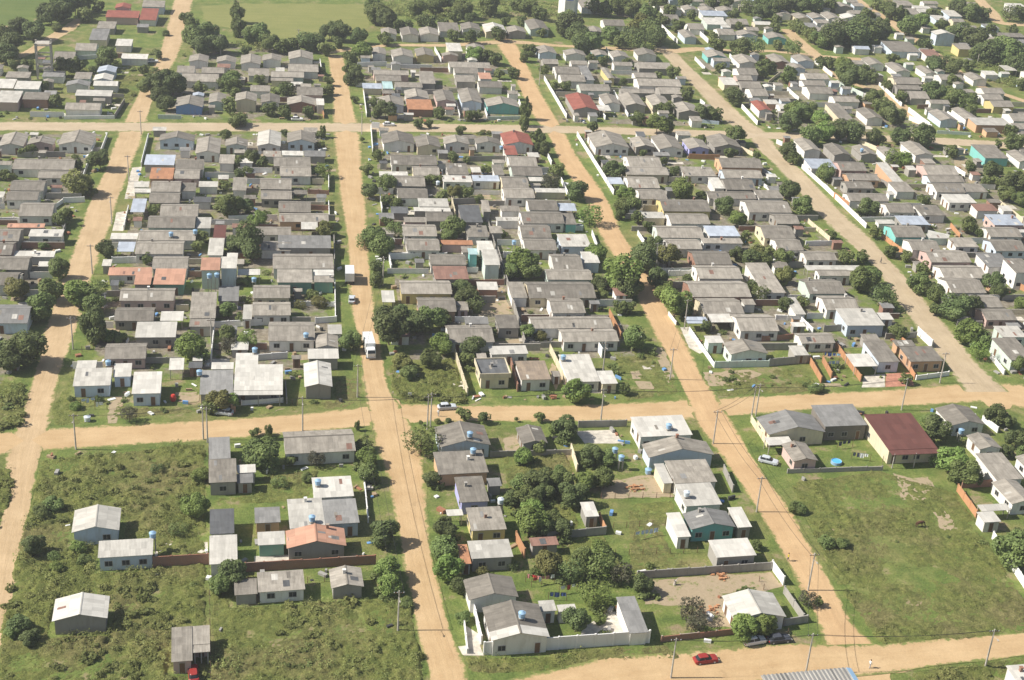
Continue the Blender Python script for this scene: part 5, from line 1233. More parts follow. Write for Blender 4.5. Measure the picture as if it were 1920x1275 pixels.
ROOF = {
 'g': roof_mat('weathered_fibre_cement', (.3, .273, .232), (.135, .12, .1), .7, .32),
 'd': roof_mat('dark_fibre_cement', (.24, .235, .225), (.12, .12, .115)),
 'k': roof_mat('charcoal_fibre_cement', (.12, .125, .13), (.07, .07, .07)),
 'l': roof_mat('pale_fibre_cement', (.5, .48, .43), (.28, .26, .23), .5, .12),
 'c': roof_mat('new_cream_fibre_cement', (.55, .53, .48), (.37, .35, .31), .5, .1),
 's': roof_mat('blue_grey_metal', (.42, .46, .52), (.28, .31, .36), .4, .12, .45),
 'r': roof_mat('salmon_tile', (.46, .26, .18), (.32, .18, .125), .5, .1),
 'R': roof_mat('red_tile', (.29, .1, .075), (.2, .08, .06), .5, .1),
 'o': roof_mat('orange_tile', (.42, .21, .115), (.28, .14, .085), .5, .1),
 'm': roof_mat('maroon_metal', (.135, .055, .045), (.085, .042, .036), .45, .06),
 'b': roof_mat('rusty_brown_sheet', (.26, .15, .115), (.15, .09, .07), .6, .12),
 'e': roof_mat('bare_slab', (.33, .26, .19), (.17, .14, .12), .7, .1),
 't': roof_mat('pale_teal_sheet', (.4, .55, .55), (.3, .4, .4), .4, .1)}
ROOFWORD = {'g': 'weathered grey', 'd': 'dark grey', 'k': 'charcoal', 'l': 'pale grey', 'c': 'cream white', 's': 'blue-grey metal', 'r': 'salmon tiled', 'R': 'red tiled', 'o': 'orange tiled', 'm': 'maroon', 'b': 'rusty brown', 'e': 'dusty flat', 't': 'pale teal'}
WALL = {
 'w': wall_mat('white_paint', (.74, .72, .68)), 'c': wall_mat('cream_paint', (.66, .58, .42)), 'b': wall_mat('pale_blue_paint', (.55, .63, .72)),
 'p': wall_mat('pink_paint', (.58, .42, .38)), 'o': wall_mat('orange_paint', (.58, .36, .22)), 'y': wall_mat('yellow_paint', (.64, .53, .24)),
 'g': wall_mat('bare_cement', (.34, .32, .29), (.17, .16, .14), .6), 'G': wall_mat('green_paint', (.17, .33, .25)), 'B': wall_mat('blue_paint', (.16, .27, .55)),
 'u': brick_mat(), 't': wall_mat('turquoise_paint', (.2, .5, .47)), 'T': wall_mat('mint_paint', (.56, .64, .58)), 'L': wall_mat('lilac_paint', (.42, .42, .72)),
 'k': wall_mat('dark_block', (.2, .18, .16), (.1, .09, .08), .5)}
WALL['-'] = WALL['w']
WALLWORD = {'w': 'white', 'c': 'cream', 'b': 'pale blue', 'p': 'pinkish', 'o': 'orange', 'y': 'yellow', 'g': 'grey', 'G': 'green', 'B': 'blue', 'u': 'brick', 't': 'turquoise', 'T': 'mint', 'L': 'lilac', 'k': 'dark'}
GLASS = plain('window_glass', (.025, .03, .035), .15); FRAME = plain('window_frame_paint', (.42, .4, .37), .6)
WOOD = plain('door_wood', (.16, .09, .05), .7); CONC = plain('concrete', (.42, .39, .34), .9, .25, 1.2); DARKM = plain('dark_metal', (.06, .06, .065), .5)
POLEM = plain('pole_concrete', (.4, .37, .33), .9, .2, 2); TANKB = plain('tank_blue_plastic', (.27, .42, .58), .4, .08); TANKW = plain('tank_white_plastic', (.6, .66, .72), .4, .08); TANKR = plain('red_plastic', (.5, .05, .035), .4, .1)
BARK = plain('bark', (.14, .105, .075), .95, .4, 6)
LEAF = {'d': leaf_mat('dark_leaves', (.066, .098, .03), (.19, .235, .08)), 'n': leaf_mat('green_leaves', (.085, .128, .034), (.24, .295, .09)),
        'l': leaf_mat('bright_leaves', (.1, .16, .03), (.28, .37, .09)), 'y': leaf_mat('yellowish_leaves', (.095, .105, .03), (.3, .295, .09)),
        'g': leaf_mat('greyish_leaves', (.06, .065, .035), (.17, .165, .1)), }
LEAF['c'] = LEAF['d']; LEAF['p'] = LEAF['d']
TONEWORD = {'d': 'dark green', 'n': 'mid green', 'l': 'bright green', 'y': 'yellowish green', 'g': 'sparse greyish', 'c': 'slim dark cypress-like', 'p': 'tall dark'}
WALLCOL = {'white': wall_mat('whitewash', (.8, .79, .77), (.45, .42, .37), .35), 'grey': WALL['g'], 'cream': WALL['c'], 'brick': WALL['u'], 'orange': wall_mat('orange_hollow_brick', (.48, .25, .13), (.3, .17, .1)), 'mint': WALL['T'], 'blue': WALL['b']}  # 'orange' is plain orange brick in its own colour, with blotchy dirt

# ------------------------------------------------------------------ helpers: geometry and tagging
class MB:
    def __init__(s): s.v = []; s.f = []; s.uv = []; s.mi = []
    def quad(s, pts, uv=None, m=0):
        i = len(s.v); s.v += [tuple(p) for p in pts]; s.f.append(tuple(range(i, i + len(pts)))); s.uv.append(uv); s.mi.append(m)
    def box(s, x0, x1, y0, y1, z0, z1, m=0):
        c = [(x0, y0, z0), (x1, y0, z0), (x1, y1, z0), (x0, y1, z0), (x0, y0, z1), (x1, y0, z1), (x1, y1, z1), (x0, y1, z1)]
        for q in ((0, 3, 2, 1), (4, 5, 6, 7), (0, 1, 5, 4), (1, 2, 6, 5), (2, 3, 7, 6), (3, 0, 4, 7)):
            s.quad([c[k] for k in q], None, m)
    def slab(s, a, b, c, d, t, m=0, uvs=None):
        """a..d top corners counter-clockwise seen from above, thickness t"""
        low = [(p[0], p[1], p[2] - t) for p in (a, b, c, d)]; tp = (a, b, c, d)
        s.quad(tp, uvs, m); s.quad([low[3], low[2], low[1], low[0]], None, m)
        for i in range(4):
            j = (i + 1) % 4; s.quad([low[i], low[j], tp[j], tp[i]], None, m)
    def tube(s, p0, p1, r0, r1, n=8, cap=True, m=0):
        p0, p1 = Vector(p0), Vector(p1); ax = (p1 - p0).normalized(); a = ax.orthogonal().normalized(); b = ax.cross(a)
        r = [[p + (a * math.cos(t) + b * math.sin(t)) * q for t in [2 * math.pi * k / n for k in range(n)]] for p, q in ((p0, r0), (p1, r1))]
        for k in range(n):
            j = (k + 1) % n; s.quad([r[0][k], r[0][j], r[1][j], r[1][k]], None, m)
        if cap: s.quad(r[1], None, m); s.quad(r[0][::-1], None, m)
    def lathe(s, prof, n=14, m=0, o=(0, 0, 0)):
        for (ra, za), (rb, zb) in zip(prof, prof[1:]):
            for k in range(n):
                t0, t1 = 2 * math.pi * k / n, 2 * math.pi * (k + 1) / n
                P = lambda r, t, zq: (o[0] + r * math.cos(t), o[1] + r * math.sin(t), o[2] + zq)
                if ra < 1e-4: s.quad([P(ra, t0, za), P(rb, t1, zb), P(rb, t0, zb)][::-1], None, m)
                elif rb < 1e-4: s.quad([P(ra, t0, za), P(ra, t1, za), P(rb, t0, zb)], None, m)
                else: s.quad([P(ra, t0, za), P(ra, t1, za), P(rb, t1, zb), P(rb, t0, zb)], None, m)
    def mesh(s, name, mats):
        me = bpy.data.meshes.new(name); me.from_pydata(s.v, [], s.f)
        for m in (mats if isinstance(mats, (list, tuple)) else [mats]): me.materials.append(m)
        if any(s.mi): me.polygons.foreach_set('material_index', s.mi)
        if any(u is not None for u in s.uv):
            ul = me.uv_layers.new(name='UVMap'); flat = []
            for f, u in zip(s.f, s.uv):
                flat += [c for q in (u if u is not None else [(0, 0)] * len(f)) for c in q]
            ul.data.foreach_set('uv', flat)
        return me
    def build(s, name, mats, parent=None, smooth=False):
        me = s.mesh(name, mats)
        if smooth: me.polygons.foreach_set('use_smooth', [True] * len(me.polygons))
        return link(name, me, parent)
def link(name, me, parent=None):
    o = bpy.data.objects.new(name, me); COL.objects.link(o)
    if parent is not None: o.parent = parent
    return o
def empty(name, x, y, zq=0, rot=0):
    o = link(name, None); o.location = (x, y, zq); o.rotation_euler = (0, 0, rot); o.empty_display_size = .3
    return o
def tag(o, label, cat, group=None):
    o['label'] = label; o['category'] = cat
    if group: o['group'] = group
    return o
def struct(o, kind='structure'): o['kind'] = kind; return o
def big_mesh(name, verts, faces4, mats, tint=None, uv=None):
    """verts (n,3) float array, faces4 (m,4) int array"""
    me = bpy.data.meshes.new(name); nv, nf = len(verts), len(faces4)
    me.vertices.add(nv); me.vertices.foreach_set('co', np.asarray(verts, np.float32).ravel())
    me.loops.add(nf * 4); me.loops.foreach_set('vertex_index', np.asarray(faces4, np.int32).ravel())
    me.polygons.add(nf); me.polygons.foreach_set('loop_start', np.arange(0, nf * 4, 4, dtype=np.int32))
    me.update(calc_edges=True)
    for m in (mats if isinstance(mats, (list, tuple)) else [mats]): me.materials.append(m)
    if tint is not None:
        a = me.attributes.new('tint', 'FLOAT', 'FACE'); a.data.foreach_set('value', np.asarray(tint, np.float32))
    if uv is not None:
        ul = me.uv_layers.new(name='UVMap'); ul.data.foreach_set('uv', np.asarray(uv, np.float32).ravel())
    return me

# ------------------------------------------------------------------ where a thing stands, in words
STREETWORD = {'lane': 'the weedy-corner lane', 'truck_street': 'truck street', 'shade_tree_street': 'shade-tree street', 'grey_street': 'grey street', 'sandy_cross_street': 'sandy crossroad', 'far_cross_road': 'far crossroad', 'back_lane': 'back lane', 'grassy_side_street': 'grassy side street', 'hill_track': 'hill track', 'valley_track': 'valley track', 'farm_path': 'farm path', 'lower_road': 'red-car road'}
BLOCKS = [['lane-side strip', 'weedy block', 'orchard block', 'horse-paddock block', 'horse-paddock block'], ['lane block', 'salmon-roof block', 'spine-wall block', 'long-white-wall block', 'pink-gable block'], ['water-tower block', 'blue-house block', 'orange-tile block', 'red-roof block', 'hillside block']]
def xat(road, y):
    p = ROADS[road]
    q = sorted(p, key=lambda a: a[1]); ys = [a[1] for a in q]
    return float(np.interp(y, ys, [a[0] for a in q]))
def yat(road, x):
    q = sorted(ROADS[road]); return float(np.interp(x, [a[0] for a in q], [a[1] for a in q]))
def segdist(px, py, pl):
    best = 1e9
    for (ax, ay, _), (bx_, by_, _) in zip(pl, pl[1:]):
        dx, dy = bx_ - ax, by_ - ay; t = max(0, min(1, ((px - ax) * dx + (py - ay) * dy) / (dx * dx + dy * dy + 1e-9)))
        best = min(best, math.hypot(px - ax - t * dx, py - ay - t * dy))
    return best
def locate(x, y):
    ysand, yfar = yat('sandy_cross_street', x), yat('far_cross_road', x)
    band = 0 if y < ysand else (1 if y < yfar else 2)
    k = sum(x > xat(r, y) for r in ('lane', 'truck_street', 'shade_tree_street', 'grey_street'))
    blk = BLOCKS[band][k]
    d = sorted((segdist(x, y, p), n) for n, p in ROADS.items())
    st = d[0][1] if d[0][0] < 21 else None
    ref, dist = ('far crossroad', abs(y - yfar)) if band == 2 else ('sandy crossroad', abs(y - ysand))
    if st in ('sandy_cross_street', 'far_cross_road'):
        side = {'lane': 'lane', 'truck_street': 'truck street', 'shade_tree_street': 'shade-tree street', 'grey_street': 'grey street'}
        c = sorted((abs(x - xat(r, y)), w) for r, w in side.items())[0]
        ref, dist = c[1], c[0]
    return blk, st, ref, dist
ORD = 'first second third fourth fifth sixth seventh eighth ninth tenth eleventh twelfth thirteenth fourteenth fifteenth sixteenth seventeenth eighteenth nineteenth'.split()
def ordinal(n):
    if n <= 19: return ORD[n - 1]
    tens = {2: 'twenti', 3: 'thirti', 4: 'forti', 5: 'fifti', 6: 'sixti', 7: 'seventi', 8: 'eighti', 9: 'nineti'}
    a, b = divmod(n, 10)
    return tens[a] + 'eth' if b == 0 else tens[a][:-1] + 'y-' + ORD[b - 1]
PENDING = []
def later(o, desc, cat, group, x, y): PENDING.append((o, desc, cat, group, x, y))
def settle_labels():
    by = {}
    for it in PENDING:
        blk, st, ref, dist = locate(it[4], it[5])
        where = ('on ' + STREETWORD[st] + ', ' + blk) if st else 'inside ' + blk
        by.setdefault((it[2], where, ref), []).append((dist, it))
    for (cat, where, ref), lst in by.items():
        lst.sort(key=lambda q: q[0])
        for i, (dist, it) in enumerate(lst):
            tag(it[0], f'{it[1]} {where}, {ordinal(i + 1)} from {ref}', cat, it[3])

# ------------------------------------------------------------------ ground, fields, roads
gm = MB(); gm.quad([(-900, -100, 0), (1200, -100, 0), (1200, 2200, 0), (-900, 2200, 0)])
struct(gm.build('ground', ground_mat('yard_grass_and_soil', .95)))

def wob(x, y, s, a): return (noise.noise(Vector((x * s, y * s, 3.1))) * a, noise.noise(Vector((x * s, y * s, 9.7))) * a)
SHEETN = [0]
def sheet(name, poly, zq, mat, jag=.4, step=1.2):
    SHEETN[0] += 1; zq += .00035 * SHEETN[0]
    pts = []
    for (ax, ay), (bx_, by_) in zip(poly, poly[1:] + poly[:1]):
        n = max(1, int(math.hypot(bx_ - ax, by_ - ay) / step))
        for i in range(n):
            x, y = ax + (bx_ - ax) * i / n, ay + (by_ - ay) * i / n; w = wob(x, y, .5, jag); pts.append((x + w[0], y + w[1], zq))
    bm = bmesh.new(); vs = [bm.verts.new(p) for p in pts]; f = bm.faces.new(vs)
    if f.calc_area() and f.normal.z < 0: f.normal_flip()
    bm.normal_update()
    if f.normal.z < 0: f.normal_flip()
    bmesh.ops.triangulate(bm, faces=[f])
    me = bpy.data.meshes.new(name); bm.to_mesh(me); bm.free(); me.materials.append(mat)
    return struct(link(name, me))

def field_mat(name, a, b):
    nt = NT(name); p = pos(nt); f = nt.noise(p, .06, 6, .7); q = nt.noise(p, 1.5, 5, .7)
    st = nt.n('VectorMath', operation='MULTIPLY'); nt.l(p, st.inputs[0]); st.inputs[1].default_value = (.02, .35, 1)
    f2 = nt.noise(st.outputs[0], 1.2, 4)
    c = nt.mix(nt.maprange(nt.math('ADD', nt.math('MULTIPLY', f, .6), nt.math('MULTIPLY', f2, .4)), .4, .6, 0, 1), a, b)
    return nt.done(nt.mix(1, c, nt.grey(nt.maprange(q, .3, .7, .8, 1.2)), 'MULTIPLY'), .95)
FM = {'green_field': field_mat('lush_pasture', (.085, .125, .03), (.115, .15, .04)), 'mown_field': field_mat('mown_grass', (.17, .185, .055), (.22, .22, .075))}
for k, p in FIELDS: sheet(k, p, .006, FM[k], 1.5, 3)
PM = {'concrete': plain('poured_concrete', (.5, .46, .39), .9, .3, .7), 'soil': None, 'red_paving': plain('red_clay_paving', (.4, .19, .13), .9, .25, 1)}
def soil_mat():
    nt = NT('bare_soil'); p = pos(nt); f = nt.noise(p, .5, 6, .75); g, _ = grass_colour(nt, p)
    c = nt.mix(nt.noise(p, 1.6, 5, .7), (.25, .19, .12), (.42, .34, .23))
    return nt.done(nt.mix(nt.maprange(f, .54, .62, 0, .9), c, g), .95)
PM['soil'] = soil_mat()
def yard_mat():
    nt = NT('yard_soil_and_shade'); p = pos(nt); g, fine = grass_colour(nt, p); a = nt.noise(p, .16, 6, .7); b = nt.noise(p, .07, 4, .6)
    so = nt.ramp(nt.noise(p, .7, 6, .75), [(.3, (.1, .085, .065)), (.5, (.2, .17, .13)), (.7, (.33, .3, .25))])  # greyish soil, darkened to paint in the shade of gaps between roofs
    c = nt.mix(nt.maprange(nt.math('ADD', nt.math('MULTIPLY', a, .6), nt.math('MULTIPLY', b, .4)), .45, .53, 0, .95), g, so)
    nt.bump(fine, .6, .15); return nt.done(c, .95)
YARDM = yard_mat()
def yard(left, right, y0, y1):
    ys = np.linspace(0, 1, 24); L_ = []; R_ = []
    for t in ys:
        for out, fx in ((L_, left), (R_, right)):
            x = fx(300 + 100 * t)
            for _ in range(4): yy = y0(x) + (y1(x) - y0(x)) * t; x = fx(yy)
            out.append((x, yy))
    sheet('yard_ground', L_ + R_[::-1], .003, YARDM, .5, 2.0)
_s = lambda k: (lambda x: yat('sandy_cross_street', x) + k); _f = lambda k: (lambda x: yat('far_cross_road', x) + k)
_r = lambda n, k: (lambda y: xat(n, y) + k)
STS = ['lane', 'truck_street', 'shade_tree_street', 'grey_street']
YARDS = [(_r('lane', -62), _r('lane', -9))] + [(_r(a, 9), _r(b, -9)) for a, b in zip(STS, STS[1:])] + [(_r('grey_street', 10), _r('grey_street', 75))]
for (a_, b_), s0 in zip(YARDS, (20, 24, 26, 26, 20)): yard(a_, b_, _s(s0), _f(-8))
for a_, b_ in YARDS[1:]: yard(a_, b_, _f(9), _f(105))
for k, p in PATCHES: sheet({'concrete': 'concrete_paving', 'soil': 'bare_ground', 'red_paving': 'clay_paving'}[k], p, .012 if k != 'soil' else .008, PM[k], .15 if k != 'soil' else .7, .8)

SAND = road_mat('sandy_dirt', (.51, .365, .205), (.4, .27, .14)); GREYR = road_mat('grey_gravel', (.47, .375, .25), (.36, .28, .18)); TRACK = road_mat('track_dirt', (.51, .375, .225), (.38, .27, .15), 1.0)
ROADM = {'far_cross_road': road_mat('pale_gravel', (.48, .385, .265), (.38, .3, .2)), 'grey_street': GREYR, 'shade_tree_street': road_mat('orange_dirt', (.53, .365, .2), (.42, .275, .145))}
def catmull(p, step=1.5):
    out = []
    P = [np.array(q, float) for q in p]; P = [2 * P[0] - P[1]] + P + [2 * P[-1] - P[-2]]
    for i in range(1, len(P) - 2):
        n = max(2, int(np.hypot(*(P[i + 1] - P[i])[:2]) / step))
        for k in range(n):
            t = k / n; out.append(.5 * ((2 * P[i]) + (P[i + 1] - P[i - 1]) * t + (2 * P[i - 1] - 5 * P[i] + 4 * P[i + 1] - P[i + 2]) * t * t + (3 * P[i] - P[i - 1] - 3 * P[i + 1] + P[i + 2]) * t ** 3))
    out.append(P[-2]); return out
def crossing(a, b):
    best = min(((math.hypot(p[0] - q[0], p[1] - q[1]), (p[0] + q[0]) / 2, (p[1] + q[1]) / 2) for p in catmull(ROADS[a], 2) for q in catmull(ROADS[b], 2)))
    return best[1], best[2]
for a, b, r in [('sandy_cross_street', 'lane', 7), ('sandy_cross_street', 'truck_street', 8), ('sandy_cross_street', 'shade_tree_street', 8.5), ('sandy_cross_street', 'grey_street', 9), ('far_cross_road', 'lane', 8), ('far_cross_road', 'truck_street', 8), ('far_cross_road', 'shade_tree_street', 8.5), ('far_cross_road', 'grey_street', 9), ('lower_road', 'shade_tree_street', 9), ('lower_road', 'truck_street', 9)]:
    cx, cy = crossing(a, b); pts_ = []
    for k in range(28):
        t = 2 * math.pi * k / 28; q = r * (1 - .28 * math.cos(4 * t) * -1) * (.82 + .06 * math.sin(k * 1.7)); pts_.append((cx + q * math.cos(t), cy + q * math.sin(t)))
    sheet('road_junction', pts_, .014, ROADM.get(a, SAND), .3, 1.0)
US = [-1, -.82, -.55, -.28, 0, .28, .55, .82, 1]
for ri, (name, pl) in enumerate(ROADS.items()):
    c = catmull(pl); V = []; UVs = []; F = []; s = 0
    for i, q in enumerate(c):
        a, b = c[max(0, i - 1)], c[min(len(c) - 1, i + 1)]; t = (b - a)[:2]; t /= (np.hypot(*t) + 1e-9); nrm = np.array([t[1], -t[0]])
        if i: s += np.hypot(*(c[i] - c[i - 1])[:2])
        for u in US:
            hw = q[2] / 2 * 1.13; w = wob(q[0] + u * 30, q[1], .12, .7) if abs(u) > .9 else (0, 0)
            x, y = q[:2] + nrm * u * hw + np.array(w); V.append((x, y, .02 + .006 * ri + .03 * (1 - abs(u)))); UVs.append((u, s))
    n = len(US)
    for i in range(len(c) - 1):
        for k in range(n - 1): F.append((i * n + k, i * n + k + 1, (i + 1) * n + k + 1, (i + 1) * n + k))
    me = big_mesh(name, np.array(V), np.array(F), ROADM.get(name, TRACK if name in ('hill_track', 'valley_track', 'farm_path', 'grassy_side_street', 'back_lane', 'lane') else SAND), uv=np.array([UVs[k] for f in F for k in f]))
    if me.polygons[0].normal.z < 0: me.flip_normals()
    struct(link(name, me))

# ------------------------------------------------------------------ houses
def house_geo(t, w, d, h, flags, rf):
    """returns roof MB, wall MB, ridge MB or None; local frame, centre at base"""
    ov = .28; oy = .38
    if t == 'm': oy = .25
    ww, wd = w / 2 - ov, d / 2 - oy
    if t == 'y': ww, wd = w / 2 - oy, d / 2 - ov
    ww = max(ww, w * .36); wd = max(wd, d * .36)
    R, W, G = MB(), MB(), None; th = .07; uo = random.random() * 50
    if t == 'x':
        tp = math.tan(math.radians(16)); zr = h + tp * d / 2; sl = d / 2 / math.cos(math.radians(16))
        a, b = (-w / 2, -d / 2, h), (w / 2, -d / 2, h); rl, rr = (-w / 2, 0, zr), (w / 2, 0, zr); cl, cr = (-w / 2, d / 2, h), (w / 2, d / 2, h)
        R.slab(a, b, rr, rl, th, 0, [(uo, sl), (uo + w, sl), (uo + w, 0), (uo, 0)]); R.slab(rl, rr, cr, cl, th, 0, [(uo + 60, 0), (uo + 60 + w, 0), (uo + 60 + w, sl), (uo + 60, sl)])
        zt = h + tp * (d / 2 - wd) - th - .01; zk = zr - th - .01
        prof = [(-wd, 0), (wd, 0), (wd, zt), (0, zk), (-wd, zt)]
        W.quad([(-ww, y, q) for y, q in prof][::-1]); W.quad([(ww, y, q) for y, q in prof])
        W.quad([(-ww, -wd, 0), (ww, -wd, 0), (ww, -wd, zt), (-ww, -wd, zt)]); W.quad([(ww, wd, 0), (-ww, wd, 0), (-ww, wd, zt), (ww, wd, zt)])
        G = MB(); G.slab((-w / 2 - .02, -.2, zr - .2 * tp + .05), (w / 2 + .02, -.2, zr - .2 * tp + .05), (w / 2 + .02, 0, zr + .06), (-w / 2 - .02, 0, zr + .06), .04); G.slab((-w / 2 - .02, 0, zr + .06), (w / 2 + .02, 0, zr + .06), (w / 2 + .02, .2, zr - .2 * tp + .05), (-w / 2 - .02, .2, zr - .2 * tp + .05), .04)
        top = lambda x: h
    elif t == 'y':
        tp = math.tan(math.radians(14)); zr = h + tp * w / 2; sl = w / 2 / math.cos(math.radians(14))
        fl, fr, fk = (-w / 2, -d / 2, h), (w / 2, -d / 2, h), (0, -d / 2, zr); bl, br, bk = (-w / 2, d / 2, h), (w / 2, d / 2, h), (0, d / 2, zr)
        R.slab(fl, fk, bk, bl, th, 0, [(uo, sl), (uo, 0), (uo + d, 0), (uo + d, sl)]); R.slab(fk, fr, br, bk, th, 0, [(uo + 60, 0), (uo + 60, sl), (uo + 60 + d, sl), (uo + 60 + d, 0)])
        zt = h + tp * (w / 2 - ww) - th - .01; zk = zr - th - .01
        prof = [(-ww, 0), (ww, 0), (ww, zt), (0, zk), (-ww, zt)]
        W.quad([(x, -wd, q) for x, q in prof]); W.quad([(x, wd, q) for x, q in prof][::-1])
        W.quad([(ww, -wd, 0), (ww, wd, 0), (ww, wd, zt), (ww, -wd, zt)]); W.quad([(-ww, wd, 0), (-ww, -wd, 0), (-ww, -wd, zt), (-ww, wd, zt)])
        G = MB(); G.slab((-.2, -d / 2 - .02, zr - .2 * tp + .05), (0, -d / 2 - .02, zr + .06), (0, d / 2 + .02, zr + .06), (-.2, d / 2 + .02, zr - .2 * tp + .05), .04); G.slab((0, -d / 2 - .02, zr + .06), (.2, -d / 2 - .02, zr - .2 * tp + .05), (.2, d / 2 + .02, zr - .2 * tp + .05), (0, d / 2 + .02, zr + .06), .04)
    else:
        r = .07 * d; par = 'parapet' in flags
        R.slab((-w / 2, -d / 2, h), (w / 2, -d / 2, h), (w / 2, d / 2, h + r), (-w / 2, d / 2, h + r), th, 0, [(uo, 0), (uo + w, 0), (uo + w, d), (uo, d)])
        zf, zb = h - th - .01 + .07 * (d / 2 - wd), h + r - th - .01 - .07 * (d / 2 - wd)
        c = [(-ww, -wd, 0), (ww, -wd, 0), (ww, wd, 0), (-ww, wd, 0), (-ww, -wd, zf), (ww, -wd, zf), (ww, wd, zb), (-ww, wd, zb)]
        for q in ((4, 5, 6, 7), (0, 1, 5, 4), (1, 2, 6, 5), (2, 3, 7, 6), (3, 0, 4, 7)): W.quad([c[k] for k in q])
        if par:
            G = MB(); e = .16
            for x0, x1, y0, y1 in ((-w / 2, w / 2, -d / 2 - e, -d / 2), (-w / 2, w / 2, d / 2, d / 2 + e), (-w / 2 - e, -w / 2, -d / 2 - e, d / 2 + e), (w / 2, w / 2 + e, -d / 2 - e, d / 2 + e)): G.box(x0, x1, y0, y1, h - .3, h + r + .3)
    return R, W, G, ww, wd

WINCACHE = {}
def win_mesh(kind, axis):
    k = (kind, axis)
    if k not in WINCACHE:
        w, hh = {'window': (1.25, 1.0), 'door': (.85, 2.05)}[kind]
        m, f = MB(), MB()
        def bx(q, a0, a1, o0, o1, z0, z1):
            if axis == 'f': q.box(a0, a1, o0, o1, z0, z1)
            else: q.box(o0, o1, a0, a1, z0, z1)
        bx(m, -w / 2, w / 2, -.035, .03, 0, hh)
        e = .07
        for a0, a1, z0, z1 in ((-w / 2 - e, -w / 2, 0, hh), (w / 2, w / 2 + e, 0, hh), (-w / 2 - e, w / 2 + e, hh, hh + e), (-w / 2 - e - .05, w / 2 + e + .05, -.09, 0)): bx(f, a0, a1, -.08, .02, z0, z1)
        if kind == 'window': bx(f, -.025, .025, -.055, .02, 0, hh)
        WINCACHE[k] = (m.mesh(kind, GLASS if kind == 'window' else WOOD), f.mesh(kind + '_frame', FRAME))
    return WINCACHE[k]
def opening(root, kind, x, y, zq, axis, near):
    m, f = win_mesh(kind, axis); o = link(kind, m, root); o.location = (x, y, zq)
    if near: link(kind + '_frame', f, o)

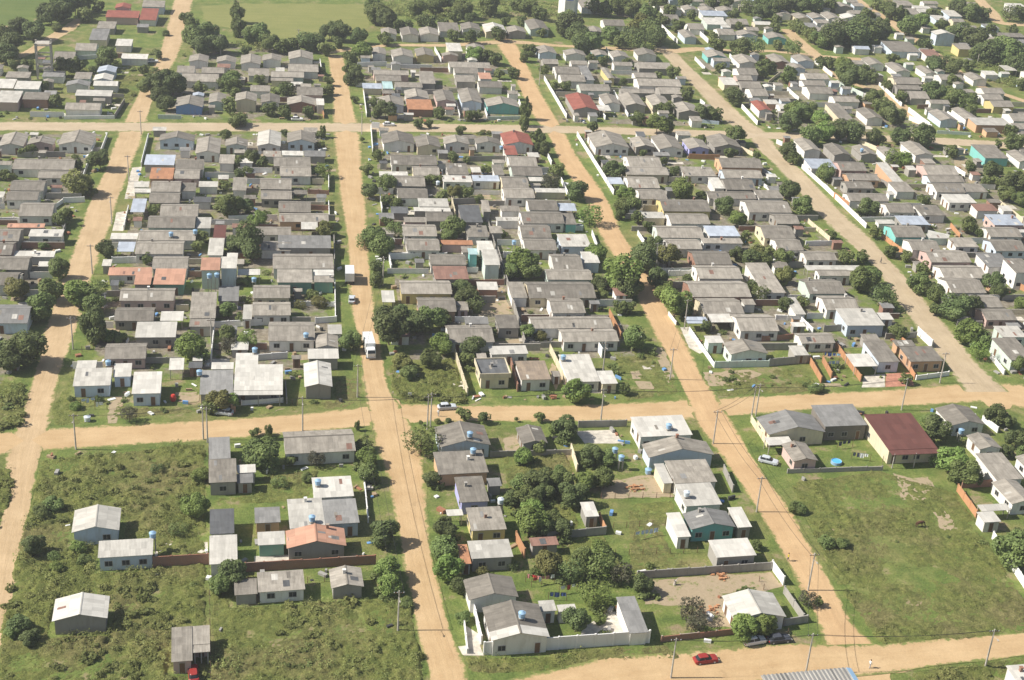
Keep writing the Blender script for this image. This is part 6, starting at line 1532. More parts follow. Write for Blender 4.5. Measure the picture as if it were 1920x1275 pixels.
FARHOUSE = MB(); FARM = list(ROOF.values()) + list(WALL.values()); FARI = {id(m): i for i, m in enumerate(FARM)}
def add_far(src, mat, x, y, rot):
    i = len(FARHOUSE.v); c, s = math.cos(rot), math.sin(rot)
    FARHOUSE.v += [(x + a * c - b * s, y + a * s + b * c, q) for a, b, q in src.v]
    for f, u in zip(src.f, src.uv): FARHOUSE.f.append(tuple(k + i for k in f)); FARHOUSE.uv.append(u); FARHOUSE.mi.append(FARI[id(mat)])
hrand = random.Random(3); HZ = []
for (t, x, y, w, d, h, rot, rf, wl, flags, kind, far) in HOUSES:
    rot = math.radians(rot + hrand.uniform(-.7, .7)); dist = math.hypot(x, y); h += hrand.uniform(-.12, .18)
    HZ.append((t, x, y, w, d, h))
    R, W, G, ww, wd = house_geo(t, w, d, h, flags, rf); rm, wm = ROOF[rf], WALL[wl]
    if wl == 'w': wm = hrand.choice([WALL['w']] * 11 + [WALL['c'], WALL['T'], WALL['g'], WALL['g'], WALL['p']]) if dist > 330 else WALL['w']
    if far:
        add_far(R, rm, x, y, rot)
        if wl != '-': add_far(W, wm, x, y, rot)
        continue
    root = empty(kind, x, y, 0, rot)
    ro = R.build('roof', rm, root)
    if 'lc' in flags.split(): ro.data.materials.append(ROOF['c']); ro.data.polygons.foreach_set('material_index', [1] * 6 + [0] * (len(ro.data.polygons) - 6))
    if 'strip' in flags:
        tp = math.tan(math.radians(14)); zr = h + tp * w / 2; y0, y1 = -d / 2 - .02, -d / 2 + 2.3
        for sx in (-1, 1):
            q = MB(); A, B = (sx * (w / 2 + .01), h + .012), (sx * .12, zr - .12 * tp + .012)
            if sx < 0: q.slab((A[0], y0, A[1]), (B[0], y0, B[1]), (B[0], y1, B[1]), (A[0], y1, A[1]), .03, 0, [(0, 5), (0, 0), (2.3, 0), (2.3, 5)])
            else: q.slab((B[0], y0, B[1]), (A[0], y0, A[1]), (A[0], y1, A[1]), (B[0], y1, B[1]), .03, 0, [(0, 0), (0, 5), (2.3, 5), (2.3, 0)])
            q.build('roof_sheet', ROOF['c'], ro)
    # replaced or translucent sheets and chimney stacks
    if wl != '-' and w > 5 and dist < 470:
        sl = {'x': math.tan(math.radians(16)), 'y': math.tan(math.radians(14)), 'm': .07}[t]
        for _k in range(hrand.choice([0, 0, 1, 1, 2, 3])):
            a = hrand.uniform(-w / 2 + .6, w / 2 - 1.7) if t != 'y' else hrand.uniform(.3, w / 2 - 1.8); pw = hrand.choice([.95, .95, 1.9]); q = MB(); mt = hrand.choice([ROOF['c'], ROOF['l'], ROOF['d'], ROOF['k'], ROOF['g'], ROOF['b']])
            if t == 'x':
                b0 = hrand.uniform(.1, max(.15, d / 2 - 1.9)); b1 = b0 + min(1.6, d / 2 - b0 - .15); Z = lambda b: h + sl * b + .018
                q.slab((a, -d / 2 + b0, Z(b0)), (a + pw * .6, -d / 2 + b0, Z(b0)), (a + pw * .6, -d / 2 + b1, Z(b1)), (a, -d / 2 + b1, Z(b1)), .02, 0, [(0, 1.6), (pw, 1.6), (pw, 0), (0, 0)])
            elif t == 'y':
                b0 = hrand.uniform(-d / 2 + .3, d / 2 - 1.4); s1 = hrand.choice([-1, 1]); Z = lambda x_: h + sl * (w / 2 - abs(x_)) + .018; xa, xb = sorted((s1 * a, s1 * (a + 1.4)))
                q.slab((xa, b0, Z(xa)), (xb, b0, Z(xb)), (xb, b0 + pw * .6, Z(xb)), (xa, b0 + pw * .6, Z(xa)), .02, 0, [(0, 0), (0, 1.4), (pw, 1.4), (pw, 0)])
            else:
                b0 = hrand.uniform(-d / 2 + .2, max(-d / 2 + .25, d / 2 - 2)); b1 = min(b0 + 1.7, d / 2 - .1); Z = lambda y_: h + sl * (y_ + d / 2) + .018
                q.slab((a, b0, Z(b0)), (a + pw * .6, b0, Z(b0)), (a + pw * .6, b1, Z(b1)), (a, b1, Z(b1)), .02, 0, [(0, 0), (pw, 0), (pw, 1.7), (0, 1.7)])
            q.build('roof_sheet', mt, ro)
        if hrand.random() < .22:
            cx_, cy_ = hrand.uniform(-w / 3, w / 3), hrand.uniform(.2, d / 2 - .8); zt_ = {'x': h + sl * (d / 2 - cy_), 'y': h + sl * (w / 2 - abs(cx_)), 'm': h + sl * (cy_ + d / 2)}[t]
            q = MB(); q.box(cx_ - .24, cx_ + .24, cy_ - .24, cy_ + .24, zt_ - .4, zt_ + .75); q.box(cx_ - .32, cx_ + .32, cy_ - .32, cy_ + .32, zt_ + .752, zt_ + .85); q.build('chimney', hrand.choice([WALL['g'], WALL['w'], WALL['u']]), ro)
    if wl == '-':
        for sx in (-1, 1):
            for sy in (-1, 1):
                p = MB(); p.box(-.07, .07, -.07, .07, 0, h - .08 + (.07 * d if sy > 0 else 0)); q = p.build('post', CONC, root); q.location = (sx * ww, sy * wd, 0)
        later(root, ROOFWORD[rf] + ' roofed open carport', 'carport', 'carports and porches', x, y); continue
    W.build('wall', wm, root)
    if G is not None: G.build('parapet' if t == 'm' else 'ridge_cap', wm if t == 'm' else rm, root)
    near = dist < 345
    nw = max(1, min(4, int((2 * ww) / 2.6)))
    if kind == 'house' and 'bare' not in flags and dist < 480:
        slots = [(-ww + (i + .5) * 2 * ww / nw) for i in range(nw)]; di = hrand.randrange(nw)
        for i, sx in enumerate(slots):
            if i == di and nw > 1 and ('win' in flags or hrand.random() < .5): opening(root, 'door', sx, -wd, .02, 'f', near)
            elif 'win' in flags or hrand.random() < .5: opening(root, 'window', sx, -wd, .95, 'f', near)
        if x > 0 or t == 'x':
            ns = max(1, min(2, int(2 * wd / 3)))
            for i in range(ns):
                sy = -wd + (i + .5) * 2 * wd / ns
                if hrand.random() < .75: opening(root, 'window' if i or hrand.random() < .6 else 'door', -ww, sy, .95 if True else 0, 's', near) if hrand.random() < .7 else opening(root, 'door', -ww, sy, .02, 's', near)
    elif kind == 'shed' and dist < 330 and hrand.random() < .8: opening(root, 'door', 0, -wd, .02, 'f', True)
    if 'porch' in flags:
        for sx in (-ww, 0, ww):
            p = MB(); p.box(-.09, .09, -.09, .09, 0, h - .1); q = p.build('post', FRAME, root); q.location = (sx * .92, -d / 2 - 1.6, 0)
        pr = MB(); pr.slab((-w / 2, -d / 2 - 1.9, h - .12), (w / 2, -d / 2 - 1.9, h - .12), (w / 2, -d / 2 + .1, h - .08), (-w / 2, -d / 2 + .1, h - .08), .07, 0, [(0, 2), (w, 2), (w, 0), (0, 0)]); pr.build('porch_roof', rm, root)
    ww_ = next(k for k, v in WALL.items() if v is wm and k != '-')
    later(root, f'{ROOFWORD[rf]} roofed {WALLWORD[ww_]} {"house" if kind == "house" else "shed"}', kind, 'houses of the town blocks' if kind == 'house' else 'sheds and annexes', x, y)

# ------------------------------------------------------------------ lot walls
WRAND = random.Random(5)
for (ax, ay, bx_, by_, h, colr) in WALLS:
    L_ = math.hypot(bx_ - ax, by_ - ay); ang = math.atan2(by_ - ay, bx_ - ax)
    root = empty('lot_wall', (ax + bx_) / 2, (ay + by_) / 2, 0, ang)
    m = MB(); n = max(1, int(L_ / 3)); th = .09
    for i in range(n):
        x0, x1 = -L_ / 2 + L_ * i / n, -L_ / 2 + L_ * (i + 1) / n; m.box(x0 + .002 * (i > 0), x1, -th, th, 0, h + WRAND.uniform(-.05, .05))
    m.build('wall', WALLCOL[colr], root)
    if math.hypot(ax, ay) < 420:
        for i in range(n + 1):
            p = MB(); p.box(-.14, .14, -.14, .14, 0, h + .12); q = p.build('pillar', WALLCOL[colr], root); q.location = (-L_ / 2 + L_ * i / n, 0, 0)
    later(root, {'white': 'white painted', 'grey': 'bare grey cement', 'cream': 'cream painted', 'brick': 'dark brick', 'orange': 'orange hollow-brick', 'mint': 'mint green', 'blue': 'pale blue'}[colr] + ' boundary wall', 'wall', 'boundary walls of the lots', (ax + bx_) / 2, (ay + by_) / 2)

# ------------------------------------------------------------------ trees
def crown_arrays(seed, n, leaf, nb=20, sparse=0):
    g = np.random.default_rng(seed)
    c = g.normal(size=(nb, 3)); c /= np.linalg.norm(c, axis=1)[:, None]; c *= (g.random(nb)[:, None] ** .4) * .66; c[:, 2] *= .9
    br = g.uniform(.26, .46, nb)
    bi = g.integers(0, nb, n * 3); dv = g.normal(size=(n * 3, 3)); dv /= np.linalg.norm(dv, axis=1)[:, None]
    p = c[bi] + dv * br[bi][:, None] * (g.random(n * 3)[:, None] ** .25)
    depth = np.min(np.linalg.norm(p[:, None, :] - c[None], axis=2) / br[None], axis=1)
    out = depth > .62
    p, dv = p[out][:n], dv[out][:n]; bi = bi[out][:n]; n = len(p)
    p = p / np.percentile(np.hypot(p[:, 0], p[:, 1]), 93)
    nr = dv + g.normal(size=(n, 3)) * .45 + np.array([0, 0, .3]); nr /= np.linalg.norm(nr, axis=1)[:, None]
    a = np.cross(nr, g.normal(size=(n, 3))); a /= np.linalg.norm(a, axis=1)[:, None]; b = np.cross(nr, a)
    s = leaf * g.uniform(.6, 1.3, n)[:, None]
    q = np.stack([p - a * s - b * s * .6, p + a * s - b * s * .6, p + a * s * .7 + b * s * .6, p - a * s * .7 + b * s * .6], 1)
    bt = g.uniform(0, 1, nb)
    tint = np.clip(.5 * bt[bi] + .35 * g.random(n) + .15, 0, 1)
    return q.reshape(-1, 3), np.arange(n * 4).reshape(-1, 4), tint
PROTO = []
for s in range(7):
    v, f, ti = crown_arrays(100 + s, 3400, .08, 14 + 3 * s); PROTO.append(big_mesh('crown', v, f, LEAF['n'], ti))
SPARSE = [big_mesh('crown', *crown_arrays(200 + s, 1000, .07, 26)[:2], LEAF['g'], crown_arrays(200 + s, 1000, .07, 26)[2]) for s in range(2)]
TRUNK = []
for s in range(3):
    g = random.Random(40 + s); m = MB(); p = Vector((0, 0, 0)); r = .07
    for i in range(4):
        q = p + Vector((g.uniform(-.05, .05), g.uniform(-.05, .05), .25)); m.tube(p, q, r, r * .85, 7, False); p, r = q, r * .85
    for k in range(5):
        t = 2 * math.pi * k / 5 + g.random(); a = Vector((0, 0, .55 + .08 * k)); b = a + Vector((math.cos(t) * .35, math.sin(t) * .35, .42)); m.tube(a, b, .035, .012, 5, True)
    TRUNK.append(m.mesh('trunk', BARK))
FV, FF, FT, off = [], [], [], 0
lowp = [crown_arrays(300 + s, 800, .14, 12 + s) for s in range(5)]
tr_r = random.Random(11)
for (x, y, r, zc, vz, kind, tone, far) in TREES:
    a = tr_r.uniform(0, 6.28); sx, sy = r * tr_r.uniform(.92, 1.12), r * tr_r.uniform(.92, 1.12)
    if far:
        v, f, ti = lowp[tr_r.randrange(5)]; c, s = math.cos(a), math.sin(a)
        R2 = np.array([[c, -s, 0], [s, c, 0], [0, 0, 1]]); vv = (v * [sx, sy, r * vz]) @ R2.T + [x, y, zc]
        FV.append(vv); FF.append(f + off); FT.append(np.clip(ti * .8 + {'d': -.15, 'n': .05, 'l': .35, 'y': .4, 'g': .3}.get(tone, 0), 0, 1)); off += len(vv); continue
    root = empty('bush' if kind == 'bush' else 'tree', x, y, 0, a)
    me = tr_r.choice(SPARSE if tone == 'g' or tr_r.random() < .1 else PROTO)
    o = link('crown', me, root); o.location = (0, 0, zc); o.scale = (sx, sy, r * vz); o.material_slots[0].link = 'OBJECT'; o.material_slots[0].material = LEAF[tone]
    t = link('trunk', tr_r.choice(TRUNK), root); t.scale = (min(zc, 6) * .6, min(zc, 6) * .6, zc)
    sz = 'small' if r < 2 else ('medium' if r < 3.6 else 'large')
    later(root, f'{sz} {TONEWORD[tone]} {"bush" if kind == "bush" else "tree"}', 'bush' if kind == 'bush' else 'tree', 'bushes in the lots' if kind == 'bush' else 'trees of the town', x, y)
if FV:
    me = big_mesh('far_trees', np.concatenate(FV), np.concatenate(FF), LEAF['n'], np.concatenate(FT)); struct(link('far_trees', me), 'stuff')

# ------------------------------------------------------------------ weeds and rough grass
def inpoly(px, py, poly):
    r = np.zeros(len(px), bool); j = len(poly) - 1
    for i in range(len(poly)):
        xi, yi = poly[i]; xj, yj = poly[j]
        r ^= ((yi > py) != (yj > py)) & (px < (xj - xi) * (py - yi) / (yj - yi + 1e-12) + xi); j = i
    return r
HB = [(x, y, w / 2 + .2, d / 2 + .2) for (t, x, y, w, d, *_q) in HOUSES]
WEED = leaf_mat('weed_leaves', (.125, .16, .042), (.315, .335, .1))
SPEC = {'tall': (1.3, .34, 1.7), 'mid': (.6, .3, .8), 'short': (.4, .22, .4), 'scrub': (.35, 1.0, 2.2)}
def fbm(x, y, sc, oct_=4, seed=0.0):
    return np.array([noise.fractal(Vector((a * sc, b * sc, seed)), 1.0, 2.0, oct_) for a, b in zip(x, y)])
def rough_mat():
    nt = NT('rough_growth'); p = pos(nt); at = nt.n('Attribute'); at.attribute_name = 'tint'
    big = nt.noise(p, .05, 5, .65); mid = nt.noise(p, .45, 6, .75); fine = nt.noise(p, 3.2, 5, .8)
    c = nt.ramp(mid, [(.28, (.085, .112, .028)), (.42, (.135, .162, .04)), (.55, (.195, .215, .056)), (.72, (.275, .262, .09))])
    br = nt.ramp(mid, [(.3, (.12, .1, .045)), (.5, (.21, .18, .075)), (.7, (.31, .27, .13))])
    c = nt.mix(nt.maprange(big, .48, .62, 0, .7), c, br)
    c = nt.mix(1, c, nt.grey(nt.maprange(fine, .22, .78, .4, 1.6)), 'MULTIPLY')
    nt.bump(nt.math('ADD', fine, mid), 1.0, .5)
    return nt.done(c, .95)
ROUGH = rough_mat()
def clear_of_houses(px_, py_, pad=0.0):
    k = np.ones(len(px_), bool)
    for hx, hy, hw, hd_ in HB: k &= ~((abs(px_ - hx) < hw + pad) & (abs(py_ - hy) < hd_ + pad))
    return k
for kind, poly in WILD:
    P = np.array(poly); x0, y0 = P.min(0); x1, y1 = P.max(0); dens, size, ht = SPEC[kind]
    # the matted growth: a lumpy sheet that sinks below the ground at the rim, under houses and in gaps
    if kind != 'scrub':
        st = .38; gx, gy = np.arange(x0 - 1, x1 + 1, st), np.arange(y0 - 1, y1 + 1, st); X, Y = np.meshgrid(gx, gy); xf, yf = X.ravel(), Y.ravel()
        ins = inpoly(xf, yf, poly) & clear_of_houses(xf, yf, .3); I = ins.reshape(X.shape).astype(float)
        for _ in range(3): I = (I + np.roll(I, 1, 0) + np.roll(I, -1, 0) + np.roll(I, 1, 1) + np.roll(I, -1, 1)) / 5 * (I > 0)
        n1 = fbm(xf, yf, .11, 3, 2.0).reshape(X.shape); n2 = fbm(xf, yf, .75, 3, 7.0).reshape(X.shape)
        Zh = np.where(I > 0, (np.clip(.32 + .55 * n1, .02, 1) * ht * (.62 + .75 * n2) + rng.normal(0, .05 * ht, X.shape)) * np.clip(I * 1.6 - .5, 0, 1) - .06, -.3)
        ny, nx = X.shape; idx = np.arange(nx * ny).reshape(ny, nx); F = np.stack([idx[:-1, :-1], idx[:-1, 1:], idx[1:, 1:], idx[1:, :-1]], -1).reshape(-1, 4); F = F[(I.ravel()[F] > .02).any(1)]
        used, inv = np.unique(F, return_inverse=True); V = np.stack([xf, yf, Zh.ravel()], 1)[used]
        V[:, :2] += rng.normal(0, .07, (len(V), 2)); me = big_mesh('rough_growth', V, inv.reshape(-1, 4), ROUGH); struct(link('rough_growth', me), 'stuff')
    n = int((x1 - x0) * (y1 - y0) * dens); px_, py_ = rng.uniform(x0, x1, n), rng.uniform(y0, y1, n)
    k = inpoly(px_, py_, poly) & clear_of_houses(px_, py_); px_, py_ = px_[k], py_[k]; n = len(px_)
    if not n: continue
    nz = fbm(px_, py_, .11, 3, 2.0)
    keep = nz + rng.normal(0, .35, n) > -.05; px_, py_, nz = px_[keep], py_[keep], nz[keep]; n = len(px_)
    if not n: continue
    K = 14; cx, cy = np.repeat(px_, K), np.repeat(py_, K); hn = np.repeat(np.clip(.5 + nz * .9, .2, 1.3), K); m = n * K
    ang = rng.uniform(0, 6.28, m); rad = np.sqrt(rng.uniform(0, 1, m)) * size * 2.0; s = size * rng.uniform(.25, .6, m) * np.sqrt(hn)
    cz = ht * hn * (.35 + .55 * (1 - (rad / (size * 2)) ** 2)) * rng.uniform(.75, 1.1, m); cx = cx + np.cos(ang) * rad; cy = cy + np.sin(ang) * rad
    nr = np.stack([np.cos(ang) * .6 + rng.normal(0, .35, m), np.sin(ang) * .6 + rng.normal(0, .35, m), rng.uniform(.5, 1.3, m)], 1); nr /= np.linalg.norm(nr, axis=1)[:, None]
    a = np.cross(nr, rng.normal(size=(m, 3))); a /= np.linalg.norm(a, axis=1)[:, None]; b = np.cross(nr, a); p = np.stack([cx, cy, cz + .03], 1); s = s[:, None]
    q = np.stack([p - a * s - b * s * .4, p + a * s - b * s * .4, p + a * s * .5 + b * s * .5, p - a * s * .5 + b * s * .5], 1).reshape(-1, 3); q[:, 2] = np.maximum(q[:, 2], .012)
    ti = np.clip(.5 + .5 * np.repeat(fbm(px_, py_, .3, 2, 5.0), K) + rng.normal(0, .2, m), 0, 1)
    struct(link('scrub' if kind == 'scrub' else 'weeds', big_mesh('weeds', q, np.arange(m * 4).reshape(-1, 4), WEED, ti)), 'stuff')

CV, CF, CT, co = [], [], [], 0
wl_ = [crown_arrays(600 + s_, 190, .19, 9) for s_ in range(5)]
for kind, poly in WILD:
    if kind not in ('tall', 'mid'): continue
    P = np.array(poly); x0, y0 = P.min(0); x1, y1 = P.max(0); n = int((x1 - x0) * (y1 - y0) * (.11 if kind == 'tall' else .006))
    px_, py_ = rng.uniform(x0, x1, n), rng.uniform(y0, y1, n); k = inpoly(px_, py_, poly) & clear_of_houses(px_, py_, .6); px_, py_ = px_[k], py_[k]
    nz = fbm(px_, py_, .06, 3, 4.0); t2 = fbm(px_, py_, .05, 2, 12.0)
    for x, y, q, tt in zip(px_, py_, nz, t2):
        if q + rng.normal(0, .25) < (-.1 if kind == 'tall' else .1): continue
        r = rng.uniform(.4, .95) * (1 + .7 * max(q, 0)); v, f, ti = wl_[rng.integers(0, 5)]
        CV.append(v * [r * rng.uniform(.9, 1.5), r * rng.uniform(.9, 1.5), r * .7] + [x, y, r * .45]); CF.append(f + co); CT.append(np.clip(ti * .9 + .55 * tt - .05, 0, 1)); co += len(v)
struct(link('weed_clumps', big_mesh('weed_clumps', np.concatenate(CV), np.concatenate(CF), WEED, np.concatenate(CT))), 'stuff')

# ------------------------------------------------------------------ yards: annexes, dividing walls, paving and shrubs between the houses
GX0, GY0, GS = -170.0, 150.0, .5; GN, GM = int(580 / GS), int(560 / GS)
OCC = np.zeros((GM, GN), bool)
def occ_rect(x, y, hw, hd_, val=True):
    i0, i1, j0, j1 = int((y - hd_ - GY0) / GS), int((y + hd_ - GY0) / GS) + 1, int((x - hw - GX0) / GS), int((x + hw - GX0) / GS) + 1
    OCC[max(i0, 0):max(i1, 0), max(j0, 0):max(j1, 0)] = val
def occ_any(x, y, hw, hd_):
    i0, i1, j0, j1 = int((y - hd_ - GY0) / GS), int((y + hd_ - GY0) / GS) + 1, int((x - hw - GX0) / GS), int((x + hw - GX0) / GS) + 1
    return i0 < 0 or j0 < 0 or i1 >= GM or j1 >= GN or OCC[i0:i1, j0:j1].any()
for hx, hy, hw, hd_ in HB: occ_rect(hx, hy, hw, hd_)
for nme, pl in ROADS.items():
    for q in catmull(pl, 1.0): occ_rect(q[0], q[1], q[2] / 2 + 1.6, q[2] / 2 + 1.6)
for (ax, ay, bx_, by_, h, colr) in WALLS:
    n = max(2, int(math.hypot(bx_ - ax, by_ - ay)))
    for i in range(n + 1): occ_rect(ax + (bx_ - ax) * i / n, ay + (by_ - ay) * i / n, .3, .3)
WILDP = [p for k, p in WILD]
def in_wild(x, y): return any(inpoly(np.array([x]), np.array([y]), p)[0] for p in WILDP)
def in_block(x, y):
    if y > 700: return False
    ys, yf = yat('sandy_cross_street', x), yat('far_cross_road', x)
    return ys + 6 < y < yf - 6 and x > -105 or (yf + 8 < y < yf + 125)
yr = random.Random(21)
def dividing_wall(x0, x1, y, h, colr):
    root = empty('lot_wall', (x0 + x1) / 2, y, 0, 0); m = MB(); m.box(-(x1 - x0) / 2, (x1 - x0) / 2, -.08, .08, 0, h); m.build('wall', WALLCOL[colr], root)
    c = MB(); c.box(-(x1 - x0) / 2 - .03, (x1 - x0) / 2 + .03, -.11, .11, h + .002, h + .07); c.build('coping', CONC, root); occ_rect((x0 + x1) / 2, y, (x1 - x0) / 2, .3)
    later(root, {'white': 'white painted', 'grey': 'bare grey cement', 'brick': 'dark brick', 'cream': 'cream painted'}[colr] + ' boundary wall', 'wall', 'boundary walls of the lots', (x0 + x1) / 2, y)
nwall = 0
for (t, x, y, w, d, *_q) in sorted(HOUSES, key=lambda q: q[2]):
    if t != 'x' or not in_block(x, y) or nwall >= 120: continue
    for sgn in (-1, 1):
        yy = y - d / 2 + yr.uniform(.2, 1.5); e = x + sgn * (w / 2 + .35); L_ = 0
        while L_ < 11 and not occ_any(e + sgn * (L_ + .5), yy, .3, .25): L_ += .5
        if L_ > 2.5 and yr.random() < .85:
            dividing_wall(min(e, e + sgn * L_), max(e, e + sgn * L_), yy, yr.uniform(1.4, 1.9), yr.choice(['grey', 'grey', 'white', 'white', 'cream', 'brick'])); nwall += 1
nshed = tries = 0
while nshed < 205 and tries < 60000:
    tries += 1; x, y = yr.uniform(-100, 330), yr.uniform(240, 545)
    if not in_block(x, y): continue
    w, d = (yr.uniform(3, 6), yr.uniform(2.6, 5)) if nshed < 90 else (yr.uniform(1.8, 3.6), yr.uniform(1.7, 3.2))
    if occ_any(x, y, w / 2 + .25, d / 2 + .25) or in_wild(x, y): continue
    if not occ_any(x, y, w / 2 + 1.5, d / 2 + 1.5): continue
    occ_rect(x, y, w / 2, d / 2); nshed += 1; h = yr.uniform(2.0, 2.6); rf = yr.choice('ggggdddllcbk'); wl = yr.choice('wwwggguo')
    R, W, G, ww, wd = house_geo('m', w, d, h, '', rf); root = empty('shed', x, y, 0, math.radians(yr.uniform(-1.5, 1.5))); R.build('roof', ROOF[rf], root); W.build('wall', WALL[wl], root)
    if y < 330: opening(root, 'door', 0, -wd, .02, 'f', False)
    later(root, f'{ROOFWORD[rf]} roofed {WALLWORD[wl]} shed', 'shed', 'sheds and annexes', x, y)
# infill of small houses in the far quarter
OCC2 = OCC.copy()
for (x, y, r, *_q) in TREES: occ_rect(x, y, r * .55, r * .55)
for gy in np.arange(262, 690, 9.5):
    for gx in np.arange(-160, 400, 10.5):
        x, y = gx + yr.uniform(-2, 2), gy + yr.uniform(-2, 2); west = x < xat('lane', y) - 26 and yat('sandy_cross_street', x) + 12 < y < yat('far_cross_road', x) - 9
        if not west and y < yat('far_cross_road', x) + 12 or x < xat('truck_street', y) and y > yat('far_cross_road', x) + 70 or (y > 560 and x < 170): continue
        if x > 330 and yr.random() < .5: continue
        w, d = yr.uniform(5.5, 8.5), yr.uniform(5, 7.5); t = yr.choice('xxym')
        if occ_any(x, y, w / 2 + .4, d / 2 + .4): 
            w, d = 4.0, 3.6
            if occ_any(x, y, 2.3, 2.1): continue
        occ_rect(x, y, w / 2, d / 2); rf = yr.choice('gggggggdlcs'); wl = yr.choice('wwwwwcgbT'); R, W, G, ww, wd = house_geo(t, w, d, yr.uniform(2.5, 2.9), '', rf)
        add_far(R, ROOF[rf], x, y, 0); add_far(W, WALL[wl], x, y, 0)
struct(FARHOUSE.build('far_houses', FARM), 'stuff'); OCC[:] = OCC2
npatch = tries = 0
while npatch < 230 and tries < 6000:
    tries += 1; x, y = yr.uniform(-75, 320), yr.uniform(245, 560)
    if not (in_block(x, y) or y > 480) or occ_any(x, y, .4, .4): continue
    w, d = yr.uniform(2, 6), yr.uniform(1.5, 4); k = yr.choice(['concrete', 'soil', 'soil', 'concrete', 'soil'])
    sheet({'concrete': 'concrete_paving', 'soil': 'bare_ground'}[k], [(x - w / 2, y - d / 2), (x + w / 2, y - d / 2), (x + w / 2, y + d / 2), (x - w / 2, y + d / 2)], .008, PM[k], .12 if k == 'concrete' else .6, .8); npatch += 1
JUNK = [plain('junk_white', (.7, .7, .68)), plain('junk_grey', (.3, .29, .27)), plain('junk_rust', (.3, .14, .08)), plain('junk_blue', (.15, .3, .55)), plain('junk_wood', (.33, .24, .15)), plain('junk_dark', (.05, .05, .05))]
jm = MB(); nj = tries = 0
while nj < 1500 and tries < 30000:
    tries += 1; x, y = yr.uniform(-100, 330), yr.uniform(185, 500)
    if occ_any(x, y, .3, .3) or (in_wild(x, y) and yr.random() < .8) or (y < 262 and x > 80 and yr.random() < .8): continue
    if not occ_any(x, y, 2.5, 2.5): continue
    k = yr.choice([0, 0, 1, 1, 1, 2, 3, 4, 4, 5]); a = yr.uniform(0, 3.14); w, d, h = yr.uniform(.15, .9), yr.uniform(.12, .45), yr.uniform(.08, .8); c_, s_ = math.cos(a), math.sin(a); t = MB(); t.box(-w, w, -d, d, .02, h, k)
    i0 = len(jm.v); jm.v += [(x + p[0] * c_ - p[1] * s_, y + p[0] * s_ + p[1] * c_, p[2]) for p in t.v]; jm.f += [tuple(q + i0 for q in f) for f in t.f]; jm.uv += t.uv; jm.mi += t.mi; nj += 1
struct(jm.build('yard_clutter', JUNK), 'stuff')
SV, SF, ST, so = [], [], [], 0; ns = tries = 0
low2 = [crown_arrays(500 + s_, 170, .2, 8) for s_ in range(4)]
while ns < 900 and tries < 20000:
    tries += 1; x, y = yr.uniform(-100, 330), yr.uniform(185, 565)
    if occ_any(x, y, .5, .5): continue
    if not in_block(x, y) and y < 400 and yr.random() < .8: continue
    r = yr.uniform(.4, 1.3); v, f, ti = low2[ns % 4]; SV.append(v * [r * yr.uniform(.8, 1.4), r, r * .8] + [x, y, r * .5]); SF.append(f + so); ST.append(np.clip(ti + yr.uniform(-.25, .35), 0, 1)); so += len(v); ns += 1
for (x, y, r, zc, vz, kind, tone, far) in TREES:   # undergrowth in the thicket of the orchard block
    if kind == 'tree' and 12 < x < 75 and 195 < y < 262:
        for k in range(3):
            a, q = yr.uniform(0, 6.28), yr.uniform(.4, 1.3) * r; xx, yy = x + math.cos(a) * q, y + math.sin(a) * q
            if occ_any(xx, yy, .4, .4): continue
            rr = yr.uniform(.6, 1.5); v, f, ti = low2[k % 4]; SV.append(v * [rr * 1.2, rr, rr * .9] + [xx, yy, rr * .55]); SF.append(f + so); ST.append(ti); so += len(v)
struct(link('yard_shrubs', big_mesh('yard_shrubs', np.concatenate(SV), np.concatenate(SF), LEAF['n'], np.concatenate(ST))), 'stuff')

# ------------------------------------------------------------------ poles, tanks, laundry
POLEP = []
for i, (x, y, _z) in enumerate(POLES):
    root = empty('utility_pole', x, y, 0, 0); H_ = 8.2
    if i == 0:
        p = MB(); p.tube((0, 0, 0), (0, 0, H_), .17, .11, 8); pm = p.mesh('pole', POLEM); c = MB(); c.box(-.9, .9, -.05, .05, H_ - .5, H_ - .38); cm = c.mesh('crossarm', WOOD)
        iz = MB(); iz.lathe([(0, 0), (.06, 0), (.045, .08), (.06, .1), (0, .16)], 8); im = iz.mesh('insulator', TANKW); lm = MB(); lm.tube((0, 0, H_ - 1.4), (0, -1.5, H_ - 1.0), .035, .03, 6); lm.box(-.12, .12, -1.9, -1.4, H_ - 1.06, H_ - .96); lmm = lm.mesh('street_lamp', POLEM)
    link('pole', pm, root); link('crossarm', cm, root)
    for k in (-.8, -.3, .3, .8): q = link('insulator', im, root); q.location = (k, 0, H_ - .38)
    if i % 3 == 0: link('street_lamp', lmm, root)
    later(root, 'slim grey concrete utility pole', 'pole', 'utility poles along the streets', x, y)
for (ax, ay, bx_, by_) in FENCES:
    L_ = math.hypot(bx_ - ax, by_ - ay); root = empty('wire_fence', (ax + bx_) / 2, (ay + by_) / 2, 0, math.atan2(by_ - ay, bx_ - ax)); n = max(2, int(L_ / 2.6))
    for i in range(n + 1): p = MB(); p.tube((0, 0, 0), (yr.uniform(-.05, .05), yr.uniform(-.05, .05), 1.35), .06, .05, 6); q = p.build('post', WOOD, root); q.location = (-L_ / 2 + L_ * i / n, 0, 0)
    for zq in (.4, .8, 1.2): p = MB(); p.tube((-L_ / 2, 0, zq), (L_ / 2, 0, zq), .012, .012, 4); p.build('wire', DARKM, root)
    later(root, 'wooden post and wire fence', 'fence', 'wire fences', (ax + bx_) / 2, (ay + by_) / 2)
CABLE = plain('cable', (.03, .03, .03), .6)
